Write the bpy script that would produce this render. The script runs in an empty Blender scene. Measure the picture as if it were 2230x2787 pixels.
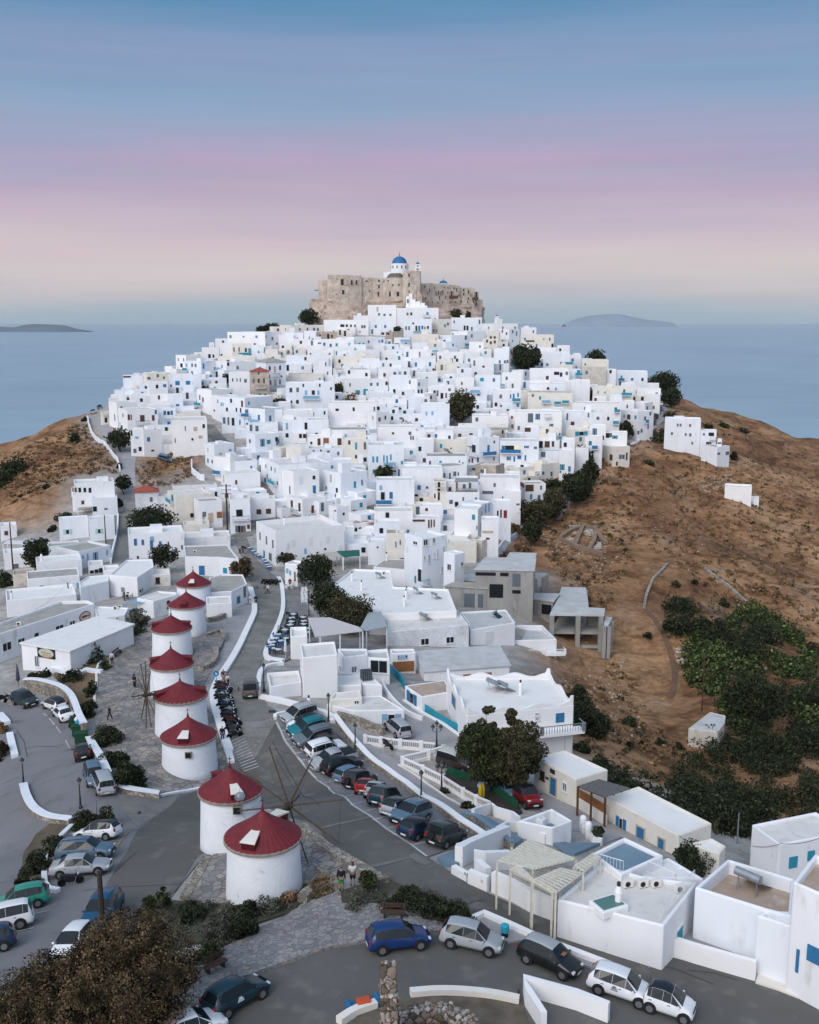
import bpy,bmesh,math,random
import numpy as np
from mathutils import Vector,Matrix
random.seed(7)
R=math.radians
S=bpy.context.scene
COL=S.collection
# ---------------------------------------------------------------- camera
W0,H0,CX,CY,F=2230.0,2787.0,1115.0,1393.5,2795.0
PITCH=R(10.4)
CZ=125.0
cd=bpy.data.cameras.new('camera');cam=bpy.data.objects.new('camera',cd);COL.objects.link(cam)
cam.location=(0,0,CZ);cam.rotation_euler=(R(90)-PITCH,0,0)
cd.sensor_fit='VERTICAL';cd.sensor_height=24;cd.lens=24*F/H0
cd.clip_start=0.5;cd.clip_end=400000
S.camera=cam
# ---------------------------------------------------------------- world
wd=bpy.data.worlds.new('World');S.world=wd;wd.use_nodes=True
nt=wd.node_tree;nt.nodes.clear()
def N(nt,t,**k):
 n=nt.nodes.new(t)
 for a,b in k.items():
  if a.startswith('i_'):n.inputs[int(a[2:])].default_value=b
  else:setattr(n,a,b)
 return n
def L(nt,a,b):nt.links.new(a,b)
def ramp(nt,fac,stops,interp='LINEAR'):
 r=N(nt,'ShaderNodeValToRGB');r.color_ramp.interpolation=interp
 e=r.color_ramp.elements
 while len(e)>1:e.remove(e[0])
 e[0].position=stops[0][0];e[0].color=(*stops[0][1],1)
 for p,c in stops[1:]:
  q=e.new(p);q.color=(*c,1)
 if fac is not None:L(nt,fac,r.inputs[0])
 return r
def lin(r,g,b):
 f=lambda v:(v/255/12.92)if v/255<=.04045 else((v/255+.055)/1.055)**2.4
 return(f(r),f(g),f(b))
geo=N(nt,'ShaderNodeNewGeometry')
tc=N(nt,'ShaderNodeTexCoord')
sep=N(nt,'ShaderNodeSeparateXYZ');L(nt,tc.outputs['Generated'],sep.inputs[0])
mp=N(nt,'ShaderNodeMapping');mp.inputs['Scale'].default_value=(1.6,1.6,13);mp.inputs['Rotation'].default_value=(0,R(-3),0)
L(nt,tc.outputs['Generated'],mp.inputs[0])
nz=N(nt,'ShaderNodeTexNoise');nz.inputs['Scale'].default_value=1.5;nz.inputs['Detail'].default_value=4;nz.inputs['Roughness'].default_value=.45
L(nt,mp.outputs[0],nz.inputs[0])
ms=N(nt,'ShaderNodeMath',operation='MULTIPLY_ADD');L(nt,nz.outputs[0],ms.inputs[0]);ms.inputs[1].default_value=.07;L(nt,sep.outputs[2],ms.inputs[2])
mo=N(nt,'ShaderNodeMath',operation='SUBTRACT');L(nt,ms.outputs[0],mo.inputs[0]);mo.inputs[1].default_value=.035
sk=ramp(nt,mo.outputs[0],[(0,lin(152,177,190)),(.012,lin(168,182,192)),(.028,lin(190,189,193)),(.047,lin(206,199,198)),(.065,lin(208,195,198)),(.085,lin(200,185,197)),(.104,lin(192,178,195)),(.120,lin(184,168,190)),(.150,lin(162,164,192)),(.178,lin(142,165,194)),(.21,lin(131,159,192)),(.24,lin(121,152,187)),(.285,lin(86,138,178)),(.5,lin(90,135,178)),(1,lin(150,175,205))])
mp2=N(nt,'ShaderNodeMapping');mp2.inputs['Scale'].default_value=(1.2,1.2,26);mp2.inputs['Location'].default_value=(3.1,1.7,.4);mp2.inputs['Rotation'].default_value=(0,R(2),0)
L(nt,tc.outputs['Generated'],mp2.inputs[0])
nz2=N(nt,'ShaderNodeTexNoise');nz2.inputs['Scale'].default_value=1.3;nz2.inputs['Detail'].default_value=3;nz2.inputs['Roughness'].default_value=.4
L(nt,mp2.outputs[0],nz2.inputs[0])
wr=ramp(nt,nz2.outputs[0],[(.46,(0,0,0)),(.68,(.28,.28,.28))])
band=ramp(nt,sep.outputs[2],[(.02,(0,0,0)),(.07,(1,1,1)),(.15,(1,1,1)),(.24,(.25,.25,.25)),(.5,(0,0,0))])
mm=N(nt,'ShaderNodeMath',operation='MULTIPLY');L(nt,wr.outputs[0],mm.inputs[0]);L(nt,band.outputs[0],mm.inputs[1])
mx=N(nt,'ShaderNodeMixRGB');L(nt,mm.outputs[0],mx.inputs[0]);L(nt,sk.outputs[0],mx.inputs[1]);mx.inputs[2].default_value=(*lin(206,158,190),1)
dot=N(nt,'ShaderNodeVectorMath',operation='DOT_PRODUCT');L(nt,tc.outputs['Generated'],dot.inputs[0]);dot.inputs[1].default_value=(-.42,-.82,.38)
gl=ramp(nt,dot.outputs['Value'],[(0,(0,0,0)),(.35,(.25,.25,.25)),(1,(1,1,1))],'EASE')
glc=N(nt,'ShaderNodeMixRGB',blend_type='ADD');glc.inputs[0].default_value=1
gm=N(nt,'ShaderNodeMixRGB',blend_type='MULTIPLY');gm.inputs[0].default_value=1;L(nt,gl.outputs[0],gm.inputs[1]);gm.inputs[2].default_value=(1.08,1.04,1.02,1)
mp3=N(nt,'ShaderNodeMapping');mp3.inputs['Scale'].default_value=(3,3,60);mp3.inputs['Rotation'].default_value=(0,R(4),0);L(nt,tc.outputs['Generated'],mp3.inputs[0])
nz3=N(nt,'ShaderNodeTexNoise');nz3.inputs['Scale'].default_value=1.5;nz3.inputs['Detail'].default_value=6;nz3.inputs['Roughness'].default_value=.6;L(nt,mp3.outputs[0],nz3.inputs[0])
sr=ramp(nt,nz3.outputs[0],[(.3,(.965,.965,.97)),(.7,(1.035,1.03,1.03))]);mst=N(nt,'ShaderNodeMixRGB',blend_type='MULTIPLY');mst.inputs[0].default_value=1;L(nt,mx.outputs[0],mst.inputs[1]);L(nt,sr.outputs[0],mst.inputs[2])
L(nt,mst.outputs[0],glc.inputs[1]);L(nt,gm.outputs[0],glc.inputs[2])
bg=N(nt,'ShaderNodeBackground');L(nt,glc.outputs[0],bg.inputs[0]);bg.inputs[1].default_value=1.04
wo=N(nt,'ShaderNodeOutputWorld');L(nt,bg.outputs[0],wo.inputs[0])
ld=bpy.data.lights.new('sun','SUN');ld.energy=1.35;ld.angle=R(30);ld.color=(1,.95,.90)
sun=bpy.data.objects.new('sun',ld);COL.objects.link(sun);sun.rotation_euler=(R(52),0,R(-32))
S.view_settings.view_transform='Standard';S.view_settings.look='None';S.view_settings.exposure=0;S.view_settings.gamma=1
# ---------------------------------------------------------------- pixel <-> world
SP,CP=math.sin(PITCH),math.cos(PITCH)
def ray(px,py):
 u,v=(px-CX)/F,(CY-py)/F
 return(u,CP+v*SP,-SP+v*CP)
def atY(px,py,Y):
 d=ray(px,py);t=Y/d[1]
 return Vector((t*d[0],Y,CZ+t*d[2]))
def proj(x,y,z):
 z=z-CZ;dep=y*CP-z*SP;up=y*SP+z*CP
 return CX+F*x/dep,CY-F*up/dep,dep
 # ---------------------------------------------------------------- terrain heights from measured ground points (photo x, photo y, distance)
CTRL='''1115 2787 48|1115 2600 54|1115 2450 60.5|700 2700 51|400 2780 49|1400 2760 49.5|1800 2780 50|2200 2740 52.5|1700 2560 58|1400 2440 63|2000 2640 55.5
700 2460 63|620 2200 93|10 2330 80|170 2300 75.5|130 2420 67.5|190 2100 91.5|95 2130 90.5|0 2130 98|950 2250 74|1163 2335 68|900 2150 81|760 1970 103|700 1900 111|690 1700 153|700 1625 176|640 1460 228|565 1157 308|527 1109 326
480 2140 91|300 1950 111|330 1800 133|430 1700 150|520 1600 178|560 1750 143|450 2250 82|330 2300 76|100 2480 65|0 2600 57|0 2380 70|0 2200 93|10 2330 80|170 2300 75.5|130 2420 67.5|190 2100 91.5|95 2130 90.5|0 2130 98|60 2000 107|240 2050 99|150 1925 115|30 1900 120
0 1780 142|150 1720 152|0 1600 184|250 1640 172|310 1535 200|330 1400 238|345 1250 275|250 1150 318|180 1350 245|0 1450 238|0 1276 292|100 1215 300|230 1160 316
420 1350 250|450 1250 275|560 1300 262|1000 1300 262|800 1440 228|900 1560 196|1100 1450 225|850 1150 310|1100 1150 312|1250 1250 278|1115 1050 350|1115 950 400|1300 1050 352|700 1040 350|500 1065 345|330 1110 335
1000 1650 172|1050 1750 148|950 1850 122|1150 1900 116|1050 2000 106|1200 2050 99|1300 1850 128|1250 1650 172|1400 1500 212|1400 1400 240|1500 1280 272|1650 1230 292|1500 1100 340|1650 1080 360
1830 1150 345|1830 1100 392|2000 1152 396|2230 1218 392|1700 1045 408|1500 972 425|1300 905 440|1700 1200 310|1970 1370 268|2230 1400 280|2000 1550 218|1700 1400 254|1600 1600 188|1560 1460 232|1650 1820 158
1500 1750 160|1500 1950 118|1400 1850 125|1400 2120 95|1500 2170 89|1700 2290 80|1600 2220 86|1300 2260 79|1450 2350 71|1900 2400 71|2230 2520 62|1250 2200 93|10 2330 80|170 2300 75.5|130 2420 67.5|190 2100 91.5|95 2130 90.5|0 2130 98|1150 2200 79|2100 1800 166|1900 2000 131|2200 2100 116|1750 2000 123|1620 2020 112|2150 2400 78|1950 2280 86
870 885 452|1115 885 455|1320 885 455|620 935 432|450 1035 385|1985 1270 300|2100 1250 345|2230 1550 240|2230 1800 175'''
pts=[]
for a in CTRL.replace('\n','|').split('|'):
 q=[float(v)for v in a.split()];pts.append(atY(*q))
C_=[(p.x,p.y,p.z)for p in pts]
C_+=[(x,y,z)for x,y,z in[(-125,425,88),(-150,385,78),(-165,350,80),(-140,318,80),(-70,470,112),(-260,350,60),(-330,250,20),(-300,150,30),(-220,90,50),(-180,430,70),(-260,480,5),(-120,520,60),(0,500,118),(0,560,50),(0,650,-5),(120,530,60),(230,480,50),(300,460,25),(240,440,70),(360,500,-10),(200,560,0),(-200,600,-10),(400,420,20),(420,300,20),(300,180,40),(250,90,55),(160,60,75),(-150,40,70),(0,10,88),(120,0,86),(-100,0,82),(-420,300,-10),(-400,100,0),(450,100,20),(500,300,-10)]]
C_=np.array(C_)
def phi(r):return np.sqrt(r*r+64.0)
n_=len(C_)
A_=np.zeros((n_+3,n_+3));D_=np.hypot(C_[:,None,0]-C_[None,:,0],C_[:,None,1]-C_[None,:,1])
A_[:n_,:n_]=phi(D_)-np.eye(n_)*1.2
A_[:n_,n_]=1;A_[:n_,n_+1]=C_[:,0];A_[:n_,n_+2]=C_[:,1];A_[n_:,:n_]=A_[:n_,n_:].T
W_=np.linalg.solve(A_,np.concatenate([C_[:,2],[0,0,0]]))
GX0,GX1,GY0,GY1,GS=-420.0,480.0,4.0,664.0,3.0
gx=np.arange(GX0,GX1+.1,GS);gy=np.arange(GY0,GY1+.1,GS)
MX,MY=np.meshgrid(gx,gy)
TZ=W_[n_]+W_[n_+1]*MX+W_[n_+2]*MY
for i in range(n_):TZ+=W_[i]*phi(np.hypot(MX-C_[i,0],MY-C_[i,1]))
for _ in range(1):
 P_=np.pad(TZ,1,mode='edge');TZ=(P_[:-2,1:-1]+P_[2:,1:-1]+P_[1:-1,:-2]+P_[1:-1,2:]+4*TZ)/8
def vnoise(X,Y,s,seed):
 rs=np.random.RandomState(seed);G=rs.rand(256,256);x=X/s+57;y=Y/s+31
 i=np.floor(x).astype(int);j=np.floor(y).astype(int);fx=x-i;fy=y-j;fx=fx*fx*(3-2*fx);fy=fy*fy*(3-2*fy)
 g=lambda a,b:G[a%256,b%256]
 return(g(i,j)*(1-fx)+g(i+1,j)*fx)*(1-fy)+(g(i,j+1)*(1-fx)+g(i+1,j+1)*fx)*fy-.5
def in_poly(PX,PY,poly):
 PX=np.asarray(PX,float);PY=np.asarray(PY,float);r=np.zeros(PX.shape,bool);n=len(poly)
 for k in range(n):
  x1,y1=poly[k];x2,y2=poly[(k+1)%n]
  if y1==y2:continue
  c=((y1>PY)!=(y2>PY))&(PX<(x2-x1)*(PY-y1)/(y2-y1)+x1);r^=c
 return r
PXg,PYg,_d=proj(MX,MY,TZ)
HILLS=[[(1330,1420),(1560,1230),(1760,1190),(1830,1060),(2900,1200),(2900,2330),(2010,2200),(1560,2060),(1450,1900),(1500,1560),(1380,1540)],[(-600,1000),(232,1130),(245,1180),(330,1270),(300,1300),(200,1300),(160,1440),(-10,1440),(-600,1500)],[(372,1240),(560,1190),(560,1260),(500,1300),(400,1345),(372,1330)]]
hm=np.zeros(MX.shape)
for hpoly in HILLS:hm=np.maximum(hm,in_poly(PXg,PYg,hpoly).astype(float))
hm[(MY>470)|(np.abs(MX)>.46*MY+12)]=1
HRAW=hm.copy()
for _ in range(3):
 P_=np.pad(hm,1,mode='edge');hm=(P_[:-2,1:-1]+P_[2:,1:-1]+P_[1:-1,:-2]+P_[1:-1,2:]+2*hm)/6
TZ=TZ+hm*(vnoise(MX,MY,28,1)*4.5+vnoise(MX,MY,11,2)*2.2+vnoise(MX,MY,5,3)*1.3)
def T(x,y):
 fx=np.clip((np.asarray(x,float)-GX0)/GS,0,len(gx)-1.001);fy=np.clip((np.asarray(y,float)-GY0)/GS,0,len(gy)-1.001)
 i=fx.astype(int);j=fy.astype(int);a=fx-i;b=fy-j
 return TZ[j,i]*(1-a)*(1-b)+TZ[j,i+1]*a*(1-b)+TZ[j+1,i]*(1-a)*b+TZ[j+1,i+1]*a*b
def Tf(x,y):return float(T(x,y))
YS=np.arange(30,640,.6)
def hit(px,py,h=0.0,ymin=30.):
 d=ray(px,py);t=YS[YS>=ymin]/d[1]
 z=CZ+t*d[2];g=T(t*d[0],t*d[1])+h
 b=np.nonzero(z<=g)[0]
 if len(b)==0:k=int(np.argmin(z-g));return Vector((t[k]*d[0],t[k]*d[1],z[k]if h else g[k]))
 k=b[0]
 if k==0:tt=t[0]
 else:
  a0=z[k-1]-g[k-1];a1=z[k]-g[k];tt=t[k-1]+(t[k]-t[k-1])*a0/(a0-a1+1e-9)
 return Vector((tt*d[0],tt*d[1],CZ+tt*d[2]))
 # ---------------------------------------------------------------- materials
MATS={}
def mat(name,c,c2=None,rough=.8,scale=1.5,detail=5,lo=.35,hi=.65,bump=0.,bscale=None,metal=0.,spec=.3,c3=None,s3=12.,l3=.6,h3=.75,stretch=None,emit=None,coords='Object'):
 if name in MATS:return MATS[name]
 m=bpy.data.materials.new(name);m.use_nodes=True;t=m.node_tree;b=t.nodes['Principled BSDF']
 b.inputs['Roughness'].default_value=rough;b.inputs['Metallic'].default_value=metal
 b.inputs['Specular IOR Level'].default_value=spec
 tc=N(t,'ShaderNodeTexCoord');src=tc.outputs[coords]
 if stretch:
  mp=N(t,'ShaderNodeMapping');mp.inputs['Scale'].default_value=stretch;L(t,src,mp.inputs[0]);src=mp.outputs[0]
 out=None
 if c2:
  nz=N(t,'ShaderNodeTexNoise');nz.inputs['Scale'].default_value=scale;nz.inputs['Detail'].default_value=detail;nz.inputs['Roughness'].default_value=.6
  L(t,src,nz.inputs[0]);r=ramp(t,nz.outputs[0],[(lo,c),(hi,c2)]);out=r.outputs[0]
  if c3:
   n3=N(t,'ShaderNodeTexNoise');n3.inputs['Scale'].default_value=s3;n3.inputs['Detail'].default_value=4;L(t,src,n3.inputs[0])
   r3=ramp(t,n3.outputs[0],[(l3,(0,0,0)),(h3,(1,1,1))]);x=N(t,'ShaderNodeMixRGB');L(t,r3.outputs[0],x.inputs[0]);L(t,out,x.inputs[1]);x.inputs[2].default_value=(*c3,1);out=x.outputs[0]
  L(t,out,b.inputs['Base Color'])
 else:b.inputs['Base Color'].default_value=(*c,1)
 if emit:b.inputs['Emission Color'].default_value=(*emit[0],1);b.inputs['Emission Strength'].default_value=emit[1]
 if bump:
  nb=N(t,'ShaderNodeTexNoise');nb.inputs['Scale'].default_value=bscale or scale*4;nb.inputs['Detail'].default_value=4;L(t,src,nb.inputs[0])
  bp=N(t,'ShaderNodeBump');bp.inputs['Strength'].default_value=1;bp.inputs['Distance'].default_value=bump;L(t,nb.outputs[0],bp.inputs['Height']);L(t,bp.outputs[0],b.inputs['Normal'])
 MATS[name]=m;return m
def stone(name,c,c2,gap,scale=1.2,bump=.05,rough=.9,mixc=None):
 m=bpy.data.materials.new(name);m.use_nodes=True;t=m.node_tree;b=t.nodes['Principled BSDF'];b.inputs['Roughness'].default_value=rough;b.inputs['Specular IOR Level'].default_value=.2
 tc=N(t,'ShaderNodeTexCoord');n0=N(t,'ShaderNodeTexNoise');n0.inputs['Scale'].default_value=scale*1.5;L(t,tc.outputs['Object'],n0.inputs[0])
 ad=N(t,'ShaderNodeMixRGB',blend_type='ADD');ad.inputs[0].default_value=.35;L(t,tc.outputs['Object'],ad.inputs[1]);L(t,n0.outputs['Color'],ad.inputs[2])
 v=N(t,'ShaderNodeTexVoronoi');v.inputs['Scale'].default_value=scale;L(t,ad.outputs[0],v.inputs[0])
 e=N(t,'ShaderNodeTexVoronoi',feature='DISTANCE_TO_EDGE');e.inputs['Scale'].default_value=scale;L(t,ad.outputs[0],e.inputs[0])
 sp=N(t,'ShaderNodeSeparateColor');L(t,v.outputs['Color'],sp.inputs[0]);r=ramp(t,sp.outputs[0],[(0,c),(.6,c2),(1,mixc or c2)])
 er=ramp(t,e.outputs['Distance'],[(.02,(1,1,1)),(.09,(0,0,0))]);x=N(t,'ShaderNodeMixRGB');L(t,er.outputs[0],x.inputs[0]);L(t,r.outputs[0],x.inputs[1]);x.inputs[2].default_value=(*gap,1)
 n2=N(t,'ShaderNodeTexNoise');n2.inputs['Scale'].default_value=.35;n2.inputs['Detail'].default_value=6;L(t,tc.outputs['Object'],n2.inputs[0])
 r2=ramp(t,n2.outputs[0],[(.3,(.72,.72,.72)),(.7,(1.15,1.15,1.15))]);y=N(t,'ShaderNodeMixRGB',blend_type='MULTIPLY');y.inputs[0].default_value=1;L(t,x.outputs[0],y.inputs[1]);L(t,r2.outputs[0],y.inputs[2])
 L(t,y.outputs[0],b.inputs['Base Color'])
 if bump:bp=N(t,'ShaderNodeBump');bp.inputs['Distance'].default_value=bump;L(t,e.outputs['Distance'],bp.inputs['Height']);L(t,bp.outputs[0],b.inputs['Normal'])
 MATS[name]=m;return m
WHITES=[mat('plaster_white',(.80,.80,.82),(.72,.72,.74),.85,.45,6,.3,.75,bump=.012,bscale=6,c3=(.56,.54,.50),s3=1.1,l3=.6,h3=.8,stretch=(1,1,.35)),mat('plaster_cool',(.77,.79,.83),(.70,.72,.76),.85,.5,6,.3,.75,bump=.012,bscale=6,c3=(.54,.55,.57),s3=1.0,l3=.6,h3=.8,stretch=(1,1,.35)),mat('plaster_bright',(.83,.82,.82),(.76,.75,.75),.85,.4,6,.3,.75,bump=.012,bscale=6),mat('plaster_cream',(.76,.72,.66),(.66,.62,.55),.9,.6,6,.3,.75,bump=.015,bscale=6,c3=(.5,.46,.4),s3=.9,l3=.62,h3=.8),mat('plaster_old',(.62,.58,.52),(.48,.43,.37),.9,.8,7,.3,.7,bump=.02,bscale=5,c3=(.34,.31,.27),s3=1.3,l3=.58,h3=.75)]
M_BRICKWHITE=stone('whitewashed_stone',(.76,.76,.78),(.70,.71,.74),(.60,.61,.64),2.2,.02)
ROOFS=[mat('roof_pale',(.72,.69,.66),(.58,.55,.51),.9,.5,7,.3,.7,c3=(.42,.38,.33),s3=1.1,l3=.6,h3=.8,stretch=(1,1,.35)),mat('roof_white',(.78,.76,.74),(.70,.68,.66),.9,.5,6,.3,.7,c3=(.55,.52,.48),s3=.9,l3=.64,h3=.8),mat('roof_grey',(.42,.40,.37),(.28,.26,.23),.9,.5,7,.3,.7,c3=(.55,.53,.5),s3=1.,l3=.6,h3=.8),mat('roof_tan',(.46,.36,.29),(.34,.25,.19),.9,.5,7,.3,.7,c3=(.5,.46,.42),s3=.7,l3=.58,h3=.7)]
M_ROOFBLUE=mat('roof_blue_paint',(.17,.25,.31),(.14,.21,.27),.7,.6)
M_REDTILE=mat('red_tile_roof',(.36,.09,.06),(.26,.06,.045),.8,2,bump=.03,bscale=9)
M_MILLD=mat('mill_dormer_red',(.085,.006,.010),(.06,.005,.008),.6,2)
M_MILL=mat('mill_roof_red',(.19,.017,.024),(.105,.012,.016),.6,2.5,6,.3,.7,spec=.35,c3=(.14,.035,.035),s3=5,l3=.6,h3=.8)
M_THATCH=mat('mill_eave',(.30,.26,.22),(.20,.17,.14),.95,3)
M_CON=mat('bare_concrete',(.36,.35,.33),(.25,.24,.225),.9,.5,8,.3,.7,c3=(.17,.16,.15),s3=1.2,l3=.6,h3=.8,stretch=(1,1,.35))
M_CONT=mat('pale_concrete',(.52,.52,.52),(.42,.42,.41),.9,.5,7)
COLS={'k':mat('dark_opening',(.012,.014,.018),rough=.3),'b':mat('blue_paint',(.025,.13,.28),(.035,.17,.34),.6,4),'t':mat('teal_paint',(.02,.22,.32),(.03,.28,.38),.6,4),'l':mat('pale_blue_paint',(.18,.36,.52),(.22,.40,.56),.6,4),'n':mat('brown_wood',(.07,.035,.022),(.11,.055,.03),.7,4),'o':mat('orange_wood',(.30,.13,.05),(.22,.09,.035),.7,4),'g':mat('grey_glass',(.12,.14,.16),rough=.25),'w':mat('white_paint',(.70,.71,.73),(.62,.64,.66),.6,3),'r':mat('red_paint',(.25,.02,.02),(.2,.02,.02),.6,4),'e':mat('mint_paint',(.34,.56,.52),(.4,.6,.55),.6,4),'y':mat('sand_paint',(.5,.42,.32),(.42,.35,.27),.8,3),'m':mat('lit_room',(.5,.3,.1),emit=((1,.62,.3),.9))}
M_DARKMETAL=mat('dark_metal',(.02,.022,.026),rough=.5,spec=.5)
M_METAL=mat('grey_metal',(.38,.40,.43),(.3,.32,.34),.35,3,metal=.6)
M_WOODPOLE=mat('pole_wood',(.035,.026,.022),(.06,.045,.036),.9,5)
M_ASPH=mat('asphalt',(.135,.128,.12),(.092,.088,.084),.9,.12,9,.32,.68,bump=.01,bscale=20,c3=(.17,.16,.145),s3=.6,l3=.56,h3=.75)
M_ASPH2=mat('asphalt_pale',(.21,.205,.215),(.16,.157,.165),.9,.14,9,.32,.68,bump=.01,bscale=20,c3=(.12,.117,.12),s3=.5,l3=.58,h3=.75)
M_PAVE=mat('pale_paving',(.34,.33,.34),(.28,.27,.275),.9,.5,6,c3=(.24,.23,.23),s3=3,l3=.6,h3=.8)
M_COB=stone('cobbles',(.20,.195,.20),(.29,.28,.285),(.15,.145,.145),2.6,.02,mixc=(.33,.29,.25))
M_COBD=stone('street_cobbles',(.21,.20,.19),(.28,.265,.245),(.145,.14,.13),4.2,.01,mixc=(.22,.2,.185))
M_FLAG=stone('flagstones',(.20,.185,.18),(.30,.28,.27),(.15,.14,.13),1.3,.02,mixc=(.36,.3,.25))
M_RUB=stone('rubble_wall',(.22,.19,.16),(.36,.32,.27),(.15,.13,.11),2.3,.06,mixc=(.45,.40,.34))
M_RUBB=stone('rough_rubble',(.07,.058,.046),(.24,.19,.15),(.04,.033,.026),2.6,.12,mixc=(.42,.33,.27))
M_CASTLE=stone('castle_stone',(.45,.375,.315),(.53,.445,.375),(.39,.32,.27),1.6,.04,mixc=(.57,.50,.43))
M_ROCK=mat('castle_rock',(.50,.39,.33),(.34,.265,.215),.95,.22,9,.35,.62,bump=.5,bscale=.5,c3=(.55,.44,.37),s3=.5,l3=.52,h3=.7)
M_LINE=mat('road_paint',(.50,.50,.50),(.28,.28,.28),.8,1.5,6,.4,.7)
M_LINEO=mat('orange_paint',(.42,.25,.12),(.26,.18,.12),.8,2,6)
M_TRIM=mat('black_trim',(.015,.015,.017),rough=.5)
# ---------------------------------------------------------------- mesh builder
class MB:
 def __init__(s):s.v=[];s.f=[];s.m=[]
 def add(s,vs,fs,mi=0):
  o=len(s.v);s.v+=[tuple(p)for p in vs];s.f+=[tuple(i+o for i in f)for f in fs];s.m+=[mi]*len(fs);return s
 def box(s,c,d,M=None,mi=0):
  x,y,z=c;a,b,h=d[0]/2,d[1]/2,d[2]/2
  vs=[Vector((x+i*a,y+j*b,z+k*h))for k in(-1,1)for j in(-1,1)for i in(-1,1)]
  if M:vs=[M@v for v in vs]
  return s.add(vs,[(0,2,3,1),(4,5,7,6),(0,1,5,4),(2,6,7,3),(0,4,6,2),(1,3,7,5)],mi)
 def prism(s,poly,z0,z1,M=None,mi=0,top=True,bot=True):
  n=len(poly);g=lambda z,i:z[i]if hasattr(z,'__len__')else z
  vs=[Vector((p[0],p[1],g(z0,i)))for i,p in enumerate(poly)]+[Vector((p[0],p[1],g(z1,i)))for i,p in enumerate(poly)]
  if M:vs=[M@v for v in vs]
  fs=[(i,(i+1)%n,(i+1)%n+n,i+n)for i in range(n)]
  if top:fs.append(tuple(range(n,2*n)))
  if bot:fs.append(tuple(range(n-1,-1,-1)))
  return s.add(vs,fs,mi)
 def tube(s,path,r,n=6,mi=0,caps=True):
  path=[Vector(p)for p in path];rs=r if hasattr(r,'__len__')else[r]*len(path);vs=[];fs=[]
  for i,p in enumerate(path):
   d=(path[min(i+1,len(path)-1)]-path[max(i-1,0)]);d=d.normalized()if d.length>1e-6 else Vector((0,0,1))
   a=d.cross(Vector((0,0,1))if abs(d.z)<.9 else Vector((1,0,0))).normalized();b=d.cross(a)
   for k in range(n):
    t=2*math.pi*k/n;vs.append(p+(a*math.cos(t)+b*math.sin(t))*rs[i])
  for i in range(len(path)-1):
   for k in range(n):fs.append((i*n+k,i*n+(k+1)%n,(i+1)*n+(k+1)%n,(i+1)*n+k))
  if caps:fs.append(tuple(range(n-1,-1,-1)));fs.append(tuple((len(path)-1)*n+k for k in range(n)))
  return s.add(vs,fs,mi)
 def lathe(s,prof,c=(0,0,0),n=24,mi=0,M=None):
  vs=[];fs=[]
  for r,z in prof:
   for k in range(n):
    t=2*math.pi*k/n;vs.append(Vector((c[0]+r*math.cos(t),c[1]+r*math.sin(t),c[2]+z)))
  if M:vs=[M@v for v in vs]
  for i in range(len(prof)-1):
   for k in range(n):fs.append((i*n+k,i*n+(k+1)%n,(i+1)*n+(k+1)%n,(i+1)*n+k))
  fs.append(tuple(range(n-1,-1,-1)));fs.append(tuple((len(prof)-1)*n+k for k in range(n)))
  return s.add(vs,fs,mi)
 def build(s,name,mats,parent=None,smooth=False,bevel=0,world=True,merge=False):
  me=bpy.data.meshes.new(name);me.from_pydata(s.v,[],s.f)
  for m in(mats if isinstance(mats,(list,tuple))else[mats]):me.materials.append(m)
  if any(s.m):me.polygons.foreach_set('material_index',s.m)
  if bevel or merge:
   bm=bmesh.new();bm.from_mesh(me)
   if merge:bmesh.ops.remove_doubles(bm,verts=bm.verts,dist=1e-4)
   if bevel:bmesh.ops.bevel(bm,geom=[e for e in bm.edges if len(e.link_faces)==2 and e.calc_face_angle(0)>.6],offset=bevel,segments=2,affect='EDGES',profile=.5)
   bm.to_mesh(me);bm.free()
  if smooth:me.polygons.foreach_set('use_smooth',[True]*len(me.polygons))
  me.validate();me.update()
  o=bpy.data.objects.new(name,me);COL.objects.link(o)
  if parent is not None:
   o.parent=parent
   if world:o.matrix_parent_inverse=PM(parent).inverted()
  return o
def PM(o):
 M=o.matrix_basis.copy()
 while o.parent is not None:M=o.parent.matrix_basis@o.matrix_parent_inverse@M;o=o.parent
 return M
def tag(o,label=None,cat=None,group=None,kind=None):
 if label:o['label']=label
 if cat:o['category']=cat
 if group:o['group']=group
 if kind:o['kind']=kind
 return o
def thing(name,loc,rz=0,label=None,cat=None,group=None):
 o=bpy.data.objects.new(name,None);COL.objects.link(o);o.location=loc;o.rotation_euler=(0,0,rz);o.empty_display_size=.3
 return tag(o,label,cat,group)
def copy_tree(o,parent=None):
 c=o.copy();COL.objects.link(c)
 if parent is not None:c.parent=parent
 for ch in o.children:copy_tree(ch,c)
 return c
def local(px,py):return None
# ---------------------------------------------------------------- ground, sea
gm=MB();nx,ny=len(gx),len(gy)
me=bpy.data.meshes.new('hillside');vv=np.stack([MX.ravel(),MY.ravel(),TZ.ravel()],1)
idx=np.arange(nx*ny).reshape(ny,nx);fq=np.stack([idx[:-1,:-1].ravel(),idx[:-1,1:].ravel(),idx[1:,1:].ravel(),idx[1:,:-1].ravel()],1)
me.from_pydata(vv.tolist(),[],fq.tolist());me.polygons.foreach_set('use_smooth',[True]*len(me.polygons))
at=me.attributes.new('grass','FLOAT','POINT');at.data.foreach_set('value',hm.ravel())
PXg,PYg,_d=proj(MX,MY,TZ)
def pmask(polys,blur=2):
 q=np.zeros(MX.shape)
 for p in polys:q=np.maximum(q,in_poly(PXg,PYg,p).astype(float))
 for _ in range(blur):
  P_=np.pad(q,1,mode='edge');q=(P_[:-2,1:-1]+P_[2:,1:-1]+P_[1:-1,:-2]+P_[1:-1,2:]+2*q)/6
 return q
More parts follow.
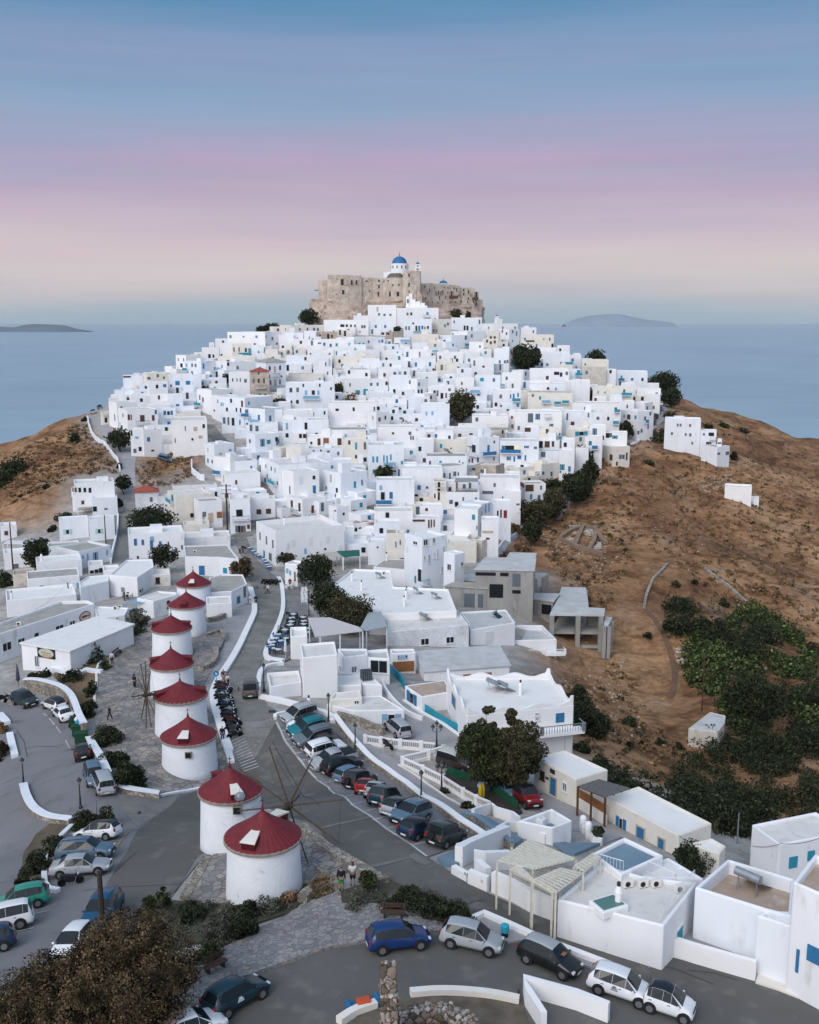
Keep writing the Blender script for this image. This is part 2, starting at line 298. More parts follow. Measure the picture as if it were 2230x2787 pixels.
m=bpy.data.materials.new('hill_ground');m.use_nodes=True;t=m.node_tree;b=t.nodes['Principled BSDF'];b.inputs['Roughness'].default_value=1;b.inputs['Specular IOR Level'].default_value=.1
tc=N(t,'ShaderNodeTexCoord')
def nzz(sc,det,st=None,rg=.6):
 q=N(t,'ShaderNodeTexNoise');q.inputs['Scale'].default_value=sc;q.inputs['Detail'].default_value=det;q.inputs['Roughness'].default_value=rg
 if st:mp=N(t,'ShaderNodeMapping');mp.inputs['Scale'].default_value=st;L(t,tc.outputs['Object'],mp.inputs[0]);L(t,mp.outputs[0],q.inputs[0])
 else:L(t,tc.outputs['Object'],q.inputs[0])
 return q
g1=nzz(.045,10,rg=.66);gr=ramp(t,g1.outputs[0],[(.30,(.17,.09,.053)),(.42,(.25,.135,.073)),(.52,(.35,.20,.105)),(.62,(.44,.275,.155))])
g2=nzz(.16,10,(1,1,1),.72);g2r=ramp(t,g2.outputs[0],[(.38,(.5,.46,.44)),(.50,(.92,.9,.9)),(.64,(1.2,1.15,1.12))])
x1=N(t,'ShaderNodeMixRGB',blend_type='MULTIPLY');x1.inputs[0].default_value=1;L(t,gr.outputs[0],x1.inputs[1]);L(t,g2r.outputs[0],x1.inputs[2])
g3=nzz(.09,8,None,.7);g3r=ramp(t,g3.outputs[0],[(.55,(0,0,0)),(.72,(.75,.75,.75))]);x2=N(t,'ShaderNodeMixRGB');L(t,g3r.outputs[0],x2.inputs[0]);L(t,x1.outputs[0],x2.inputs[1]);x2.inputs[2].default_value=(.25,.19,.155,1)
g4=nzz(.9,6,None,.7);g4r=ramp(t,g4.outputs[0],[(.36,(.68,.66,.64)),(.6,(1.1,1.1,1.1))]);x3=N(t,'ShaderNodeMixRGB',blend_type='MULTIPLY');x3.inputs[0].default_value=1;L(t,x2.outputs[0],x3.inputs[1]);L(t,g4r.outputs[0],x3.inputs[2])
wv=N(t,'ShaderNodeTexWave',wave_type='BANDS',bands_direction='Z');wv.inputs['Scale'].default_value=.13;wv.inputs['Distortion'].default_value=9;wv.inputs['Detail'].default_value=4;wv.inputs['Detail Scale'].default_value=.6;L(t,tc.outputs['Object'],wv.inputs[0])
wvr=ramp(t,wv.outputs[0],[(0,(.62,.58,.56)),(.12,(1,1,1))]);x35=N(t,'ShaderNodeMixRGB',blend_type='MULTIPLY');x35.inputs[0].default_value=.8;L(t,x3.outputs[0],x35.inputs[1]);L(t,wvr.outputs[0],x35.inputs[2]);x3=x35
tw=nzz(.4,8);twr=ramp(t,tw.outputs[0],[(.35,(.30,.28,.26)),(.65,(.46,.44,.42))])
aa=N(t,'ShaderNodeAttribute');aa.attribute_name='grass';x4=N(t,'ShaderNodeMixRGB');L(t,aa.outputs['Fac'],x4.inputs[0]);L(t,twr.outputs[0],x4.inputs[1]);L(t,x3.outputs[0],x4.inputs[2])
L(t,x4.outputs[0],b.inputs['Base Color'])
bp=N(t,'ShaderNodeBump');bp.inputs['Distance'].default_value=.5;L(t,g4.outputs[0],bp.inputs['Height']);L(t,bp.outputs[0],b.inputs['Normal'])
M_HILL=m;me.materials.append(m)
ground=bpy.data.objects.new('hillside',me);COL.objects.link(ground);tag(ground,'dry brown grassy hillside rising to the castle, grey paving between the houses','hillside',kind='structure')
m=bpy.data.materials.new('sea_water');m.use_nodes=True;t=m.node_tree;b=t.nodes['Principled BSDF'];b.inputs['Roughness'].default_value=.3;b.inputs['Specular IOR Level'].default_value=.5
tc=N(t,'ShaderNodeTexCoord')
def nzs(sc,det,st):
 q=N(t,'ShaderNodeTexNoise');q.inputs['Scale'].default_value=sc;q.inputs['Detail'].default_value=det;mp=N(t,'ShaderNodeMapping');mp.inputs['Scale'].default_value=st;L(t,tc.outputs['Object'],mp.inputs[0]);L(t,mp.outputs[0],q.inputs[0]);return q
a=nzs(.0016,8,(1,.45,1));ar=ramp(t,a.outputs[0],[(.3,(.18,.31,.385)),(.7,(.26,.39,.46))]);a2=nzs(.012,8,(.4,1,1));a3=ramp(t,a2.outputs[0],[(.35,(.88,.9,.92)),(.65,(1.12,1.1,1.08))]);xx=N(t,'ShaderNodeMixRGB',blend_type='MULTIPLY');xx.inputs[0].default_value=1;L(t,ar.outputs[0],xx.inputs[1]);L(t,a3.outputs[0],xx.inputs[2]);L(t,xx.outputs[0],b.inputs['Base Color'])
w=nzs(.11,6,(.5,1,1));bp=N(t,'ShaderNodeBump');bp.inputs['Distance'].default_value=.3;bp.inputs['Strength'].default_value=1;L(t,w.outputs[0],bp.inputs['Height']);L(t,bp.outputs[0],b.inputs['Normal'])
sea=MB().add([(-150000,-200,0),(150000,-200,0),(150000,300000,0),(-150000,300000,0)],[(0,1,2,3)]).build('sea',m);tag(sea,'calm blue grey sea reaching the horizon','sea',kind='structure')
# ---------------------------------------------------------------- flat pieces laid on the ground
def px2(poly):return[hit(x,y)for x,y in poly]
SUB=1.2
def slab(name,poly,h,m,skirt=.4,label=None,cat=None,kind='structure',sub=SUB,world=None):
 P=world or[(p.x,p.y)for p in px2(poly)]
 bm=bmesh.new();vs=[bm.verts.new((p[0],p[1],0))for p in P];f=bm.faces.new(vs)
 if f.normal.z<0 or sum((P[i][0]*P[(i+1)%len(P)][1]-P[(i+1)%len(P)][0]*P[i][1])for i in range(len(P)))<0:f.normal_flip()
 bmesh.ops.triangulate(bm,faces=bm.faces[:])
 xs=[p[0]for p in P];ys=[p[1]for p in P]
 for ax,lo,hi in((0,min(xs),max(xs)),(1,min(ys),max(ys))):
  q=lo+sub
  while q<hi:
   g=bm.verts[:]+bm.edges[:]+bm.faces[:]
   bmesh.ops.bisect_plane(bm,geom=g,plane_co=(q,0,0)if ax==0 else(0,q,0),plane_no=(1,0,0)if ax==0 else(0,1,0));q+=sub
 n0=len(bm.verts);X=np.array([v.co.x for v in bm.verts]);Y=np.array([v.co.y for v in bm.verts]);Z=T(X,Y)
 for v,z in zip(bm.verts,Z):v.co.z=z+h+(.06 if h<.3 else 0)
 if skirt:
  be=[e for e in bm.edges if e.is_boundary];r=bmesh.ops.extrude_edge_only(bm,edges=be)
  for v in r['geom']:
   if isinstance(v,bmesh.types.BMVert):v.co.z-=skirt
 me=bpy.data.meshes.new(name);bm.to_mesh(me);bm.free();me.materials.append(m)
 o=bpy.data.objects.new(name,me);COL.objects.link(o);tag(o,label,cat,kind=kind);return o
def densify(P,step=1.5):
 out=[]
 for a,b in zip(P[:-1],P[1:]):
  n=max(1,int((b-a).length/step))
  for k in range(n):out.append(a.lerp(b,k/n))
 out.append(P[-1]);return out
def smoothline(P,it=2):
 for _ in range(it):
  q=[P[0]]
  for a,b in zip(P[:-1],P[1:]):q+=[a.lerp(b,.25),a.lerp(b,.75)]
  q.append(P[-1]);P=q
 return P
def wall(name,line,h,th,m,cap=None,label=None,cat='wall',base=-.6,smooth_it=2,group=None,capw=.06,hs=None,level=None,world=None,capname='coping'):
 """a wall along a line of photo points (its foot); h above the ground there"""
 P=world or[Vector((p.x,p.y,0))for p in px2(line)]
 P=densify(smoothline(P,smooth_it));n=len(P)
 H=np.interp(np.linspace(0,1,n),np.linspace(0,1,len(hs)),hs)if hs else[h]*n
 rt=thing(name,(P[0].x,P[0].y,Tf(P[0].x,P[0].y)),0,label,cat,group)if cap else None
 def strip(mb,off,z0,z1):
  vs=[]
  for i,p in enumerate(P):
   d=(P[min(i+1,n-1)]-P[max(i-1,0)]).normalized();s=Vector((-d.y,d.x,0));g=level if level is not None else Tf(p.x,p.y)
   for e in(-1,1):
    q=p+s*(e*off)
    vs+=[(q.x,q.y,(Tf(p.x,p.y)if z0<=0 else g+H[i])+(z0 if z0<=0 else z0-10)),(q.x,q.y,g+H[i]+z1)]
  fs=[]
  for i in range(n-1):
   a=i*4;b2=a+4;fs+=[(a,a+1,b2+1,b2),(a+2,b2+2,b2+3,a+3),(a+1,a+3,b2+3,b2+1),(a,b2,b2+2,a+2)]
  fs+=[(0,2,3,1),((n-1)*4,(n-1)*4+1,(n-1)*4+3,(n-1)*4+2)]
  mb.add(vs,fs);return mb
 if cap:
  strip(MB(),th/2,base,0).build('masonry',m,rt);strip(MB(),th/2+capw,10.002,.12).build(capname,cap,rt);return rt
 o=strip(MB(),th/2,base,0).build(name,m);tag(o,label,cat,group);return o
 # ---------------------------------------------------------------- roads, paths, pavements
ZT={'A':(700,650,2.15625),'B':(200,900,2.875),'C':(1400,850,2.0783),'D':(500,1150,2.875),'E':(1000,1150,2.6538),'G':(0,1250,2.875),'H':(550,1450,2.875),'I':(1100,1450,2.875),'J':(0,1750,2.875),'K':(400,1900,2.875),'M':(700,1850,2.4643),'N':(1200,1950,2.875),'O':(1630,1450,2.875),'P':(1630,2100,2.875),'Q':(0,2250,2.4643),'U':(700,2300,1.725),'X':(0,0,1)}
def z(r,s):
 """photo points written as 'x,y x,y' in the coordinates of enlarged crop r"""
 ox,oy,k=ZT[r];return[(ox+float(a)/k,oy+float(b)/k)for a,b in(q.split(',')for q in s.split())]
main_r=z('M','130,290 190,420 300,560 480,730 640,850 870,1010 1040,1120 1140,1195')+[(1231,2378),(1276,2409),(1443,2488),(1600,2544),(1630,2556),(1887,2624),(2082,2673),(2270,2722)]
road=slab('main_road',[(600,2062),(640,2045),(700,1975)]+main_r+[(2330,2900),(400,2900),(470,2790),(560,2735),(700,2656),(787,2625),(903,2587),(1013,2568),(1222,2539),(1285,2500),(1210,2455),(1100,2420),(1000,2385),(887,2322),(817,2262),(770,2230),(700,2190),(650,2140),(612,2100)],.035,M_ASPH,label='worn dark asphalt road curving past the windmills and parking bays',cat='road')
slab('parking_road',[(-60,1900),(60,1928),(110,1925),(195,1945),(209,1973),(240,2025),(264,2063),(296,2119),(313,2157),(435,2175),(556,2152),(625,2110),(680,2150),(640,2260),(568,2335),(545,2345),(490,2412),(430,2490),(385,2560),(300,2650),(150,2800),(-260,2800),(-260,2100)],.03,M_ASPH2,label='grey asphalt road and car park left of the windmills',cat='road')
slab('asphalt_patch',z('J','1600,1140 1430,1200 1250,1350 1090,1460 1050,1520 1000,1640 940,1725')+z('Q','700,420 800,600 830,640 1000,560 1180,440 1330,200 1560,100')+[(700,2200),(640,2120)],.06,M_ASPH,label='darker asphalt strip beside the two nearest windmills',cat='road')
slab('main_street',z('H','380,380 395,460 425,600 410,660 310,880 210,1050 120,1190 95,1290 130,1450 170,1560 190,1640 225,1725')+[(640,2070),(700,2060)]+[(753,1966),(742,1958)]+z('H','480,1290 440,1280 430,1150 450,1060 490,960 560,800 600,720 620,560 605,420 590,360 520,300 420,200 380,110 340,20 250,20 290,150 350,260'),.05,M_COBD,label='cobbled main street climbing from the windmills into the town',cat='street')
slab('upper_street',z('D','370,895 540,890 545,870 590,850')+z('D','770,740 720,640 700,560 625,430 600,400 480,270 400,190 300,100 240,20 185,15 190,110 330,200 480,360 560,400 600,560 700,720 590,770 500,800'),.05,M_COBD,label='narrow grey street between the white houses',cat='street')
slab('left_street',z('B','490,1000 480,1080 500,1290 370,1290 370,1120 360,1010 320,940 250,860 215,800 140,720 130,680 225,690 270,740 300,800 420,930'),.05,M_PAVE,label='pale concrete street curving down the left hillside',cat='street')
slab('right_street',z('E','880,975 960,970 1010,900 1110,770 1150,740 1110,750 1040,780 900,940')+[],.05,M_PAVE,label='steep pale street beside the brown hillside',cat='street')
slab('upper_right_street',z('E','1380,520 1460,500 1480,570 1380,700 1340,700 1400,590'),.05,M_PAVE,label='short piece of pale street behind the dark trees',cat='street')
slab('hill_street',z('C','640,750 700,740 770,700 790,660 850,610 870,560 830,500 800,480 810,560 790,620 750,680 650,720'),.05,M_PAVE,label='street with parked cars at the right edge of the town',cat='street')
slab('cross_street',z('D','1500,590 1490,700 1400,760 1280,800 1230,780 1330,700 1450,600'),.05,M_COBD,label='paved lane between the houses in the middle of the town',cat='street')
slab('lane',z('M','830,-10 850,80 900,150 1000,250 1010,380 1200,430 1260,460 1270,540 1400,640 1460,560 1400,400 1200,280 1080,230 1010,170 960,80 900,-20'),.05,M_PAVE,label='pale concrete lane running down beside the blue gates',cat='lane')
slab('lower_lane',z('N','540,480 700,510 850,625 1010,705 1290,880 1420,955 1650,1060 1600,1100 1420,950 1240,1010 1100,905 1000,900 960,860 1000,800 870,720 780,740 760,640 600,560'),.05,M_PAVE,label='paved lane in front of the low stone trimmed houses',cat='lane')
slab('esplanade',z('M','505,240 600,300 720,360 740,430 960,560 1250,770 1500,900 1440,900 1260,860 1130,800 1000,700 880,600 740,520 670,450 600,380 520,300'),.10,M_PAVE,label='pale raised walkway behind the parking bays',cat='walkway')
slab('parking_strip',z('M','130,290 190,420 300,560 480,730 640,850 870,1010 1040,1120 1140,1195 1350,1130 1500,1090 1250,890 1100,800 950,680 740,540 620,440 520,310 440,200 240,230 130,265'),.06,M_ASPH2,label='parking bays with white lines beside the road',cat='car park')
slab('windmill_plaza',z('J','1600,1140 1270,1185 1100,1150 920,1110 860,1040 820,900 770,760 735,560 760,340 760,210 800,130 940,10')+z('G','900,1440 1200,1290 1300,1240 1620,1380 1700,1500 1725,1560')+z('K','400,0 520,150 620,420 660,510 600,560 500,640'),.12,M_FLAG,label='stone paved terrace around the row of windmills',cat='terrace')
slab('grey_path',z('H','380,560 410,640 400,680 300,880 200,1050 110,1190 80,1290 120,1450 160,1560 190,1725 110,1725 20,1300 0,1080 110,1040 170,900 170,740 250,640 330,560'),.08,M_PAVE,label='grey footpath between windmills and the street',cat='path')
slab('cafe_terrace',z('H','600,360 640,420 650,600 640,680 560,830 490,970 540,1010 640,1020 700,860 900,860 860,640 770,500 760,420 660,380'),.10,M_COB,label='paved cafe terrace beside the street',cat='terrace')
slab('stone_plaza',[(700,2652),(787,2621),(903,2583),(1013,2564),(1222,2535),(1285,2511)]+z('U','890,350 620,290 400,285 390,225 200,300 120,350 0,405')+z('Q','1690,720 1600,780 1380,880 1250,1000 1050,1220')+[(420,2900),(470,2787),(519,2761),(560,2733)],.14,M_COB,label='cobbled triangle of paving with a bench above the turning circle',cat='pavement')
slab('mill_terrace',z('K','470,1270 300,1560 480,1640 600,1620 900,1560 1240,1470 1500,1400 1650,1330 1400,1200 1200,1010 1150,960 1000,1000'),.16,M_FLAG,label='flagstone terrace around the nearest windmills',cat='terrace')
slab('corner_pavement',z('U','1010,375 1065,345 1290,445 1620,575 1610,600 1480,560 1260,455 1180,470 1100,410'),.15,M_PAVE,label='pavement behind the parked cars',cat='pavement')
m_step=mat('steps_grey',(.17,.165,.165),(.13,.127,.127),.9,1.2)
Lp=densify(smoothline([Vector((p.x,p.y,0))for p in px2(z('G','1010,400 965,440 955,520 945,620 935,700 925,760 920,815'))],1),.75)
sb=MB();eb=MB()
for i in range(len(Lp)-1):
 a,b_=Lp[i],Lp[i+1];d=(b_-a).normalized();s=Vector((-d.y,d.x,0))*2.9;zt=Tf(a.x,a.y)+.12
 q=[a-s,b_-s,b_+s,a+s];sb.prism([(v.x,v.y)for v in q],zt-1.2,zt);e=d*.08;q=[b_-s,b_-s+e,b_+s+e,b_+s];eb.prism([(v.x,v.y)for v in q],zt-.12,zt+.02)
st=sb.build('stepped_street',m_step);tag(st,'long grey stepped street on the left','steps',kind='structure');o=eb.build('step_nosing',mat('nosing',(.32,.32,.31),rough=.9),st)
def pline(name,a,b,w=.1,m=M_LINE,h=.075,parent=None):
 A=hit(*a);B=hit(*b);d=(B-A);n=max(2,int(d.length/.8));d.z=0;d.normalize();s=Vector((-d.y,d.x,0))*w/2;vs=[];fs=[]
 for i in range(n+1):
  p=A.lerp(B,i/n)
  for q in(p-s,p+s):vs.append((q.x,q.y,Tf(q.x,q.y)+h+.06))
 for i in range(n):fs.append((i*2,i*2+1,i*2+3,i*2+2))
 return vs,fs
ln=MB()
kl=z('M','130,290 190,420 300,560 480,730 640,850 870,1010 1040,1120 1140,1195')
for a,b_ in zip(kl[:-1],kl[1:]):ln.add(*pline('',a,b_,.22))
for s in '160,350 250,345|190,408 260,400|225,460 310,448|262,500 350,485|300,548 400,530|350,595 440,580|400,640 480,625|455,700 560,680|520,752 620,728|585,795 690,765|635,848 760,815|700,900 820,870|775,950 900,920|860,1010 960,985|950,1060 1060,1030|1040,1120 1180,1085'.split('|'):
 a,b_=z('M',s);ln.add(*pline('',a,b_,.12))
for i in range(13):
 a,b_=z('K','%d,%d %d,%d'%(640+i*10,335+i*20.5,745+i*11,278+i*22));ln.add(*pline('',a,b_,.1))
for s in '10,690 50,700|500,750 545,800|340,560 370,580|380,590 420,625|430,640 470,700|500,755 545,830':
 pass
for s in '340,560 372,580|385,595 430,650|440,660 475,710|515,770 550,835'.split('|'):a,b_=z('J',s);ln.add(*pline('',a,b_,.12))
for s in '160,610 330,575|105,715 230,690|60,835 110,825'.split('|'):a,b_=z('Q',s);ln.add(*pline('',a,b_,.1))
o=ln.build('road_markings',M_LINE);tag(o,'white painted parking lines','markings',kind='structure')
ln=MB()
for s in '500,1572 920,1562|1020,1470 890,1640|390,1675 480,1680|535,1515 395,1670'.split('|'):a,b_=z('J',s);ln.add(*pline('',a,b_,.13))
o=ln.build('orange_markings',M_LINEO);tag(o,'faded orange parking lines','markings',kind='structure')
M_PATCH=mat('patched_asphalt',(.20,.19,.18),(.15,.145,.14),.9,.7,c3=(.10,.1,.1),s3=2)
for reg,s_ in(('K','1080,940 1180,960 1290,990 1370,1060 1380,1120 1330,1100 1230,1010 1120,990'),('M','1010,1190 1060,1170 1120,1200 1170,1240 1130,1256 1070,1235'),('J','920,1190 1250,1225 1420,1190 1330,1290 1200,1380 1080,1450 1010,1380 960,1300'),('H','230,1335 420,1330 560,1380 600,1450 470,1480 260,1490'),('U','460,110 560,95 730,60 740,66 560,112 480,122'),('M','430,998 600,960 765,925 768,932 600,970 440,1006')):
 slab('asphalt_patch',z(reg,s_),.065,M_PATCH,skirt=0,label='paler patch in the asphalt',cat='road')
M_CRACK=mat('tar',(.035,.034,.034),rough=.8);ln=MB()
for reg,s_ in(('J','240,1060 330,1010 480,965'),('J','200,835 300,815 430,820 500,800'),('N','180,1500 260,1460 330,1450'),('P','700,1570 900,1590 1100,1650'),('Q','760,330 850,240 920,180'),('M','100,420 180,560 260,700 420,860'),('P','300,1500 600,1560 900,1680'),('J','130,690 190,780 215,900'),('Q','560,440 700,420 1200,395')):
 q=z(reg,s_)
 for a,b_ in zip(q[:-1],q[1:]):ln.add(*pline('',a,b_,.045,h=.085))
o=ln.build('tar_seams',M_CRACK);tag(o,'dark tar seams and cracks in the asphalt','cracks',kind='structure')
for reg,s_ in(('H','523,1400 580,1400 578,1416 525,1418'),('N','1105,832 1130,822 1160,832 1135,845'),('J','1080,1335 1100,1330 1105,1345 1085,1350')):slab('manhole',z(reg,s_),.13,M_CRACK,skirt=.05,label='dark drain cover in the paving',cat='drain')
# ---------------------------------------------------------------- people
SKIN=mat('skin',(.36,.20,.14),rough=.6);HAIR={'d':mat('hair_dark',(.015,.011,.01),rough=.7),'b':mat('hair_brown',(.10,.045,.025),rough=.7)}
def skinned(name,V,E,Rd,m,parent,sub=1):
 me=bpy.data.meshes.new(name);me.from_pydata(V,E,[]);o=bpy.data.objects.new(name,me);COL.objects.link(o);o.modifiers.new('s','SKIN');me.skin_vertices.new()if not me.skin_vertices else None
 for i,r in enumerate(Rd):me.skin_vertices[0].data[i].radius=(r,r)if not hasattr(r,'__len__')else r
 me.skin_vertices[0].data[0].use_root=True;sb=o.modifiers.new('b','SUBSURF');sb.levels=sb.render_levels=sub
 dg=bpy.context.evaluated_depsgraph_get();me2=bpy.data.meshes.new_from_object(o.evaluated_get(dg));bpy.data.objects.remove(o);me2.materials.clear();me2.materials.append(m);me2.polygons.foreach_set('use_smooth',[True]*len(me2.polygons));o=bpy.data.objects.new(name,me2);COL.objects.link(o);o.parent=parent;return o
def person(reg,x,y,face,shirt,trousers,hair,label,walk=.0,short=False,long_hair=False,arms='down',h=1.72,sit=False,skirt=False):
 p=hit(*z(reg,'%f,%f'%(x,y))[0]);t=thing('person',(p.x,p.y,Tf(p.x,p.y)+.13),face,label,'person','people in the streets');k=h/1.72;w=walk
 hip=.92;V=[(0,0,.98),(0,0,1.20),(0,0,1.40),(0,0.01,1.50),(0,0.0,1.57),(0,-.01,1.65),(0,-.005,1.70)];Rd=[(.135,.10),(.125,.095),(.15,.10),(.055,.055),(.075,.085),(.085,.095),(.06,.07)];E=[(0,1),(1,2),(2,3),(3,4),(4,5),(5,6)]
 def limb(a,pts_,rr):
  i0=len(V)
  for q_,r_ in zip(pts_,rr):V.append(q_);Rd.append(r_)
  E.append((a,i0))
  for q_ in range(len(pts_)-1):E.append((i0+q_,i0+q_+1))
 for s,wv in((-1,w),(1,-w)):
  limb(0,[(s*.10,0,.86),(s*.10,wv*.5*-1,.48),(s*.10,-wv*.9+(.12 if wv<0 else 0)*0,.09),(s*.11,-wv*.9-.10,.035),(s*.11,-wv*.9-.17,.03)],[.085,.058,.042,.038,.025])
  if arms=='down' or(arms=='point' and s<0):A_p=[(s*.20,0,1.40),(s*.25,.02+wv*.3,1.12),(s*.26,-.05+wv*.5,.88),(s*.26,-.07+wv*.5,.80)]
  elif arms=='fold':A_p=[(s*.20,0,1.40),(s*.24,-.04,1.12),(s*.05,-.22,1.16),(s*-.02,-.24,1.18)]
  elif arms=='point':A_p=[(s*.20,0,1.40),(s*.42,-.08,1.34),(s*.64,-.15,1.36),(s*.72,-.17,1.37)]
  limb(2,A_p,[.06,.045,.032,.03])
  hx,hy,hz=A_p[-1];i_h=len(V)-1
  for f_ in range(4):
   V.append((hx+(f_-1.5)*.018*1,hy-.03,hz-.06-.01*(f_ in(1,2))));Rd.append(.008);E.append((i_h,len(V)-1));V.append((hx+(f_-1.5)*.02,hy-.035,hz-.095-.01*(f_ in(1,2))));Rd.append(.007);E.append((len(V)-2,len(V)-1))
  V.append((hx-s*.03,hy-.04,hz-.02));Rd.append(.009);E.append((i_h,len(V)-1))
 V=[(a*k,b*k,c*k)for a,b,c in V];body=skinned('body',V,E,Rd,SKIN,t)
 s=1.22;sh=[0,1,2]+[]
 idxA=[i for i,v in enumerate(V)]
 V2=[V[0],V[1],V[2],(0,0,1.46*k)];R2=[(.18,.16),(.175,.155),(.20,.16),(.11,.10)];E2=[(0,1),(1,2),(2,3)]
 for start in[q for q in range(len(V))if abs(abs(V[q][0])/k-.20)<.001 and abs(V[q][2]/k-1.40)<.01]:
  i0=len(V2);V2+=[V[start],V[start+1],V[start+2]];R2+=[.09,.07,.05];E2+=[(2,i0),(i0,i0+1),(i0+1,i0+2)]
 skinned('shirt',V2,E2,R2,shirt,t)
 V3=[(0,0,.98*k)];R3=[(.17,.145)];E3=[]
 for start in[q for q in range(len(V))if abs(V[q][2]/k-.86)<.001]:
  i0=len(V3);n_=2 if short else 3;V3+=[V[start+q]for q in range(n_)];R3+=[.115,.085 if not short else.09,.065][:n_];E3+=[(0,i0)]+[(i0+q,i0+q+1)for q in range(n_-1)]
 if skirt:V3+=[(0,0,.7*k),(0,0,.15*k)];R3+=[(.18,.15),(.2,.18)];E3+=[(0,len(V3)-2),(len(V3)-2,len(V3)-1)]
 skinned('trousers' if not skirt else 'skirt',V3,E3,R3,trousers,t)
 hv=[(0,.035*k,1.66*k),(0,.02*k,1.72*k)];hr=[.095,.085];he=[(0,1)]
 if long_hair:hv.append((0,.07*k,1.5*k));hr.append(.07);he.append((0,2))
 skinned('hair',hv,he,hr,HAIR[hair],t)
 sh_=MB()
 for q in range(len(V)):
  if abs(V[q][2]/k-.035)<.001:sh_.box((V[q][0],V[q][1]-.01,.035),(.10,.27,.08))
 sh_.build('shoes',M_TRIM,t,world=False,bevel=.02)
 for sx in(-1,1):MB().lathe([(.002,-.012),(.012,0),(.002,.012)],(sx*.032*k,-.098*k,1.655*k),6).build('eye',COLS['k'],t,world=False)
 MB().lathe([(.004,-.02),(.014,-.01),(.005,.025)],(0,-.112*k,1.625*k),6).build('nose',SKIN,t,world=False)
 return t
C_=lambda n,c:mat('cloth_'+n,c,rough=.9)
BLK,DKB,WHT,JEA,RED_,GRN,BEI,TEA=C_('black',(.012,.012,.015)),C_('navy',(.012,.02,.04)),C_('white',(.6,.6,.6)),C_('jeans',(.03,.10,.22)),C_('maroon',(.14,.03,.025)),C_('lime',(.03,.25,.09)),C_('beige',(.35,.3,.24)),C_('teal',(.02,.2,.25))
PI=math.pi
person('U',396,222,PI*.95,BLK,GRN,'d','person in a black jacket and green shorts standing on the plaza',short=True)
person('U',450,200,PI*1.05,WHT,BLK,'b','person in a white top and black shorts with long hair and folded arms',short=True,long_hair=True,arms='fold')
person('J',880,172,.4,WHT,BLK,'d','person in a pale top and black trousers beside the dark bench')
person('J',1056,358,2.6,BLK,BLK,'d','person in a long black dress near the bare wooden sails',skirt=True,long_hair=True)
person('J',862,612,2.2,BLK,BLK,'d','person all in black walking above the bushes',walk=.28)
person('H',163,1645,PI,BLK,JEA,'d','person in a black top and blue jeans walking beside the striped bays',walk=.15)
person('H',170,1182,.2,RED_,BEI,'b','person in a maroon dress pointing at the motorbikes',arms='point')
person('H',203,1195,.2,WHT,BLK,'d','child in a white shirt beside the person in maroon',h=1.25)
person('H',490,480,.5,TEA,BEI,'b','person in a teal shirt in the middle of the cobbled street',arms='fold')
person('H',517,482,-.5,WHT,BLK,'d','person in a white shirt with dark trousers striding in the street',walk=.3)
person('H',380,568,0,WHT,WHT,'d','person all in white beside the street wall',walk=.15)
person('H',422,570,0,BLK,BLK,'d','person all in black beside the one in white')
person('H',298,165,3,BEI,BLK,'b','left of three people far up the shaded street');person('H',321,160,3,DKB,JEA,'d','middle of three people far up the shaded street');person('H',341,168,3,BLK,BEI,'d','right of three people far up the shaded street')
person('H',665,690,1.5,BLK,BEI,'d','person in black standing by the cafe tables')
person('D',1335,738,3,BLK,BLK,'d','left person on the lane above the salmon roof');person('D',1352,742,3,RED_,BLK,'b','right person on the lane above the salmon roof');person('D',1412,625,3,BLK,BLK,'d','dark clothed person at the far end of the lane')
person('G',975,1110,1.5,BLK,BLK,'d','person in black standing on the restaurant terrace')
person('H',600,815,1.0,WHT,BLK,'d','cafe guest in white near the street wall');person('H',690,430,0,RED_,BLK,'d','guest in red at the white plastic chairs')
person('H',175,1262,1.2,RED_,BLK,'d','person in dark red bending over the first motorbike')
# ---------------------------------------------------------------- houses
HOUSES=[]
NUMW=['','nearest','second','third','fourth','fifth','sixth','seventh','eighth','ninth','tenth','eleventh','twelfth','thirteenth','fourteenth','fifteenth','sixteenth','seventeenth','eighteenth','nineteenth','twentieth']
def poly_area(P):return sum(P[i][0]*P[(i+1)%len(P)][1]-P[(i+1)%len(P)][0]*P[i][1]for i in range(len(P)))/2
def inset(P,d):
 n=len(P);out=[]
 for i in range(n):
  a,b,c=Vector(P[i-1][:2]),Vector(P[i][:2]),Vector(P[(i+1)%n][:2]);e1=(b-a).normalized();e2=(c-b).normalized()
  n1=Vector((-e1.y,e1.x));n2=Vector((-e2.y,e2.x));m_=n1+n2;k=max(.35,1+n1.dot(n2));out.append(tuple(b+m_*(d/k)))
 return out
class House:pass
def fix_poly(P):
 return list(P)if poly_area(P)>0 else list(P)[::-1]
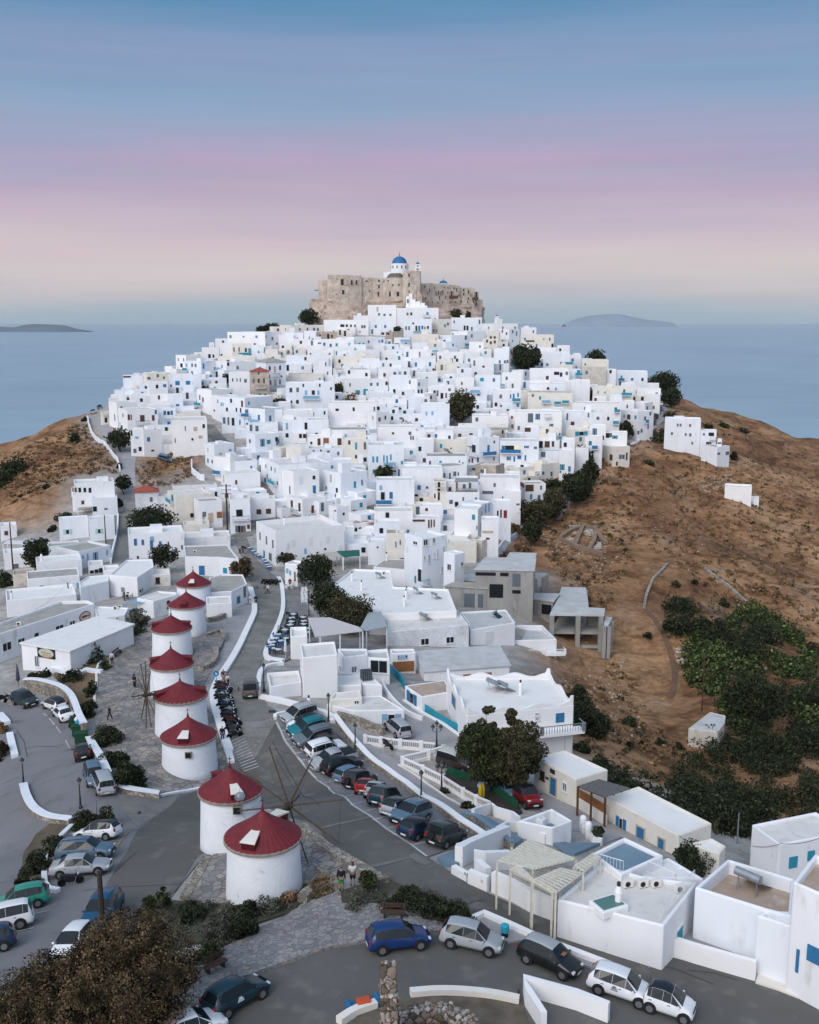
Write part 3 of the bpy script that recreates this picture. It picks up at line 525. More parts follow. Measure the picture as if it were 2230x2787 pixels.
def house(P,zt,wm,rm,par=.35,name='house',roof=None,label=None,pxpos=None,zb=None,near=None,cat='house',bare=False):
 P=fix_poly([(p[0],p[1])for p in P]);n=len(P);cx=sum(p[0]for p in P)/n;cy=sum(p[1]for p in P)/n
 zg=min(Tf(*p)for p in P);z0=(zg-.6)if zb is None else zb
 H=House();H.P=P;H.zt=zt;H.z0=z0;H.par=par if roof is None else 0;H.c=(cx,cy);H.wins=[];H.wm=wm;H.label=label;H.pxpos=pxpos or proj(cx,cy,zt)[:2];H.cat=cat
 H.o=thing(name,(cx,cy,zg));H.near=cy<190 if near is None else near;H.roofkind=roof;H.rm=rm;H.n=0;H.bal=0;H.wcol=[];H.spots=[]
 LP=[(p[0]-cx,p[1]-cy)for p in P];zz0,zz1=z0-zg,zt-zg
 w=MB();th=.24
 if roof in('hip','gable','flat0'):w.prism(LP,zz0,zz1)
 else:
  I=inset(LP,th);vs=[(x,y,zz0)for x,y in LP]+[(x,y,zz1)for x,y in LP]+[(x,y,zz1)for x,y in I]+[(x,y,zz1-par)for x,y in I]
  fs=[]
  for i in range(n):
   j=(i+1)%n
   fs+=[(i,j,j+n,i+n),(i+n,j+n,j+2*n,i+2*n),(i+2*n,j+2*n,j+3*n,i+3*n)]
  w.add(vs,fs)
 H.wall=w.build('wall',wm,H.o,bevel=(.11 if H.near else 0)if roof not in('hip','gable')else 0,world=False,smooth=False)
 if roof=='hip':
  ap=zz1+(1.4 if cy>120 else 1.2);E=inset(LP,-.3);vs=[(x,y,zz1-.02)for x,y in E]+[(x,y,zz1+.12)for x,y in E]+[(0,0,ap)]
  fs=[(i,(i+1)%n,(i+1)%n+n,i+n)for i in range(n)]+[(i+n,(i+1)%n+n,2*n)for i in range(n)]+[tuple(range(n))[::-1]]
  MB().add(vs,fs).build('roof',rm,H.o,world=False)
 elif roof=='flat0':
  MB().prism(inset(LP,-.18),zz1-.04,zz1+.16).build('roof',rm,H.o,world=False,bevel=.03)
 else:
  MB().prism(inset(LP,th*.6),zz1-par-.25,zz1-par+.03).build('roof',rm,H.o,world=False)
 HOUSES.append(H);return H
def attach(H,obj):obj.parent=H.o;obj.matrix_parent_inverse=PM(H.o).inverted();return obj
def boxhouse(s,reg,opts):
 """x0 xc x1 yt hb : left end, near corner, right end, roof edge height in the crop; hb height (m) or foot row of the wall"""
 x0,xc,x1,yt,hb=s;ox,oy,k=ZT[reg];g=lambda x,y:(ox+x/k,oy+y/k)
 pc=g(xc,yt)
 if hb>=25:
  B=hit(*g(xc,hb));d=ray(*pc);t=B.y/d[1];z=CZ+t*d[2];Pn=Vector((t*d[0],B.y,z))
 else:Pn=hit(*pc,h=hb)
 zt=Pn.z
 def tocol(dx,dy,px):
  u=(px-CX)/F;den=dx-u*dy*CP
  if abs(den)<1e-4:return None
  return(u*(Pn.y*CP-(zt-CZ)*SP)-Pn.x)/den
 X0,X1=g(x0,0)[0],g(x1,0)[0];best=None
 phi_=math.atan2(Pn.x,Pn.y);dd=opts.get('d')
 lw,rw=xc-x0,x1-xc
 if lw<=12 and not 'a' in opts:
  a=-phi_;r=(math.cos(a),math.sin(a));l=(-math.sin(a),math.cos(a));R_=tocol(*r,X1);L_=dd or min(max(.7*R_,4.5),8.5)
 elif rw<=12 and not 'a' in opts:
  a=math.pi/2-phi_;r=(math.cos(a),math.sin(a));l=(-math.sin(a),math.cos(a));L_=tocol(*l,X0);R_=dd or min(max(.7*L_,4.5),8.5)
 else:
  for deg in([opts['a']]if 'a' in opts else range(4,88,3)):
   a=R(deg)-phi_;r=(math.cos(a),math.sin(a));l=(-math.sin(a),math.cos(a));r1=tocol(*r,X1);l1=tocol(*l,X0)
   if r1 is None or l1 is None or r1<=.5 or l1<=.5:continue
   c=abs(math.log(r1/l1))+max(0,4-min(r1,l1))+max(0,max(r1,l1)-13)*.5
   if best is None or c<best[0]:best=(c,a,r1,l1)
  if best is None:a=-phi_;R_=6.;L_=6.
  else:_,a,R_,L_=best
  L_=min(L_,22);R_=min(R_,26)
  r=(math.cos(a),math.sin(a));l=(-math.sin(a),math.cos(a))
 p0=(Pn.x,Pn.y);p1=(p0[0]+r[0]*R_,p0[1]+r[1]*R_);p3=(p0[0]+l[0]*L_,p0[1]+l[1]*L_);p2=(p1[0]+l[0]*L_,p1[1]+l[1]*L_)
 return[p0,p1,p2,p3],zt,((ox+(x0+x1)/2/k),oy+yt/k+8)
WK={'w':0,'c':1,'B':2,'y':3,'o':4}
rh=random.Random(3)
def wmat(k):
 if k=='S':return M_CASTLE
 if k=='K':return M_BRICKWHITE
 if k=='C':return M_CON
 if k:return WHITES[WK[k]]
 return WHITES[rh.choice([0,0,1,1,2,2,0,3])]
def rmat(k):
 if k:return{'g':ROOFS[2],'p':ROOFS[0],'w':ROOFS[1],'t':ROOFS[3],'b':M_ROOFBLUE,'r':M_REDTILE,'c':M_CONT}[k]
 return ROOFS[rh.choice([0,1,1,1,0,0,2])]
def parse_opts(tok):
 o={}
 for q in tok:
  a,_,b_=q.partition('=');o[a]=b_ if a in('w','r','roof','l')else float(b_)if b_ else 1
 return o
def load_boxes(reg,txt):
 for ln_ in txt.replace('\n','|').split('|'):
  t_=ln_.split()
  if not t_:continue
  s=[float(v)for v in t_[:5]];o=parse_opts(t_[5:]);P,zt,pp=boxhouse(s,reg,o)
  house(P,zt,wmat(o.get('w')),rmat(o.get('r')),par=o.get('p',rh.choice([.25,.35,.45])),roof=o.get('roof'),pxpos=pp)
def polyhouse(reg,s,hb,wm=None,rm=None,par=.35,roof=None,label=None,name='house',zt=None,cat='house',bare=False,zb=None):
 """roof corners seen in the photo, first one above the foot row hb (or height in m)"""
 q=z(reg,s);ox,oy,k=ZT[reg]
 if zt is None:
  if hb>=25:B=hit(q[0][0],oy+hb/k);d=ray(*q[0]);t=B.y/d[1];zt=CZ+t*d[2]
  else:zt=hit(*q[0],h=hb).z
 P=[]
 for a in q:d=ray(*a);t=(zt-CZ)/d[2];P.append((t*d[0],t*d[1]))
 return house(P,zt,wmat(wm),rmat(rm),par,roof=roof,label=label,pxpos=(sum(a[0]for a in q)/len(q),sum(a[1]for a in q)/len(q)),name=name,cat=cat,bare=bare,zb=zb)
def find_wall(px,py):
 d=Vector(ray(px,py));best=None
 for H in HOUSES:
  n=len(H.P)
  if(H.c[0]-d.x/d.y*H.c[1])**2>1600:continue
  for i in range(n):
   a=H.P[i];b_=H.P[(i+1)%n];ex,ey=b_[0]-a[0],b_[1]-a[1];den=d.x*ey-d.y*ex
   if abs(den)<1e-6:continue
   t=(a[0]*ey-a[1]*ex)/den
   if t<=0:continue
   x,y,zz=d.x*t,d.y*t,CZ+d.z*t;s=((x-a[0])*ex+(y-a[1])*ey)/(ex*ex+ey*ey)
   nx_,ny_=ey,-ex
   if nx_*d.x+ny_*d.y>=0:continue
   if 0<=s<=1 and H.z0<=zz<=H.zt and(best is None or t<best[0]):best=(t,H,i,s,zz)
 return best
def wall_frame(H,i):
 a=Vector(H.P[i]);b_=Vector(H.P[(i+1)%len(H.P)]);e=(b_-a).normalized();return a,e,Vector((e.y,-e.x)),(b_-a).length
def opening(H,i,s,zc,w,h,c,kind='window'):
 a,e,nrm,Lw=wall_frame(H,i);w=min(w,Lw*.9);p=a+e*min(max(s*Lw,w/2+.1),Lw-w/2-.1);zc=min(zc,H.zt-h/2-.25)
 M=Matrix(((e.x,nrm.x,0,p.x),(e.y,nrm.y,0,p.y),(0,0,1,zc),(0,0,0,1)))
 m_=COLS[c];H.n+=1;H.wcol.append(c);H.spots.append(Vector((p.x,p.y,zc)))
 if H.near and c in 'kgnmwy' and kind!='door' and H.wm is not M_CON:
  f=.09;mb=MB()
  for dx,dz,ww,hh in((0,h/2-f/2,w,f),(0,-h/2+f/2,w,f),(-w/2+f/2,0,f,h-2*f),(w/2-f/2,0,f,h-2*f),(0,0,f*.7,h-2*f)):mb.box((dx,.03,dz),(ww,.09,hh),M)
  mb.box((0,.07,-h/2-.05),(w+.2,.16,.08),M)
  fr=mb.build('window',COLS['n']if c=='n' else COLS['w'],H.o);MB().box((0,.004,0),(w-2*f,.03,h-2*f),M).build('pane',COLS['m']if c=='m' else COLS['k']if c!='g' else COLS['g'],fr)
 elif c in 'btle' and kind=='window' and(w>1.05)and H.c[1]<330:
  q=w*.30;fr=MB().box((0,.02,0),(w-2*q-.04,.06,h),M).build('window',COLS['w'],H.o);MB().box((0,.035,0),(w-2*q-.16,.06,h-.14),M).build('pane',COLS['k'],fr)
  for sg in(-1,1):MB().box((sg*(w/2-q/2),.035,0),(q,.07,h+.04),M).build('shutter',m_,H.o)
 else:
  mb=MB().box((0,.03,0),(w,.07,h),M);o=mb.build('door' if kind=='door' else 'window',m_,H.o)
  if H.near and kind=='door':
   mb=MB();f=.13
   for dx,dz,ww,hh in((0,h/2+f/2,w+2*f,f),(-w/2-f/2,0,f,h),(w/2+f/2,0,f,h)):mb.box((dx,.03,dz),(ww,.1,hh),M)
   mb.build('door_frame',COLS['y']if c=='b' and H.c[1]<110 else COLS['w'],o)
def balcony(H,i,s,zc,w,c):
 a,e,nrm,Lw=wall_frame(H,i);w=min(w,Lw+.8);p=a+e*s*Lw;M=Matrix(((e.x,nrm.x,0,p.x),(e.y,nrm.y,0,p.y),(0,0,1,zc),(0,0,0,1)));H.bal+=1;H.wcol.append(c)
 sl=MB().box((0,.5,-.55),(w,1.0,.14),M).build('balcony',WHITES[0],H.o)
 mb=MB();m_=M_DARKMETAL if c=='k' else COLS[c]
 for dz in(.45,-.38):mb.box((0,.97,dz),(w,.05,.06),M);mb.box((-w/2+.03,.5,dz),(.05,.9,.06),M);mb.box((w/2-.03,.5,dz),(.05,.9,.06),M)
 if H.c[1]<200 or c=='k':
  k=max(2,int(w/.28))
  for q in range(k+1):mb.box((-w/2+.03+q*(w-.06)/k,.97,.03),(.035,.04,.8),M)
 else:mb.box((0,.97,.03),(w-.1,.03,.8),M)
 mb.build('railing',m_,sl)
def load_openings(reg,txt):
 ox,oy,k=ZT[reg];miss=0
 for q in txt.split():
  f_=q.split(',');x,y=float(f_[0]),float(f_[1]);c=f_[-1];W=(float(f_[2]),float(f_[3]))if len(f_)>4 else None
  px,py=ox+x/k,oy+y/k;b_=find_wall(px,py)
  if not b_:miss+=1;continue
  t,H,i,s,zc=b_
  if W:
   a,e,nrm,Lw=wall_frame(H,i);dist=math.hypot(px/F,1)*0+t;vw=Vector((ray(px,py)[0],ray(px,py)[1])).normalized();cosi=max(.25,abs(nrm.dot(vw)))
   w=W[0]/k/F*dist*CP/cosi;h=W[1]/k/F*dist*CP*1.0
  else:w,h=(.8,1.15)
  kind='window'
  if c[0]=='D':kind='door';c=c[1];w,h=(w,h)if W else(1.05,2.1)
  if c[0]=='B':balcony(H,i,s,zc,W[0]/k/F*t*CP/cosi if W else 2.4,c[1]);continue
  if kind=='window' and h>1.7*w and h>1.75:kind='door'
  opening(H,i,s,zc,min(w,4.5),min(h,3.2),c,kind)
 if miss:print('missed openings',reg,miss)
load_boxes('A','''648 650 818 388 8.6 w=B|818 820 1065 405 8.2 w=w|388 390 655 475 6|565 566 660 450 4|133 200 388 505 5 r=p|655 657 800 475 6|755 795 857 545 4 w=S|857 860 1025 470 7 w=c
1025 1065 1140 470 7|1135 1140 1320 462 5|1320 1390 1530 497 8 r=g w=B|1345 1355 1420 542 5 w=y|272 275 345 540 5|345 350 475 545 4 w=S|130 135 270 550 5|0 60 135 545 7|350 355 570 590 5|475 570 750 577 5
800 805 900 580 5|900 905 1065 560 5|1065 1140 1235 565 6 w=c|1140 1235 1345 542 7|1318 1322 1415 587 5 w=y|1420 1480 1540 530 8|290 295 450 650 5|410 460 720 655 5|720 725 850 655 4|850 860 1050 650 5|1050 1055 1210 665 5 r=p
1210 1215 1260 672 5|1255 1258 1390 700 6|1390 1480 1545 642 9 w=c|165 168 440 685 6 w=c|440 450 700 687 5 w=y|715 720 885 715 5|910 912 1045 702 5 w=c|1045 1050 1160 725 4|700 715 900 760 7|925 928 1060 785 5|440 455 665 767 6
325 330 440 750 5|180 185 390 792 4 w=y r=g|168 170 455 847 10 w=c|455 520 770 825 6|770 775 905 802 7|880 940 1000 822 7|1000 1005 1160 862 5|1160 1165 1275 817 6|1275 1280 1430 802 6|1430 1435 1550 787 8|1250 1260 1350 872 6
1380 1385 1550 887 8|1590 1600 1725 762 8|1590 1595 1725 832 6|1550 1640 1725 892 7 w=y r=p|710 715 880 937 4|885 888 965 927 6|960 962 1130 967 7 w=c|415 420 700 962 8|650 700 775 1017 7|0 5 150 1002 7 w=c|150 155 330 1007 7
330 335 415 1002 7|0 5 90 942 5|1260 1262 1475 1037 6|1475 1480 1590 1007 7|1590 1600 1690 1012 7|1660 1665 1725 1002 6|1550 1555 1725 562 6|1545 1550 1640 520 4|1670 1680 1725 662 6|1240 1245 1330 605 5|590 595 720 700 5|540 545 640 620 5|905 910 1000 610 5
1110 1115 1190 740 5 w=y|1165 1170 1260 760 6|290 292 420 700 5|1060 1065 1150 900 5|1420 1425 1500 970 6|1290 1292 1390 760 5''')
load_openings('A','''495,510,k 716,443,14,14,t 748,446,14,12,b 783,446,12,12,b 883,441,g 905,440,k 1000,438,b 995,452,40,20,Bk 507,511,k 527,510,k 551,512,n 575,512,g 617,515,g 631,515,g 335,531,12,18,b 357,531,g 697,514,b 752,514,b 738,556,18,14,n 768,556,18,14,n
875,524,10,22,g 892,524,10,22,g 935,526,12,32,n 952,526,12,32,b 970,526,12,32,b 985,526,8,22,g 958,548,84,22,Bl 1003,520,k 1103,510,t 1120,500,g 1218,523,12,28,k 1235,523,12,28,k 1260,528,12,22,t 1465,556,g 1440,540,g 1500,545,g 1372,580,n 1395,580,n
310,582,g 418,578,14,40,k 440,572,n 370,570,n 145,612,14,26,t 177,624,30,16,Bt 200,600,g 237,590,k 20,580,g 90,585,g 357,618,10,20,b 372,618,8,20,b 395,618,b 432,625,b 467,622,t 601,619,t 625,619,t 717,602,l 735,600,b 655,640,70,18,Bk
815,622,n 828,622,n 870,598,60,12,Bl 900,585,b 990,640,g 1079,634,10,26,t 1106,634,8,24,t 1117,634,10,26,t 1043,640,12,22,g 1043,660,34,16,Bl 1230,622,36,20,Bt 1225,580,12,24,g 1260,570,g 1350,600,n 1372,610,n 1395,605,n 1345,570,g 1440,600,g 1470,600,30,14,Bk
465,666,8,24,t 825,666,8,10,b 808,691,k 828,706,g 760,706,k 1075,695,g 1162,695,b 1142,712,n 1174,712,k 1244,712,g 1329,753,n 1490,660,g 1455,722,g 1425,722,g 1470,720,g 1520,700,b 1535,728,42,18,Bt 1495,742,24,16,Bt 1490,778,26,18,Bt 1530,780,g 185,747,g 212,747,12,26,k 238,745,g 215,772,70,12,Bl
484,718,k 284,704,n 399,735,n 785,742,k 932,738,13,24,b 1015,736,13,24,b 748,798,n 808,792,n 838,789,16,22,l 869,788,n 760,848,k 706,798,g 897,840,10,22,g 1040,770,k 487,772,44,18,Bk 500,745,g 540,782,k 330,775,k 414,791,9,24,t 1187,760,k 1205,775,n
198,888,15,26,g 238,886,15,26,g 271,857,9,18,k 368,857,9,18,k 287,903,14,28,l 330,902,18,26,k 360,903,12,26,l 318,930,98,22,Bl 202,956,10,14,k 237,956,k 591,900,26,24,t 637,907,26,52,Dt 675,912,20,46,Dl 716,905,14,26,n 805,893,k 948,896,k 966,898,10,30,k
1042,906,14,34,k 1060,906,12,34,g 1085,906,16,34,k 1110,908,10,30,g 1320,826,22,20,t 1390,828,g 1500,862,12,26,g 1440,858,28,16,Bl 1280,895,60,18,Bl 1300,910,g 1488,925,8,24,b 1506,922,10,28,b 1532,916,9,24,b 1522,944,50,18,Bt 1430,925,g 1427,972,10,12,k 1402,972,k 1703,738,18,16,t 1703,813,16,22,n 1650,915,12,16,g 1670,950,g 1700,945,50,20,Bl
855,988,15,22,n 790,1003,k 820,950,b 994,1025,11,24,l 1029,1023,12,24,l 470,1003,20,14,k 567,1000,12,22,k 688,1000,8,30,k 602,952,k 10,1048,14,40,l 77,1053,13,32,l 5,1112,l 63,1115,10,20,b 90,1115,b 335,1027,10,20,n 396,1021,10,20,k 351,1075,9,22,n 410,1066,8,22,n
1496,1048,12,16,r 1568,1105,n 1607,1052,28,56,g 1648,1046,26,36,b 1700,1040,30,30,Bk 1540,1110,k 1600,603,50,14,y 718,1060,g 1290,1060,g''')
load_boxes('B','''385 387 545 350 7 r=g|545 575 740 332 6|740 742 930 340 7 w=c|575 590 740 402 7|595 598 740 497 6|730 735 855 497 6|800 880 1000 192 6|1000 1005 1140 132 6|1140 1145 1240 97 8 r=g|1205 1500 1600 10 8 w=B|1235 1240 1390 102 7 w=y|1390 1395 1490 112 6 w=c
870 1000 1125 237 7 w=c|1125 1130 1420 202 6 w=y r=p|1090 1200 1430 242 6|1205 1215 1380 325 10|1380 1385 1530 322 10 w=S roof=hip r=r|1430 1505 1660 247 11 roof=hip r=g|1660 1662 1725 407 8 w=c|965 1080 1250 462 8 w=B r=g|1080 1150 1290 510 8|1140 1340 1560 527 9 w=c|1150 1160 1340 672 5 w=c
1340 1500 1640 612 8 w=c|1370 1375 1600 717 5 w=c|1635 1640 1725 667 8|315 320 385 467 5|275 340 500 562 8|350 420 660 622 9 w=B|660 665 800 612 7|550 555 760 582 5|800 805 985 647 6 w=y r=g|765 770 1045 702 1000 d=12 w=B|480 545 690 777 985|440 445 545 772 985|650 690 830 892 975
700 705 860 550 4|210 212 280 640 4 w=y|1490 1500 1600 145 5|1600 1605 1725 30 5|1420 1425 1500 180 4|1060 1065 1200 420 4|460 465 560 340 6|270 275 350 530 5|1600 1605 1700 560 5|855 860 940 430 5 w=c|930 935 1000 350 6 w=c''')
load_openings('B','''415,352,60,12,k 588,372,24,20,g 660,352,g 815,410,34,34,b 897,408,34,32,b 715,430,24,24,b 765,430,12,16,k 655,437,k 670,522,16,32,n 545,462,60,16,Bb 550,550,84,34,Bt 545,540,b 847,272,18,32,k 885,302,36,28,Bt 800,292,36,24,Bt 885,270,14,28,l 930,270,g 957,272,g 1065,199,20,30,k 1096,199,14,24,k 1160,190,14,16,k
1257,148,9,34,n 1297,148,9,34,n 1350,152,16,32,n 1382,165,20,56,Dt 1330,182,80,20,Bt 1450,168,12,20,t 1000,348,44,26,Bl 1105,295,9,22,g 1075,343,10,24,g 930,330,g 1150,300,30,20,Bl 1210,262,k 1285,290,g 1247,385,9,26,k 1280,385,9,26,g 1307,385,9,26,g 1347,392,g 1410,392,16,34,g 1450,392,14,30,k 1492,392,12,40,k 1465,435,84,24,Bk 1460,508,20,34,b 1505,508,20,34,g
1450,325,12,16,k 1537,294,13,32,k 1617,290,13,32,k 1577,302,16,50,Dy 1543,405,13,38,g 1580,405,18,50,Dy 1617,402,13,38,g 1587,345,50,12,Bk 1590,442,100,20,Bk 1702,464,22,34,g 1707,555,12,18,k 990,522,9,38,g 1015,540,9,38,k 990,574,50,26,Bt 1157,576,9,28,t 1172,576,9,28,l 1203,616,k 1277,622,10,38,k 1310,622,10,38,k 1373,567,10,24,b 1360,660,62,30,Bb 1357,632,24,34,b 1235,548,k
1180,690,20,50,g 1213,700,14,60,g 1250,712,20,60,k 1303,718,12,38,t 1452,680,16,44,b 1540,686,16,44,b 1390,760,20,50,g 1437,766,24,44,g 1522,775,14,40,b 1557,768,12,18,l 1425,705,84,14,Bl 424,677,8,44,n 438,677,8,44,n 453,677,8,44,n 540,686,34,52,n 540,716,98,26,Bk 625,682,20,44,n 715,643,20,34,b 745,650,20,40,k 770,643,18,34,b 740,670,70,20,Bw 748,740,24,60,Db 645,636,16,34,b 817,592,26,36,b
955,768,30,34,y 995,832,30,24,y 932,850,16,18,k 876,765,8,40,g 797,860,8,36,g 588,850,22,34,b 497,836,26,18,l 523,925,k 620,938,22,12,k 482,940,g 320,520,g 380,755,12,30,k 452,775,12,44,k 250,645,40,24,Bk 712,833,k 255,700,20,40,k 450,520,90,12,y''')
load_boxes('D','''165 238 395 172 7 w=c r=p|240 365 500 277 7|360 410 575 302 6 w=c r=g|290 335 600 402 580 r=p|355 360 520 602 870 d=8|515 520 717 597 770|80 120 300 617 840|635 745 1150 332 9 w=c|795 800 920 187 9|770 860 1060 387 9|490 560 740 92 8 w=c|590 680 830 292 7|845 850 960 82 5|965 968 1245 112 6|970 972 1250 202 5
1240 1245 1450 132 7 w=y r=w|1075 1080 1440 57 7|770 775 1135 -20 8|1145 1150 1320 292 6 w=c|1090 1230 1440 397 8 w=c|1135 1200 1300 662 5|805 930 1115 602 745 r=p|1255 1260 1335 837 1000|790 890 960 1112 1290 r=p|0 2 365 905 985 w=w|700 760 860 200 7|590 595 700 30 7|850 855 980 170 6|960 965 1150 255 6''')
polyhouse('D','720,850 1258,802 1080,722 568,772',1128,'w','p',par=1.0,label='large plain white block with a sunken flat roof and three tall windows')
polyhouse('D','275,1052 432,1068 345,955 0,965 12,1048',1205,'w','g',par=.2,label='white building with a worn grey roof and teal door beside the cobbled street')
load_openings('D','''290,250,24,26,y 278,388,60,34,Bb 412,467,16,34,n 437,708,50,56,k 445,742,132,28,Bk 415,832,20,54,Dg 436,832,18,54,Dk 458,836,20,60,Dn 478,830,16,50,g 508,815,22,34,n 590,698,38,40,n 665,694,40,40,n 155,732,22,50,y 213,745,38,80,Dy 283,722,40,50,o 187,845,40,60,k 712,465,50,40,Bt 655,420,g 680,455,b 640,450,b 740,610,16,44,b 918,453,32,66,w 1020,430,20,30,k
617,158,34,60,t 665,151,30,34,t 736,160,15,34,b 520,145,12,30,g 523,242,8,34,k 637,262,20,60,Dk 670,255,14,34,g 600,360,8,56,k 915,105,k 947,105,k 1115,150,44,60,o 1060,152,24,56,n 1220,156,32,66,n 1000,160,15,20,k 1018,230,16,30,g 1075,223,14,24,n 1133,243,22,50,Dg 1210,242,16,28,g 1297,153,18,34,n 1163,354,16,38,t 1252,341,15,36,t 1297,343,20,54,Dt
1118,511,11,24,t 1340,486,18,52,t 1396,469,11,44,b 1400,590,26,60,Dk 1440,562,10,34,g 1265,600,8,30,g 1200,530,k 1025,676,50,62,n 1030,698,98,22,Bk 848,640,16,64,n 908,662,16,66,n 835,672,60,26,Bk 893,692,60,26,Bk 857,944,30,60,w 993,928,30,60,w 1125,914,28,56,w 600,888,9,60,g 650,922,10,66,g 700,950,10,66,g 572,990,8,66,b 632,1040,10,80,b
680,1050,20,60,g 1108,990,16,16,k 143,1156,44,76,Db 325,1158,30,44,t 812,1160,18,40,l 835,1175,14,40,l 872,1200,10,70,n 1187,690,14,10,k 1165,610,k 1205,615,k 740,130,k 810,100,k 1425,60,k 1400,62,k''')
load_boxes('E','''0 5 265 162 9 w=c d=9|70 75 350 32 8|345 350 480 122 7|480 485 620 60 7|620 625 810 42 6|480 485 725 122 6 w=y r=w|725 810 955 107 9 w=c|955 960 1240 132 8 w=c|1225 1230 1390 127 6|1230 1235 1390 202 5|1385 1390 1500 202 8 r=p|1110 1260 1400 302 5 w=y|420 425 720 242 7 r=g w=c|245 250 545 332 8|470 545 720 317 7
780 930 990 312 5 w=S r=p|990 995 1105 367 6 r=w|475 480 570 422 8|62 65 340 417 8 w=c r=p|45 50 330 642 6 r=p|565 570 810 502 6|620 625 800 402 5|810 815 1105 397 8|1105 1140 1290 442 7|685 820 900 592 8 w=c|630 800 835 627 8 w=B|895 900 1040 572 8|820 825 950 702 8|375 380 545 602 6|320 325 530 692 5|50 55 240 722 6
0 5 130 867 1030 r=w|265 395 575 837 10 w=c r=w|210 215 270 802 8|570 575 790 872 4 w=y r=p|550 630 705 952 8 w=c|1400 1405 1500 120 8|1440 1500 1600 60 8|860 865 1000 20 7|1000 1005 1130 80 6|1130 1135 1240 30 8|1240 1245 1400 40 8 w=y|0 2 70 90 8|300 305 420 60 7|1500 1505 1600 180 7|1600 1605 1725 20 8
265 268 360 300 7|550 555 640 430 7|1000 1005 1110 500 7|130 135 215 800 8|740 830 890 855 4 w=o''')
polyhouse('E','345,1068 430,1010 410,990 130,985 45,1042',1190,'w','g',par=.15,label='white house with flat brown grey roof and teal balcony behind the white roofs')
load_openings('E','''43,266,14,44,t 72,266,14,44,t 120,259,11,48,t 143,271,11,64,Dt 170,251,11,44,t 250,290,14,24,t 160,298,90,14,Bl 48,352,18,28,t 228,366,14,60,Db 315,110,9,30,k 331,110,9,30,n 420,99,20,30,b 494,96,18,26,b 528,60,b 605,50,12,44,b 553,50,g 350,270,n 380,190,k 668,93,22,26,n 750,86,24,18,k 605,187,8,14,k 770,188,26,54,k 775,225,74,24,Bw 875,187,16,50,b 872,222,100,30,Bb 917,140,10,20,k 800,270,12,34,n 760,275,12,34,n 737,280,g 915,262,8,24,k
1125,132,22,18,b 1150,176,34,18,b 1022,258,30,28,b 1062,264,12,38,Db 1098,251,28,26,b 1142,255,12,40,b 985,190,30,50,b 1030,186,60,40,k 1085,182,24,20,m 1035,205,150,12,Bb 1248,146,36,50,k 1300,142,36,46,n 1342,138,16,40,k 1270,230,34,40,g 1325,236,38,46,w 1400,322,36,44,t 1460,335,18,40,b 1270,365,16,24,b 1330,371,14,34,b 1388,356,14,14,g 1240,75,b 1395,85,12,22,b 1395,110,34,26,Bt 1300,60,n
557,382,12,34,g 597,386,9,44,k 632,370,g 657,372,8,24,k 665,290,8,34,g 690,300,9,30,g 830,350,24,24,g 518,432,18,66,k 520,452,60,20,Bk 488,530,10,34,k 517,532,14,60,Dk 327,398,18,12,g 112,530,28,56,Dk 172,526,24,50,b 120,572,118,22,Bb 90,632,14,16,r 145,668,k 605,573,26,30,g 693,552,12,28,g 645,590,k 640,455,26,60,o 742,455,18,44,g 700,465,22,40,g 870,505,80,22,g 978,541,8,14,k
1150,450,60,50,n 1120,445,40,30,r 1183,536,16,40,t 1240,545,20,44,b 1088,591,24,14,b 1255,470,14,30,g 855,610,10,60,l 878,600,10,60,l 943,656,11,42,k 966,658,11,60,k 997,661,24,56,r 870,790,80,18,y 870,838,26,14,r 797,760,8,30,g 822,755,8,60,g 428,628,20,22,n 445,732,12,60,n 463,722,10,60,n 483,712,10,54,n 370,700,90,16,n 525,600,k 75,901,12,12,k
348,870,32,28,w 420,862,34,48,w 480,841,22,38,w 530,815,36,54,k 412,980,14,34,k 447,985,18,70,g 482,958,10,50,g 505,948,12,70,g 550,922,14,60,g 212,880,10,44,t 238,866,9,34,g 262,1000,k 593,1044,30,50,k 683,1022,22,34,k 540,1060,14,50,g 348,1132,12,54,t 385,1105,24,90,k 405,1150,50,30,Bt 560,700,k 600,770,b 585,780,b 1540,120,b 1642,175,44,26,Bb 1700,110,n 1430,160,k''')
load_boxes('C','''30 35 225 127 6|160 165 315 227 8|240 242 315 187 6|285 290 380 242 7|380 382 535 267 8 w=y|515 517 577 322 8|575 580 755 332 6|375 380 520 312 7 w=o|95 100 310 322 8|310 315 375 322 8|80 85 290 402 7 r=p|290 295 430 382 7|75 78 330 452 8 w=y|440 445 665 422 7 w=y|670 672 740 472 6 w=y|745 750 820 402 6|690 695 830 432 6
665 740 785 512 7|325 330 600 512 8|0 5 270 562 9|270 275 500 562 9 w=c|605 700 790 562 9|300 302 500 652 7|500 505 640 677 7|395 400 500 702 8|500 560 655 762 875 w=y r=p|850 853 1057 602 9 w=c|1050 1055 1145 667 8 w=c|1145 1150 1175 722 7|1060 1150 1220 762 875 w=c|120 125 240 200 6|355 358 440 262 6|600 605 690 400 5|755 758 825 460 6|440 443 520 480 6
1190 1192 1345 982 1050 w=B|1320 1325 1385 1052 1083 w=B|535 540 610 470 7|230 235 330 300 6|200 203 280 540 7 w=c|560 563 680 500 6''')
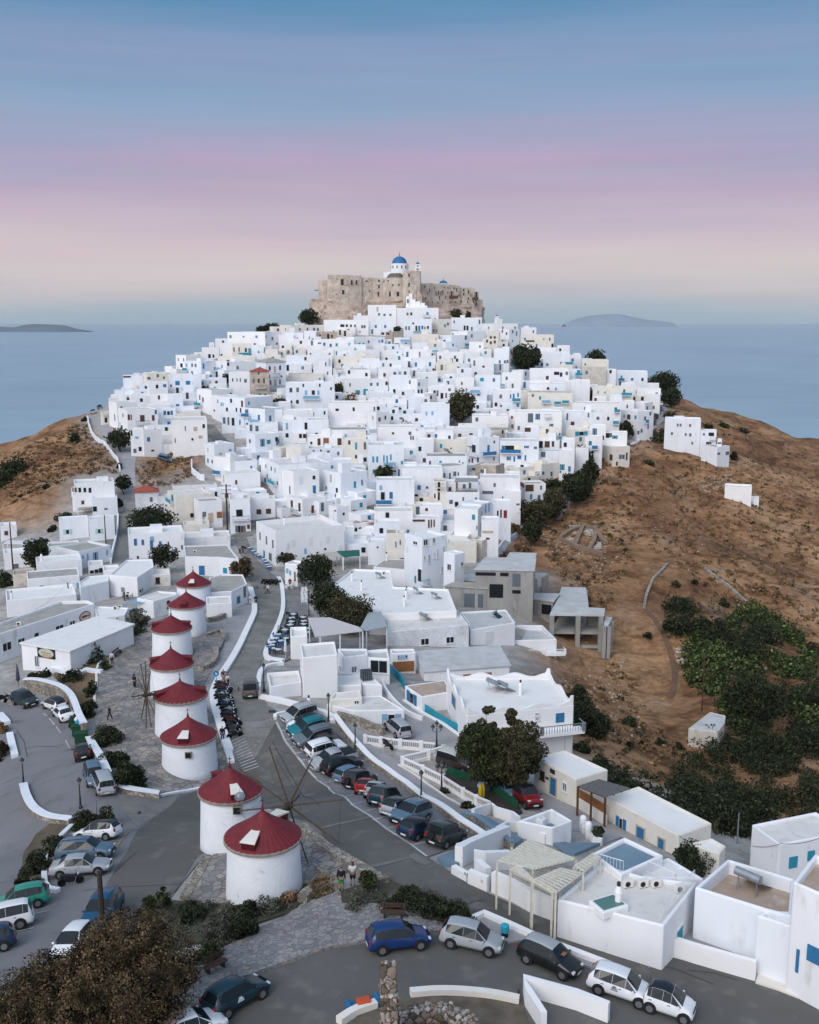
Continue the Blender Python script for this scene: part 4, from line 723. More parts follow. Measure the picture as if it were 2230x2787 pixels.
load_openings('C','''90,163,50,10,n 217,188,12,24,k 187,296,14,14,b 265,290,g 308,288,50,22,Bt 330,270,b 540,296,26,14,Bt 545,335,k 607,372,10,28,t 607,380,34,12,Bb 667,379,14,14,b 725,380,k 360,335,10,28,t 372,333,10,26,t 365,350,40,12,Bt 187,370,16,22,n 240,345,30,18,k 265,352,14,24,k 297,345,g 105,470,12,16,g 180,505,48,16,Bl 245,512,40,18,Bt 290,506,40,16,Bt 460,490,n
622,452,12,34,b 636,462,60,22,Bt 678,490,12,22,k 725,488,16,22,k 648,592,18,28,n 583,556,34,14,Bt 740,616,20,16,Bt 740,600,g 420,578,9,26,g 330,630,20,24,n 575,622,34,26,Bt 92,597,30,52,g 133,590,26,34,b 190,585,36,14,Bk 210,638,22,16,b 70,657,34,24,n 300,590,10,40,g 455,676,24,40,b 380,680,70,24,t 518,692,32,28,k 570,706,30,20,t 545,690,g 456,762,34,18,Bb 430,740,b
555,822,16,34,n 600,817,g 617,817,g 636,815,8,44,k 925,638,10,16,g 941,638,10,16,g 995,640,11,16,g 892,686,12,16,g 970,691,10,16,g 996,693,12,18,g 1007,740,10,16,g 1073,690,10,14,g 1115,690,30,20,k 1120,710,34,12,Bw 1100,742,30,18,n 1150,800,14,14,b 1205,797,18,20,g 1165,740,20,10,g 640,690,k 670,690,g 700,680,g 720,670,g 770,570,g''')
load_boxes('G','''575 580 895 187 420 w=w|560 565 735 277 412|715 720 918 307 455|455 460 690 477 640 w=c|690 695 895 472 645 w=c|370 372 620 682 815 r=g|440 615 868 722 860 r=g|280 283 640 812 950|690 692 808 832 895 r=p|210 212 625 937 1060 r=g|100 102 270 905 1005 w=o r=t|0 2 130 522 645|25 30 250 737 870|45 50 600 1105 1240 r=w w=w|805 810 935 872 965
1165 1170 1335 907 1005 w=y|1000 1003 1440 592 782 d=8|1055 1057 1240 262 400 w=K roof=hip r=r|1240 1243 1330 292 400 w=K|1310 1380 1665 287 500 w=y r=p|1312 1360 1700 217 262|1430 1435 1640 512 600 w=y''')
polyhouse('G','1075,925 1205,840 1195,780 990,785 855,905',1075,'w','w',.25,label='white house with wide pale roof below the stepped street')
polyhouse('G','850,950 855,900 690,915 620,960 628,1000',3.2,'c','w',.25,label='low white annex with pale roof left of the restaurant terrace')
polyhouse('G','742,1128 690,1103 480,1108 -150,1330 -150,1412',3.6,'w','g',.5,label='long white restaurant building with an oval fish sign and dark windows',name='restaurant',cat='restaurant')
polyhouse('G','165,1443 548,1506 1045,1296 760,1238',1650,'w','w',.05,roof='flat0',label='white restaurant hall with a broad white roof and framed oval sign',name='restaurant',cat='restaurant')
polyhouse('G','1380,1060 1385,1040 1240,1030 1070,1085 1200,1110',3.0,'w','p',.3,label='small white house with grey roof patch behind the third windmill from the back')
polyhouse('G','980,1215 1010,1160 780,1150 740,1140 760,1240',2.2,'w','w',.2,label='low white kitchen block with air conditioners by the blue pergola')
load_openings('G','''625,240,20,36,k 665,240,20,36,k 705,242,20,40,k 590,240,14,36,n 830,388,26,14,g 725,390,30,40,k 530,567,66,38,e 778,562,60,36,e 650,640,70,24,l 440,600,36,60,l 650,765,12,24,l 687,765,12,60,l 748,760,38,70,l 838,730,12,44,l 720,882,30,26,k 757,876,30,30,k 790,868,28,36,k 327,991,36,16,k 430,1007,22,44,g 513,996,36,18,k 610,1000,20,70,l
50,578,28,34,n 127,850,38,66,g 60,700,50,50,k 965,1022,32,50,g 1235,948,34,50,n 1297,930,16,18,k 1061,648,24,54,b 1118,650,20,44,b 1187,670,24,76,Db 1255,662,20,42,b 1318,655,10,20,k 1425,688,12,34,n 1080,767,14,22,k 1420,240,34,12,g 1510,236,36,16,n 1612,229,32,16,k 1503,438,26,34,k 1600,430,g 1345,320,40,30,Bt 1350,280,16,50,t 1190,625,l
55,1465,70,72,k 167,1425,56,56,k 287,1377,28,36,n 466,1315,64,40,k 566,1280,46,38,k 292,1580,34,96,g 918,1245,24,22,k 1318,1135,22,60,n 1030,560,k 1205,420,k''')
load_boxes('H','30 35 235 557 660 r=p w=w|690 692 825 812 990 w=B')
polyhouse('H','232,455 355,397 322,325 150,325 60,350 30,470',3.0,'w','g',.25,label='low white building with a grey roof at the end of the windmill row')
polyhouse('H','785,977 1062,952 1040,848 765,870',1290,'B','p',.3,label='plain tall white cube with pale roof at the centre of the saddle')
polyhouse('H','530,1205 780,1162 760,1075 508,1095',1300,'w','p',.45,label='low white flat roofed block at the corner beside the street lamp')
polyhouse('H','1250,1190 1240,1110 1080,1120 785,1150 800,1200',1288,'B','w',.2,label='long low white wall block joining the tall cube to the tank block')
polyhouse('H','1062,1085 1255,1120 1170,1005 1062,1010',1180,'w','w',.3,label='small white extension with a dark window right of the tall cube')
polyhouse('H','1255,1178 1412,1192 1300,1085 1205,1100',1272,'w','w',.2,label='low white block carrying a dark water tank beside the lane')
polyhouse('H','1110,975 1300,950 1290,905 1060,905',3.4,'w','c',.3,label='white flat terrace block below the reed canopy')
polyhouse('H','1000,1305 1255,1290 1240,1225 1035,1250',1400,'y','p',.2,label='low cream walled yard block above the parking wall')
polyhouse('H','1587,1383 1400,1270 1030,1292 975,1342 1190,1392',1505,'w','p',.12,label='low white garage building with pale blue double gate',name='garage')
polyhouse('H','1310,640 1995,610 1930,440 1500,420 1480,292 1185,282 1040,392 1130,500',3.2,'B','w',.35,label='sprawling low white building with a wide roof full of solar heaters')
polyhouse('I','510,718 420,604 0,628 -135,650 -130,775',900,'K','p',.3,label='whitewashed stone house with two double windows and a solar heater')
polyhouse('I','872,702 800,600 440,618 505,705 520,760',885,'w','c',.3,label='white house with stepped pale roof next to the speckled wall')
polyhouse('I','1197,835 1085,722 878,720 735,845',3.2,'w','c',.9,label='white terrace house with balustrade balcony below the concrete frame')
polyhouse('I','160,1090 828,1042 742,886 95,935',1160,'w','c',.1,roof='flat0',label='low house under a broad flat pale concrete slab')
polyhouse('I','135,1284 372,1242 325,1150 5,1195',1405,'w','t',.08,label='small white garage with brown flat roof and blue door',name='garage')
polyhouse('I','-98,945 92,935 80,905 -110,908',1095,'w','c',.3,label='white garage with brown roller door beside the tunnel',name='garage')
BIG=polyhouse('I','1330,1346 1140,1122 330,1125 490,1430',1745,'B','w',.35,label='large two storey white house with scalloped parapet and long balcony')
polyhouse('N','1057,490 1310,415 975,262 732,312',712,'y','w',.2,label='low white house with blue door and small black sign on the paved lane')
polyhouse('P','625,500 887,403 312,112 55,196',665,'y','w',.2,label='long low white house with bright blue shutters on the lane')
polyhouse('P','945,640 997,580 885,518 700,560',2.6,'y','w',.2,label='small white outbuilding at the end of the long house')
polyhouse('P','1415,570 1950,470 1700,312 1197,413',850,'w','p',.25,label='white house with mottled roof and teal shutters at the right edge')
polyhouse('P','750,905 1010,680 1540,838 1515,1130 1308,1078',1385,'c','t',.95,label='white house with sunken brown roof, solar heater and cactus garden')
polyhouse('P','1235,1122 1560,1228 1900,1350 1900,1130 1560,1092 1310,1083',1600,'c','w',.3,label='white roadside house with dark blue shutters at the bottom right')
polyhouse('P','1520,862 1690,640 2050,790 1900,1030',7.0,'w','t',.5,label='white upper block at the right edge above the brown roof')
polyhouse('P','510,1205 -326,999 3,719 370,820 775,862',3.0,'w','p',.3,label='white house with wide roof terrace holding four air conditioners')
polyhouse('N','1410,1235 1180,1070 1437,940 1745,1085',3.6,'w','b',.3,label='white house with a smooth blue grey flat roof behind the pergola')
polyhouse('P','480,830 825,835 545,668 185,800',3.2,'w','w',.1,label='white roof block between the blue roof and the dark green bush')
polyhouse('N','875,872 1030,812 868,716 600,815',1012,'w','b',1.2,label='white open topped cube with blue grey floor in the hotel yard',name='pool_house')
polyhouse('O','985,1490 995,1430 870,1400 700,1530 930,1560',1650,'o','c',.1,label='ruined grey concrete hut among dark bushes on the right hillside',name='hut',cat='hut')
load_openings('H','''285,525,28,60,t 332,460,22,90,g 1190,1072,46,64,g 640,1300,90,36,k 765,1297,80,18,k 1210,1315,44,36,k 1483,1465,152,100,l 1510,718,36,60,n 1577,1046,170,84,o 735,1080,k''')
load_openings('I','''163,852,68,58,w 360,838,66,56,w 665,820,50,90,Dw 970,984,46,72,Dg 1050,967,46,56,k 493,1124,62,36,o 655,1102,60,20,o 62,1300,76,100,b 392,1318,36,90,Db 845,1482,44,60,g 1040,1418,34,24,k 1040,1456,34,26,k 1220,1447,66,78,b 1042,1662,30,50,w 430,700,k''')
load_openings('N','797,460,34,72,n 882,548,44,144,Db 972,552,34,76,k')
load_openings('P','175,408,78,100,b 328,492,56,118,Db 490,572,42,100,Db 1520,708,60,96,t 1660,655,50,80,t 625,1290,44,140,Dt 1700,1440,130,140,b 1557,1480,22,200,b 650,710,20,30,b')
rw=random.Random(17);SHC='kkggnnbtlwyg'
for H in list(HOUSES):
 cy=H.c[1]
 if cy<205 or H.wm in(M_CASTLE,)or H.pxpos[0]>1900:continue
 n=len(H.P);taken=[]
 for i in range(n):
  a,e,nrm,Lw=wall_frame(H,i);mid=a+e*Lw/2
  if nrm.dot(Vector((mid.x,mid.y)).normalized())>-.15 or Lw<2.6:continue
  for fl in range(2):
   zc=H.zt-1.75-fl*2.9
   if zc<Tf(mid.x,mid.y)+.9:break
   k=int(Lw/2.3)
   for j in range(k):
    s=(j+.5+rw.uniform(-.2,.2))/k;q=a+e*Lw*s;P3=Vector((q.x,q.y,zc))
    if rw.random()>.34 or any((P3-o).length<1.9 for o in H.spots):continue
    opening(H,i,s,zc,rw.choice([.5,.65,.8]),rw.choice([.6,.9,1.1,1.1,1.9]),rw.choice(SHC));H.spots.append(P3)
 if rw.random()<.38 and H.roofkind is None and abs(poly_area(H.P))>26:
  q=H.P[0];c=Vector(H.c);p0=c.lerp(Vector(q),rw.uniform(-.5,.35));w,d_=rw.uniform(1.6,3.2),rw.uniform(1.6,2.8);a_,e,nrm,Lw=wall_frame(H,0)
  M=Matrix(((e.x,nrm.x,0,p0.x),(e.y,nrm.y,0,p0.y),(0,0,1,H.zt),(0,0,0,1)));hh=rw.choice([.5,.7,1.0,1.9])
  o=MB().box((0,0,hh/2-.3),(w,d_,hh+.6),M).build('roof_block',H.wm,H.o)
TOWN=[(300,1050),(480,975),(700,890),(900,870),(1300,880),(1500,960),(1780,1050),(1800,1130),(1690,1200),(1560,1240),(1480,1300),(1400,1420),(1240,1500),(1200,1540),(960,1500),(900,1400),(730,1395),(560,1380),(520,1220),(380,1230),(330,1120)]
KEEP=[z(r,q)for r,q in(('D','180,0 250,0 420,180 640,400 740,620 760,800 560,900 540,700 560,400 380,200 180,110'),('A','400,930 600,890 780,970 960,1060 1000,1100 1290,1110 1290,880 1120,880 960,1000 760,960'),('D','1180,790 1500,560 1510,720 1300,860'),('B','250,780 480,880 640,960 1050,840 1400,1290 480,1290 330,1290'),('E','1000,560 1700,120 1725,700 1000,1000'),('D','1020,380 1150,380 1150,660 1020,560'),('A','1460,590 1660,590 1660,820 1460,800'),('C','740,480 900,480 900,720 640,760'),('E','0,300 240,300 240,450 0,450'),('B','920,560 1060,540 1400,960 1300,1000 1040,860'))]
rg=random.Random(31);nA=0;cent=np.array([H.c for H in HOUSES]);added=[]
for yy in range(905,1530,13):
 for xx in range(300,1800,17):
  x,y=xx+rg.uniform(-6,6),yy+rg.uniform(-4,4)
  if not in_poly([x],[y],TOWN)[0]or any(in_poly([x],[y],k)[0]for k in KEEP):continue
  p=hit(x,y,1.0);dd=np.hypot(cent[:,0]-p.x,cent[:,1]-p.y);near_=np.argsort(dd)[:9]
  if any(in_poly([p.x],[p.y],inset(HOUSES[i].P,-.4))[0]for i in near_)or any(math.hypot(a-p.x,b-p.y)<3.3 for a,b in added):continue
  b_=find_wall(x,y)
  if b_ and b_[0]*ray(x,y)[1]<p.y-1:continue
  H=HOUSES[near_[0]];a_,e,nrm,Lw=wall_frame(H,0);w,d_=rg.uniform(4,6.5),rg.uniform(3.5,5.5);hh=rg.uniform(1.8,3.6);zt=Tf(p.x,p.y)+hh
  M=Matrix(((e.x,nrm.x,0,p.x),(e.y,nrm.y,0,p.y+1.2),(0,0,1,zt),(0,0,0,1)));m_=H.wm if H.wm not in(M_CASTLE,)else WHITES[3]
  sq=[(-w/2,-d_/2),(w/2,-d_/2),(w/2,d_/2),(-w/2,d_/2)];sq=sq if poly_area([(M@Vector((a,b,0)))[:2]for a,b in sq])>0 else sq[::-1];Wp=[(M@Vector((a,b,0)))for a,b in sq];Wp=[(v.x,v.y)for v in Wp];I_=inset(Wp,.22)
  vs=[(a,b,zt-hh-2.5)for a,b in Wp]+[(a,b,zt)for a,b in Wp]+[(a,b,zt)for a,b in I_]+[(a,b,zt-.5)for a,b in I_];fs=[(2*4+1,2*4+2,2*4+3,2*4)][:0]+[(12,13,14,15)]
  for i in range(4):j=(i+1)%4;fs+=[(i,j,j+4,i+4),(i+4,j+4,j+8,i+8),(i+8,j+8,j+12,i+12)]
  o=MB().add(vs,fs).build('annex',m_,H.o);nA+=1;added.append((p.x,p.y))
  if hh>2.3:MB().box((rg.uniform(-1.2,1.2),(d_/2+.01)*(1 if nrm.y<0 else-1),-1.3),(.85,.06,1.1 if rg.random()<.6 else 2.0),M).build('window',COLS[rg.choice('kkgbnt')],o)
print('annexes',nA)
# ---------------------------------------------------------------- castle on its rock
def block(px,Y,depth,name,m,parent,reg='A',top=None,bot=None,zb=None,bevel=0):
 """stone block: front face given as photo columns x0..x1 with top row(s), at distance(s) Y"""
 (x0,x1),(y0,y1)=px,(Y if hasattr(Y,'__len__')else(Y,Y))
 t0,t1=top if hasattr(top,'__len__')else(top,top)
 ox,oy,k=ZT[reg];a=atY(ox+x0/k,oy+t0/k,y0);b_=atY(ox+x1/k,oy+t1/k,y1)
 z0=zb if zb is not None else atY(ox+x0/k,oy+bot/k,y0).z
 dv=Vector((0.0,1,0))*depth
 poly=[(a.x,a.y),(b_.x,b_.y),(b_.x+a.x/a.y*depth,b_.y+depth),(a.x+a.x/a.y*depth,a.y+depth)]
 o=MB().prism(poly,z0,[a.z,b_.z,b_.z,a.z]).build(name,m,parent,bevel=bevel);return o,a,b_
rb=random.Random(11)
c0=atY(1100,870,462)
castle=thing('castle',(c0.x,c0.y,c0.z),0,'ruined honey coloured stone castle crowning the white town','castle')
BY=452
def A_(x,y,Y):return atY(700+x/2.15625,650+y/2.15625,Y)
seg=[(415,452,212),(480,451,211),(530,451,213),(613,453,217),(614,454,227),(650,454.5,229),(680,455,227),(735,454,233),(740,452,229),(800,450,228),(865,449,226)]
segR=[(960,452,245),(965,453,262),(1010,455,259),(1050,457,264),(1100,459,266),(1160,461,272),(1192,462,276),(1193,463,285),(1230,463,287),(1262,464,287),(1276,464,292),(1277,465,308),(1300,466,312),(1301,467,356),(1326,468,358)]
def curtain(seg,base,depth,name):
 """jagged topped wall run with thickness"""
 vs=[];fs=[];n=0;pts_=[]
 for(x0,Y0,t0),(x1,Y1,t1)in zip(seg[:-1],seg[1:]):
  m_=max(1,int(abs(x1-x0)/9))
  for q in range(m_):f=q/m_;pts_.append((x0+(x1-x0)*f,Y0+(Y1-Y0)*f,t0+(t1-t0)*f+rb.uniform(-1.6,1.6)))
 pts_.append(seg[-1])
 for x,Y,t in pts_:
  a=A_(x,t,Y);zb_=A_(x,base,Y).z;d=a.x/a.y
  vs+=[(a.x,a.y,zb_),(a.x,a.y,a.z),(a.x+d*depth,a.y+depth,a.z+rb.uniform(-.3,.3)),(a.x+d*depth,a.y+depth,zb_)]
 for i in range(len(pts_)-1):
  a=i*4;b_=a+4;fs+=[(a,b_,b_+1,a+1),(a+1,b_+1,b_+2,a+2),(a+2,b_+2,b_+3,a+3)]
 fs+=[(0,1,2,3),tuple((len(pts_)-1)*4+q for q in(3,2,1,0))]
 return MB().add(vs,fs).build(name,M_CASTLE,castle)
curtain(seg,420,22,'wall');curtain(segR,470,20,'wall')
CW=[]
def castle_face(x0,x1,Y0,Y1):CW.append((x0,x1,Y0,Y1))
for(x0,Y0,_),(x1,Y1,_)in list(zip(seg[:-1],seg[1:]))+list(zip(segR[:-1],segR[1:])):
 if x1-x0>5:castle_face(x0,x1,Y0,Y1)
curtain([(361,458,246),(364,457,242),(385,456,243),(412,456,242)],372,10,'tower');castle_face(361,414,457,456)
curtain([(856,447.5,189),(900,447,187),(935,447,186),(957,447.5,189),(962,449,192)],400,14,'tower');castle_face(857,962,447,447.4)
a=A_(813,225,456);MB().lathe([(3.9,-.5),(3.9,.6),(3.3,1.9),(2.2,2.6)],(a.x,a.y,a.z-1),20).build('apse',mat('dark_stone',(.17,.15,.12),(.11,.1,.085),.95,1.2),castle,smooth=True)
for s in '''500,254,17,34 554,256,14,26 582,256,14,26 506,313,14,24 643,248,12,8 716,246,9,14 716,280,8,20 712,325,8,26 782,324,13,28 827,324,13,26 797,272,7,10 833,270,8,10 893,213,10,18 927,213,10,20 893,270,10,20 928,270,10,20 897,312,13,16 660,305,6,8 672,270,5,6 745,250,6,10 770,245,6,8
1040,285,7,12 1050,320,6,26 1065,318,6,26 1080,318,6,26 1012,300,6,18 1070,345,6,20 1090,310,6,24 1105,340,5,14 1120,315,5,14 1140,330,14,44 1155,290,8,10 1172,300,6,20 1213,300,8,14 1213,325,7,14 1240,310,7,20 1285,330,16,34 1286,375,8,34 1240,350,7,14 985,280,6,12 1000,320,6,10 1030,372,6,8 1060,375,6,9 1090,372,6,9 1130,372,6,10 1165,370,6,10 1200,365,6,10 1235,370,6,10 1270,370,6,10 990,348,6,10
470,235,5,5 515,272,4,4 525,272,4,4 535,272,4,4 620,330,6,5 466,325,5,5 1120,285,6,9 1100,285,6,9 1185,330,6,14 1255,330,6,12'''.split():
 x,y,w,h=[float(v)for v in s.split(',')]
 c=[q for q in CW if q[0]<=x<=q[1]]
 if not c:continue
 x0,x1,Y0,Y1=c[-1];Y=Y0+(Y1-Y0)*(x-x0)/(x1-x0)-.05;p=A_(x,y,Y);k_=Y/F/2.15625
 fr=MB();W_2,H_2=w*k_,h*k_
 for dx,dz,ww,hh in((0,H_2/2+.12,W_2+.5,.24),(-W_2/2-.12,0,.24,H_2),(W_2/2+.12,0,.24,H_2)):fr.box((p.x+dx,p.y,p.z+dz),(ww,.25,hh))
 f_=fr.build('window',M_CASTLE,castle);MB().box((p.x,p.y+.05,p.z),(W_2,.2,H_2)).build('opening',COLS['k'],f_)
p=A_(1153,335,459);bl=MB().box((p.x,p.y-1,p.z-1.1),(4,1.8,.3)).build('balcony',COLS['n'],castle);MB().box((p.x,p.y-1.9,p.z-.4),(4,.08,1.1)).build('railing',COLS['n'],bl)
p=A_(1280,345,463.5);bl=MB().box((p.x,p.y-1,p.z-1.1),(2.8,1.8,.3)).build('balcony',COLS['n'],castle);MB().box((p.x,p.y-1.9,p.z-.4),(2.8,.08,1.1)).build('railing',COLS['n'],bl)
o,_,_=block((338,365),457.5,.4,'plank',M_WOODPOLE,castle,top=300,bot=304)
def rock(name,cols,Yf,lab):
 nR=9;vs=[];rs=random.Random(5)
 for i,(x,top,bot,Y)in enumerate(cols):
  for j in range(nR):
   f=j/(nR-1);y_=top+(bot-top)*f;Y_=Y-(7 if x<640 or x>1000 else 1.5)*f**1.3+rs.uniform(-1.1,1.1)*(1 if 0<j<nR-1 else.3);p=A_(x+rs.uniform(-3,3),y_,Y_);vs.append(p)
  p=A_(x,bot,Y-(7 if x<640 or x>1000 else 1.5));vs.append(Vector((p.x,p.y,min(p.z,Tf(p.x,p.y))-3)))
 m_=nR+1;fs=[]
 for i in range(len(cols)-1):
  for j in range(nR):a=i*m_+j;fs.append((a,a+1,a+m_+1,a+m_))
 back=len(vs)
 for i,(x,top,bot,Y)in enumerate(cols):p=A_(x,top,Y);vs.append(Vector((p.x,p.y+9,p.z-.5)));vs.append(Vector((p.x,p.y+9,p.z-14)))
 for i in range(len(cols)-1):fs.append((i*m_,(i+1)*m_,back+2*i+2,back+2*i));fs.append((back+2*i,back+2*i+2,back+2*i+3,back+2*i+1))
 o=MB().add(vs,fs).build(name,M_ROCK);tag(o,lab,'rock');
 sm=o.modifiers.new('s','SUBSURF');sm.levels=sm.render_levels=1;sm.subdivision_type='SIMPLE'
 tx=bpy.data.textures.new(name+'_t','CLOUDS');tx.noise_scale=3.2;dm=o.modifiers.new('d','DISPLACE');dm.texture=tx;dm.strength=1.8;dm.mid_level=.5
 return o
rock('castle_rock',[(302,372,490,458),(318,352,495,457),(345,349,500,456),(365,355,500,455),(378,372,500,454),(398,352,500,454),(425,345,500,453),(470,342,500,452),(530,344,500,452),(580,342,500,453),(620,352,500,454),(660,356,480,455),(740,354,470,453),(800,352,460,450),(870,352,440,449)],450,'pinkish cliff under the left half of the castle')
rock('castle_rock',[(960,330,440,449),(985,350,450,452),(1010,385,460,455),(1060,388,480,457),(1120,384,480,459),(1180,388,485,462),(1240,386,490,464),(1290,384,495,466),(1318,390,500,467),(1334,410,500,470)],455,'brown cliff under the right half of the castle')
ch=thing('chapel',A_(920,400,445),0,'small stepped white chapel and stairs against the castle front','chapel')
for x0,x1,t,Y,b_ in((875,893,338,446,410),(893,900,320,446.5,410),(900,912,322,446,410),(912,930,355,445,410),(930,958,368,444,410),(958,985,376,444.5,410),(872,1000,392,443,420)):
 block((x0,x1),Y,4,'wall',WHITES[2],ch,top=t,bot=b_+50,bevel=.15)
p=A_(885,365,445.9);MB().box((p.x,p.y,p.z),(.7,.15,1.6)).build('window',COLS['g'],ch)
bt_,_,_=block((940,968),446,6,'buttress',M_ROCK,castle,top=(290,330),bot=400)
p=A_(836,188,462);s_=462/F/2.15625
church=thing('church',p,0,'white church with the large blue dome on top of the castle','church')
r=51*s_
dr=MB().lathe([(r,-3),(r,7.2*1.0),(r*1.02,7.3),(r*1.02,7.7),(r*.94,7.75)],(p.x,p.y,p.z),32).build('drum',WHITES[0],church,smooth=False)
zt_=p.z+40*s_;dr.scale=(1,1,1)
sc_=(40*s_+3)/10.75
dr.data.transform(Matrix.Translation((0,0,p.z-3))@Matrix.Diagonal((1,1,sc_,1))@Matrix.Translation((0,0,-(p.z-3))))
MBL=mat('dome_blue',(.015,.10,.26),(.03,.16,.34),.5,1.5);Rr=43*s_
dome=MB().lathe([(Rr*math.cos(t_),Rr*.98*math.sin(t_))for t_ in[R(q)for q in range(0,91,9)]]+[(.2,Rr+.2),(.2,Rr+.9)],(p.x,p.y,zt_-.1),32).build('dome',MBL,church,smooth=True)
MB().box((p.x,p.y,zt_+Rr+1.3),(.16,.16,1.2)).box((p.x,p.y,zt_+Rr+1.5),(.8,.16,.16)).build('cross',M_METAL,church)
for t_ in range(0,360,30):
 a=R(t_+15);MB().box((0,0,0),(.6,.15,1.2),Matrix.Translation((p.x+r*math.cos(a),p.y+r*math.sin(a),p.z+1.5))@Matrix.Rotation(a+R(90),4,'Z')).build('window',COLS['g'],church)
o,_,_=block((742,795),462,12,'nave',WHITES[1],church,top=(196,192),bot=240)
def arch_tower(x0,x1,ytop,ybot,Y,domeY,lab,parts=2):
 a=A_(x0,ytop,Y);b_=A_(x1,ybot,Y);w=b_.x-a.x;cx_=(a.x+b_.x)/2;t=thing('bell_tower',(cx_,Y,b_.z),0,lab,'bell tower');h=a.z-b_.z
 mb=MB();mb.box((cx_,Y,b_.z+h*.12-2),(w,w,h*.24+4))
 lev=[(b_.z+h*.22,h*.36,w),(b_.z+h*.62,h*.33,w*.72)]
 for z_,hh,ww in lev:
  for sx in(-1,1):
   for sy in(-1,1):mb.box((cx_+sx*(ww/2-.22),Y+sy*(ww/2-.22),z_+hh/2),(.44,.44,hh))
  mb.box((cx_,Y,z_+hh+.12),(ww+.25,ww+.25,.4))
  MB().lathe([(.35,0),(.28,.3),(.12,.5)],(cx_,Y,z_+hh*.45),10).build('bell',M_DARKMETAL,t)
 mb.build('tower',WHITES[0],t)
 rr=w*.3;MB().lathe([(rr*math.cos(R(q)),rr*1.1*math.sin(R(q)))for q in range(0,91,15)],(cx_,Y,b_.z+h+.3),14).build('dome',MBL,t,smooth=True)
 MB().box((cx_,Y,b_.z+h+rr*1.1+.9),(.12,.12,1)).box((cx_,Y,b_.z+h+rr*1.1+1),(.5,.12,.12)).build('cross',M_METAL,t);return t
arch_tower(926,960,152,200,452,0,'slim white bell tower with tiny blue dome right of the big dome')
p=A_(1093,268,474);rr=25*474/F/2.15625
t=thing('chapel',p,0,'low chapel with a small blue dome behind the right castle wall','chapel')
MB().lathe([(rr,-4),(rr,.3),(rr*.94,.4)],p,24).build('drum',WHITES[3],t);MB().lathe([(rr*.95*math.cos(R(q)),rr*.75*math.sin(R(q)))for q in range(0,91,10)]+[(.12,rr*.75),(.1,rr*.75+1)],(p.x,p.y,p.z+.3),24).build('dome',MBL,t,smooth=True)
arch_tower(1396,1419,458,492,432,0,'small dark bell tower on a roof at the right of the town')
# ---------------------------------------------------------------- islands on the horizon
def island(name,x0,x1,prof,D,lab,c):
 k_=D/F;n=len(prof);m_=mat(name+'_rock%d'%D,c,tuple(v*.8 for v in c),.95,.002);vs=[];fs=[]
 yb=880
 for i,(px_,py_)in enumerate(prof):
  a=atY(px_,py_,D);
  for j,(f,g_)in enumerate(((-1,0),(-.5,.6),(0,1),(.5,.6),(1,0))):vs.append((a.x+rb.uniform(-20,20),D+f*D*.02,max(0,a.z)*g_-(8 if g_==0 else 0)))
 for i in range(n-1):
  for j in range(4):a=i*5+j;fs.append((a,a+5,a+6,a+1))
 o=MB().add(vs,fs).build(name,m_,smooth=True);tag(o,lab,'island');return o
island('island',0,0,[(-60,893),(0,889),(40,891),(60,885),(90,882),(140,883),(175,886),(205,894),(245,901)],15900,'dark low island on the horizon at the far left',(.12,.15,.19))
island('island',0,0,[(1535,882),(1560,870),(1600,860),(1650,855),(1690,855),(1720,862),(1760,870),(1800,874),(1830,878)],40000,'faint pale island on the horizon right of the castle',(.20,.28,.35))  # pale bluish rock colour has distance haze painted into it
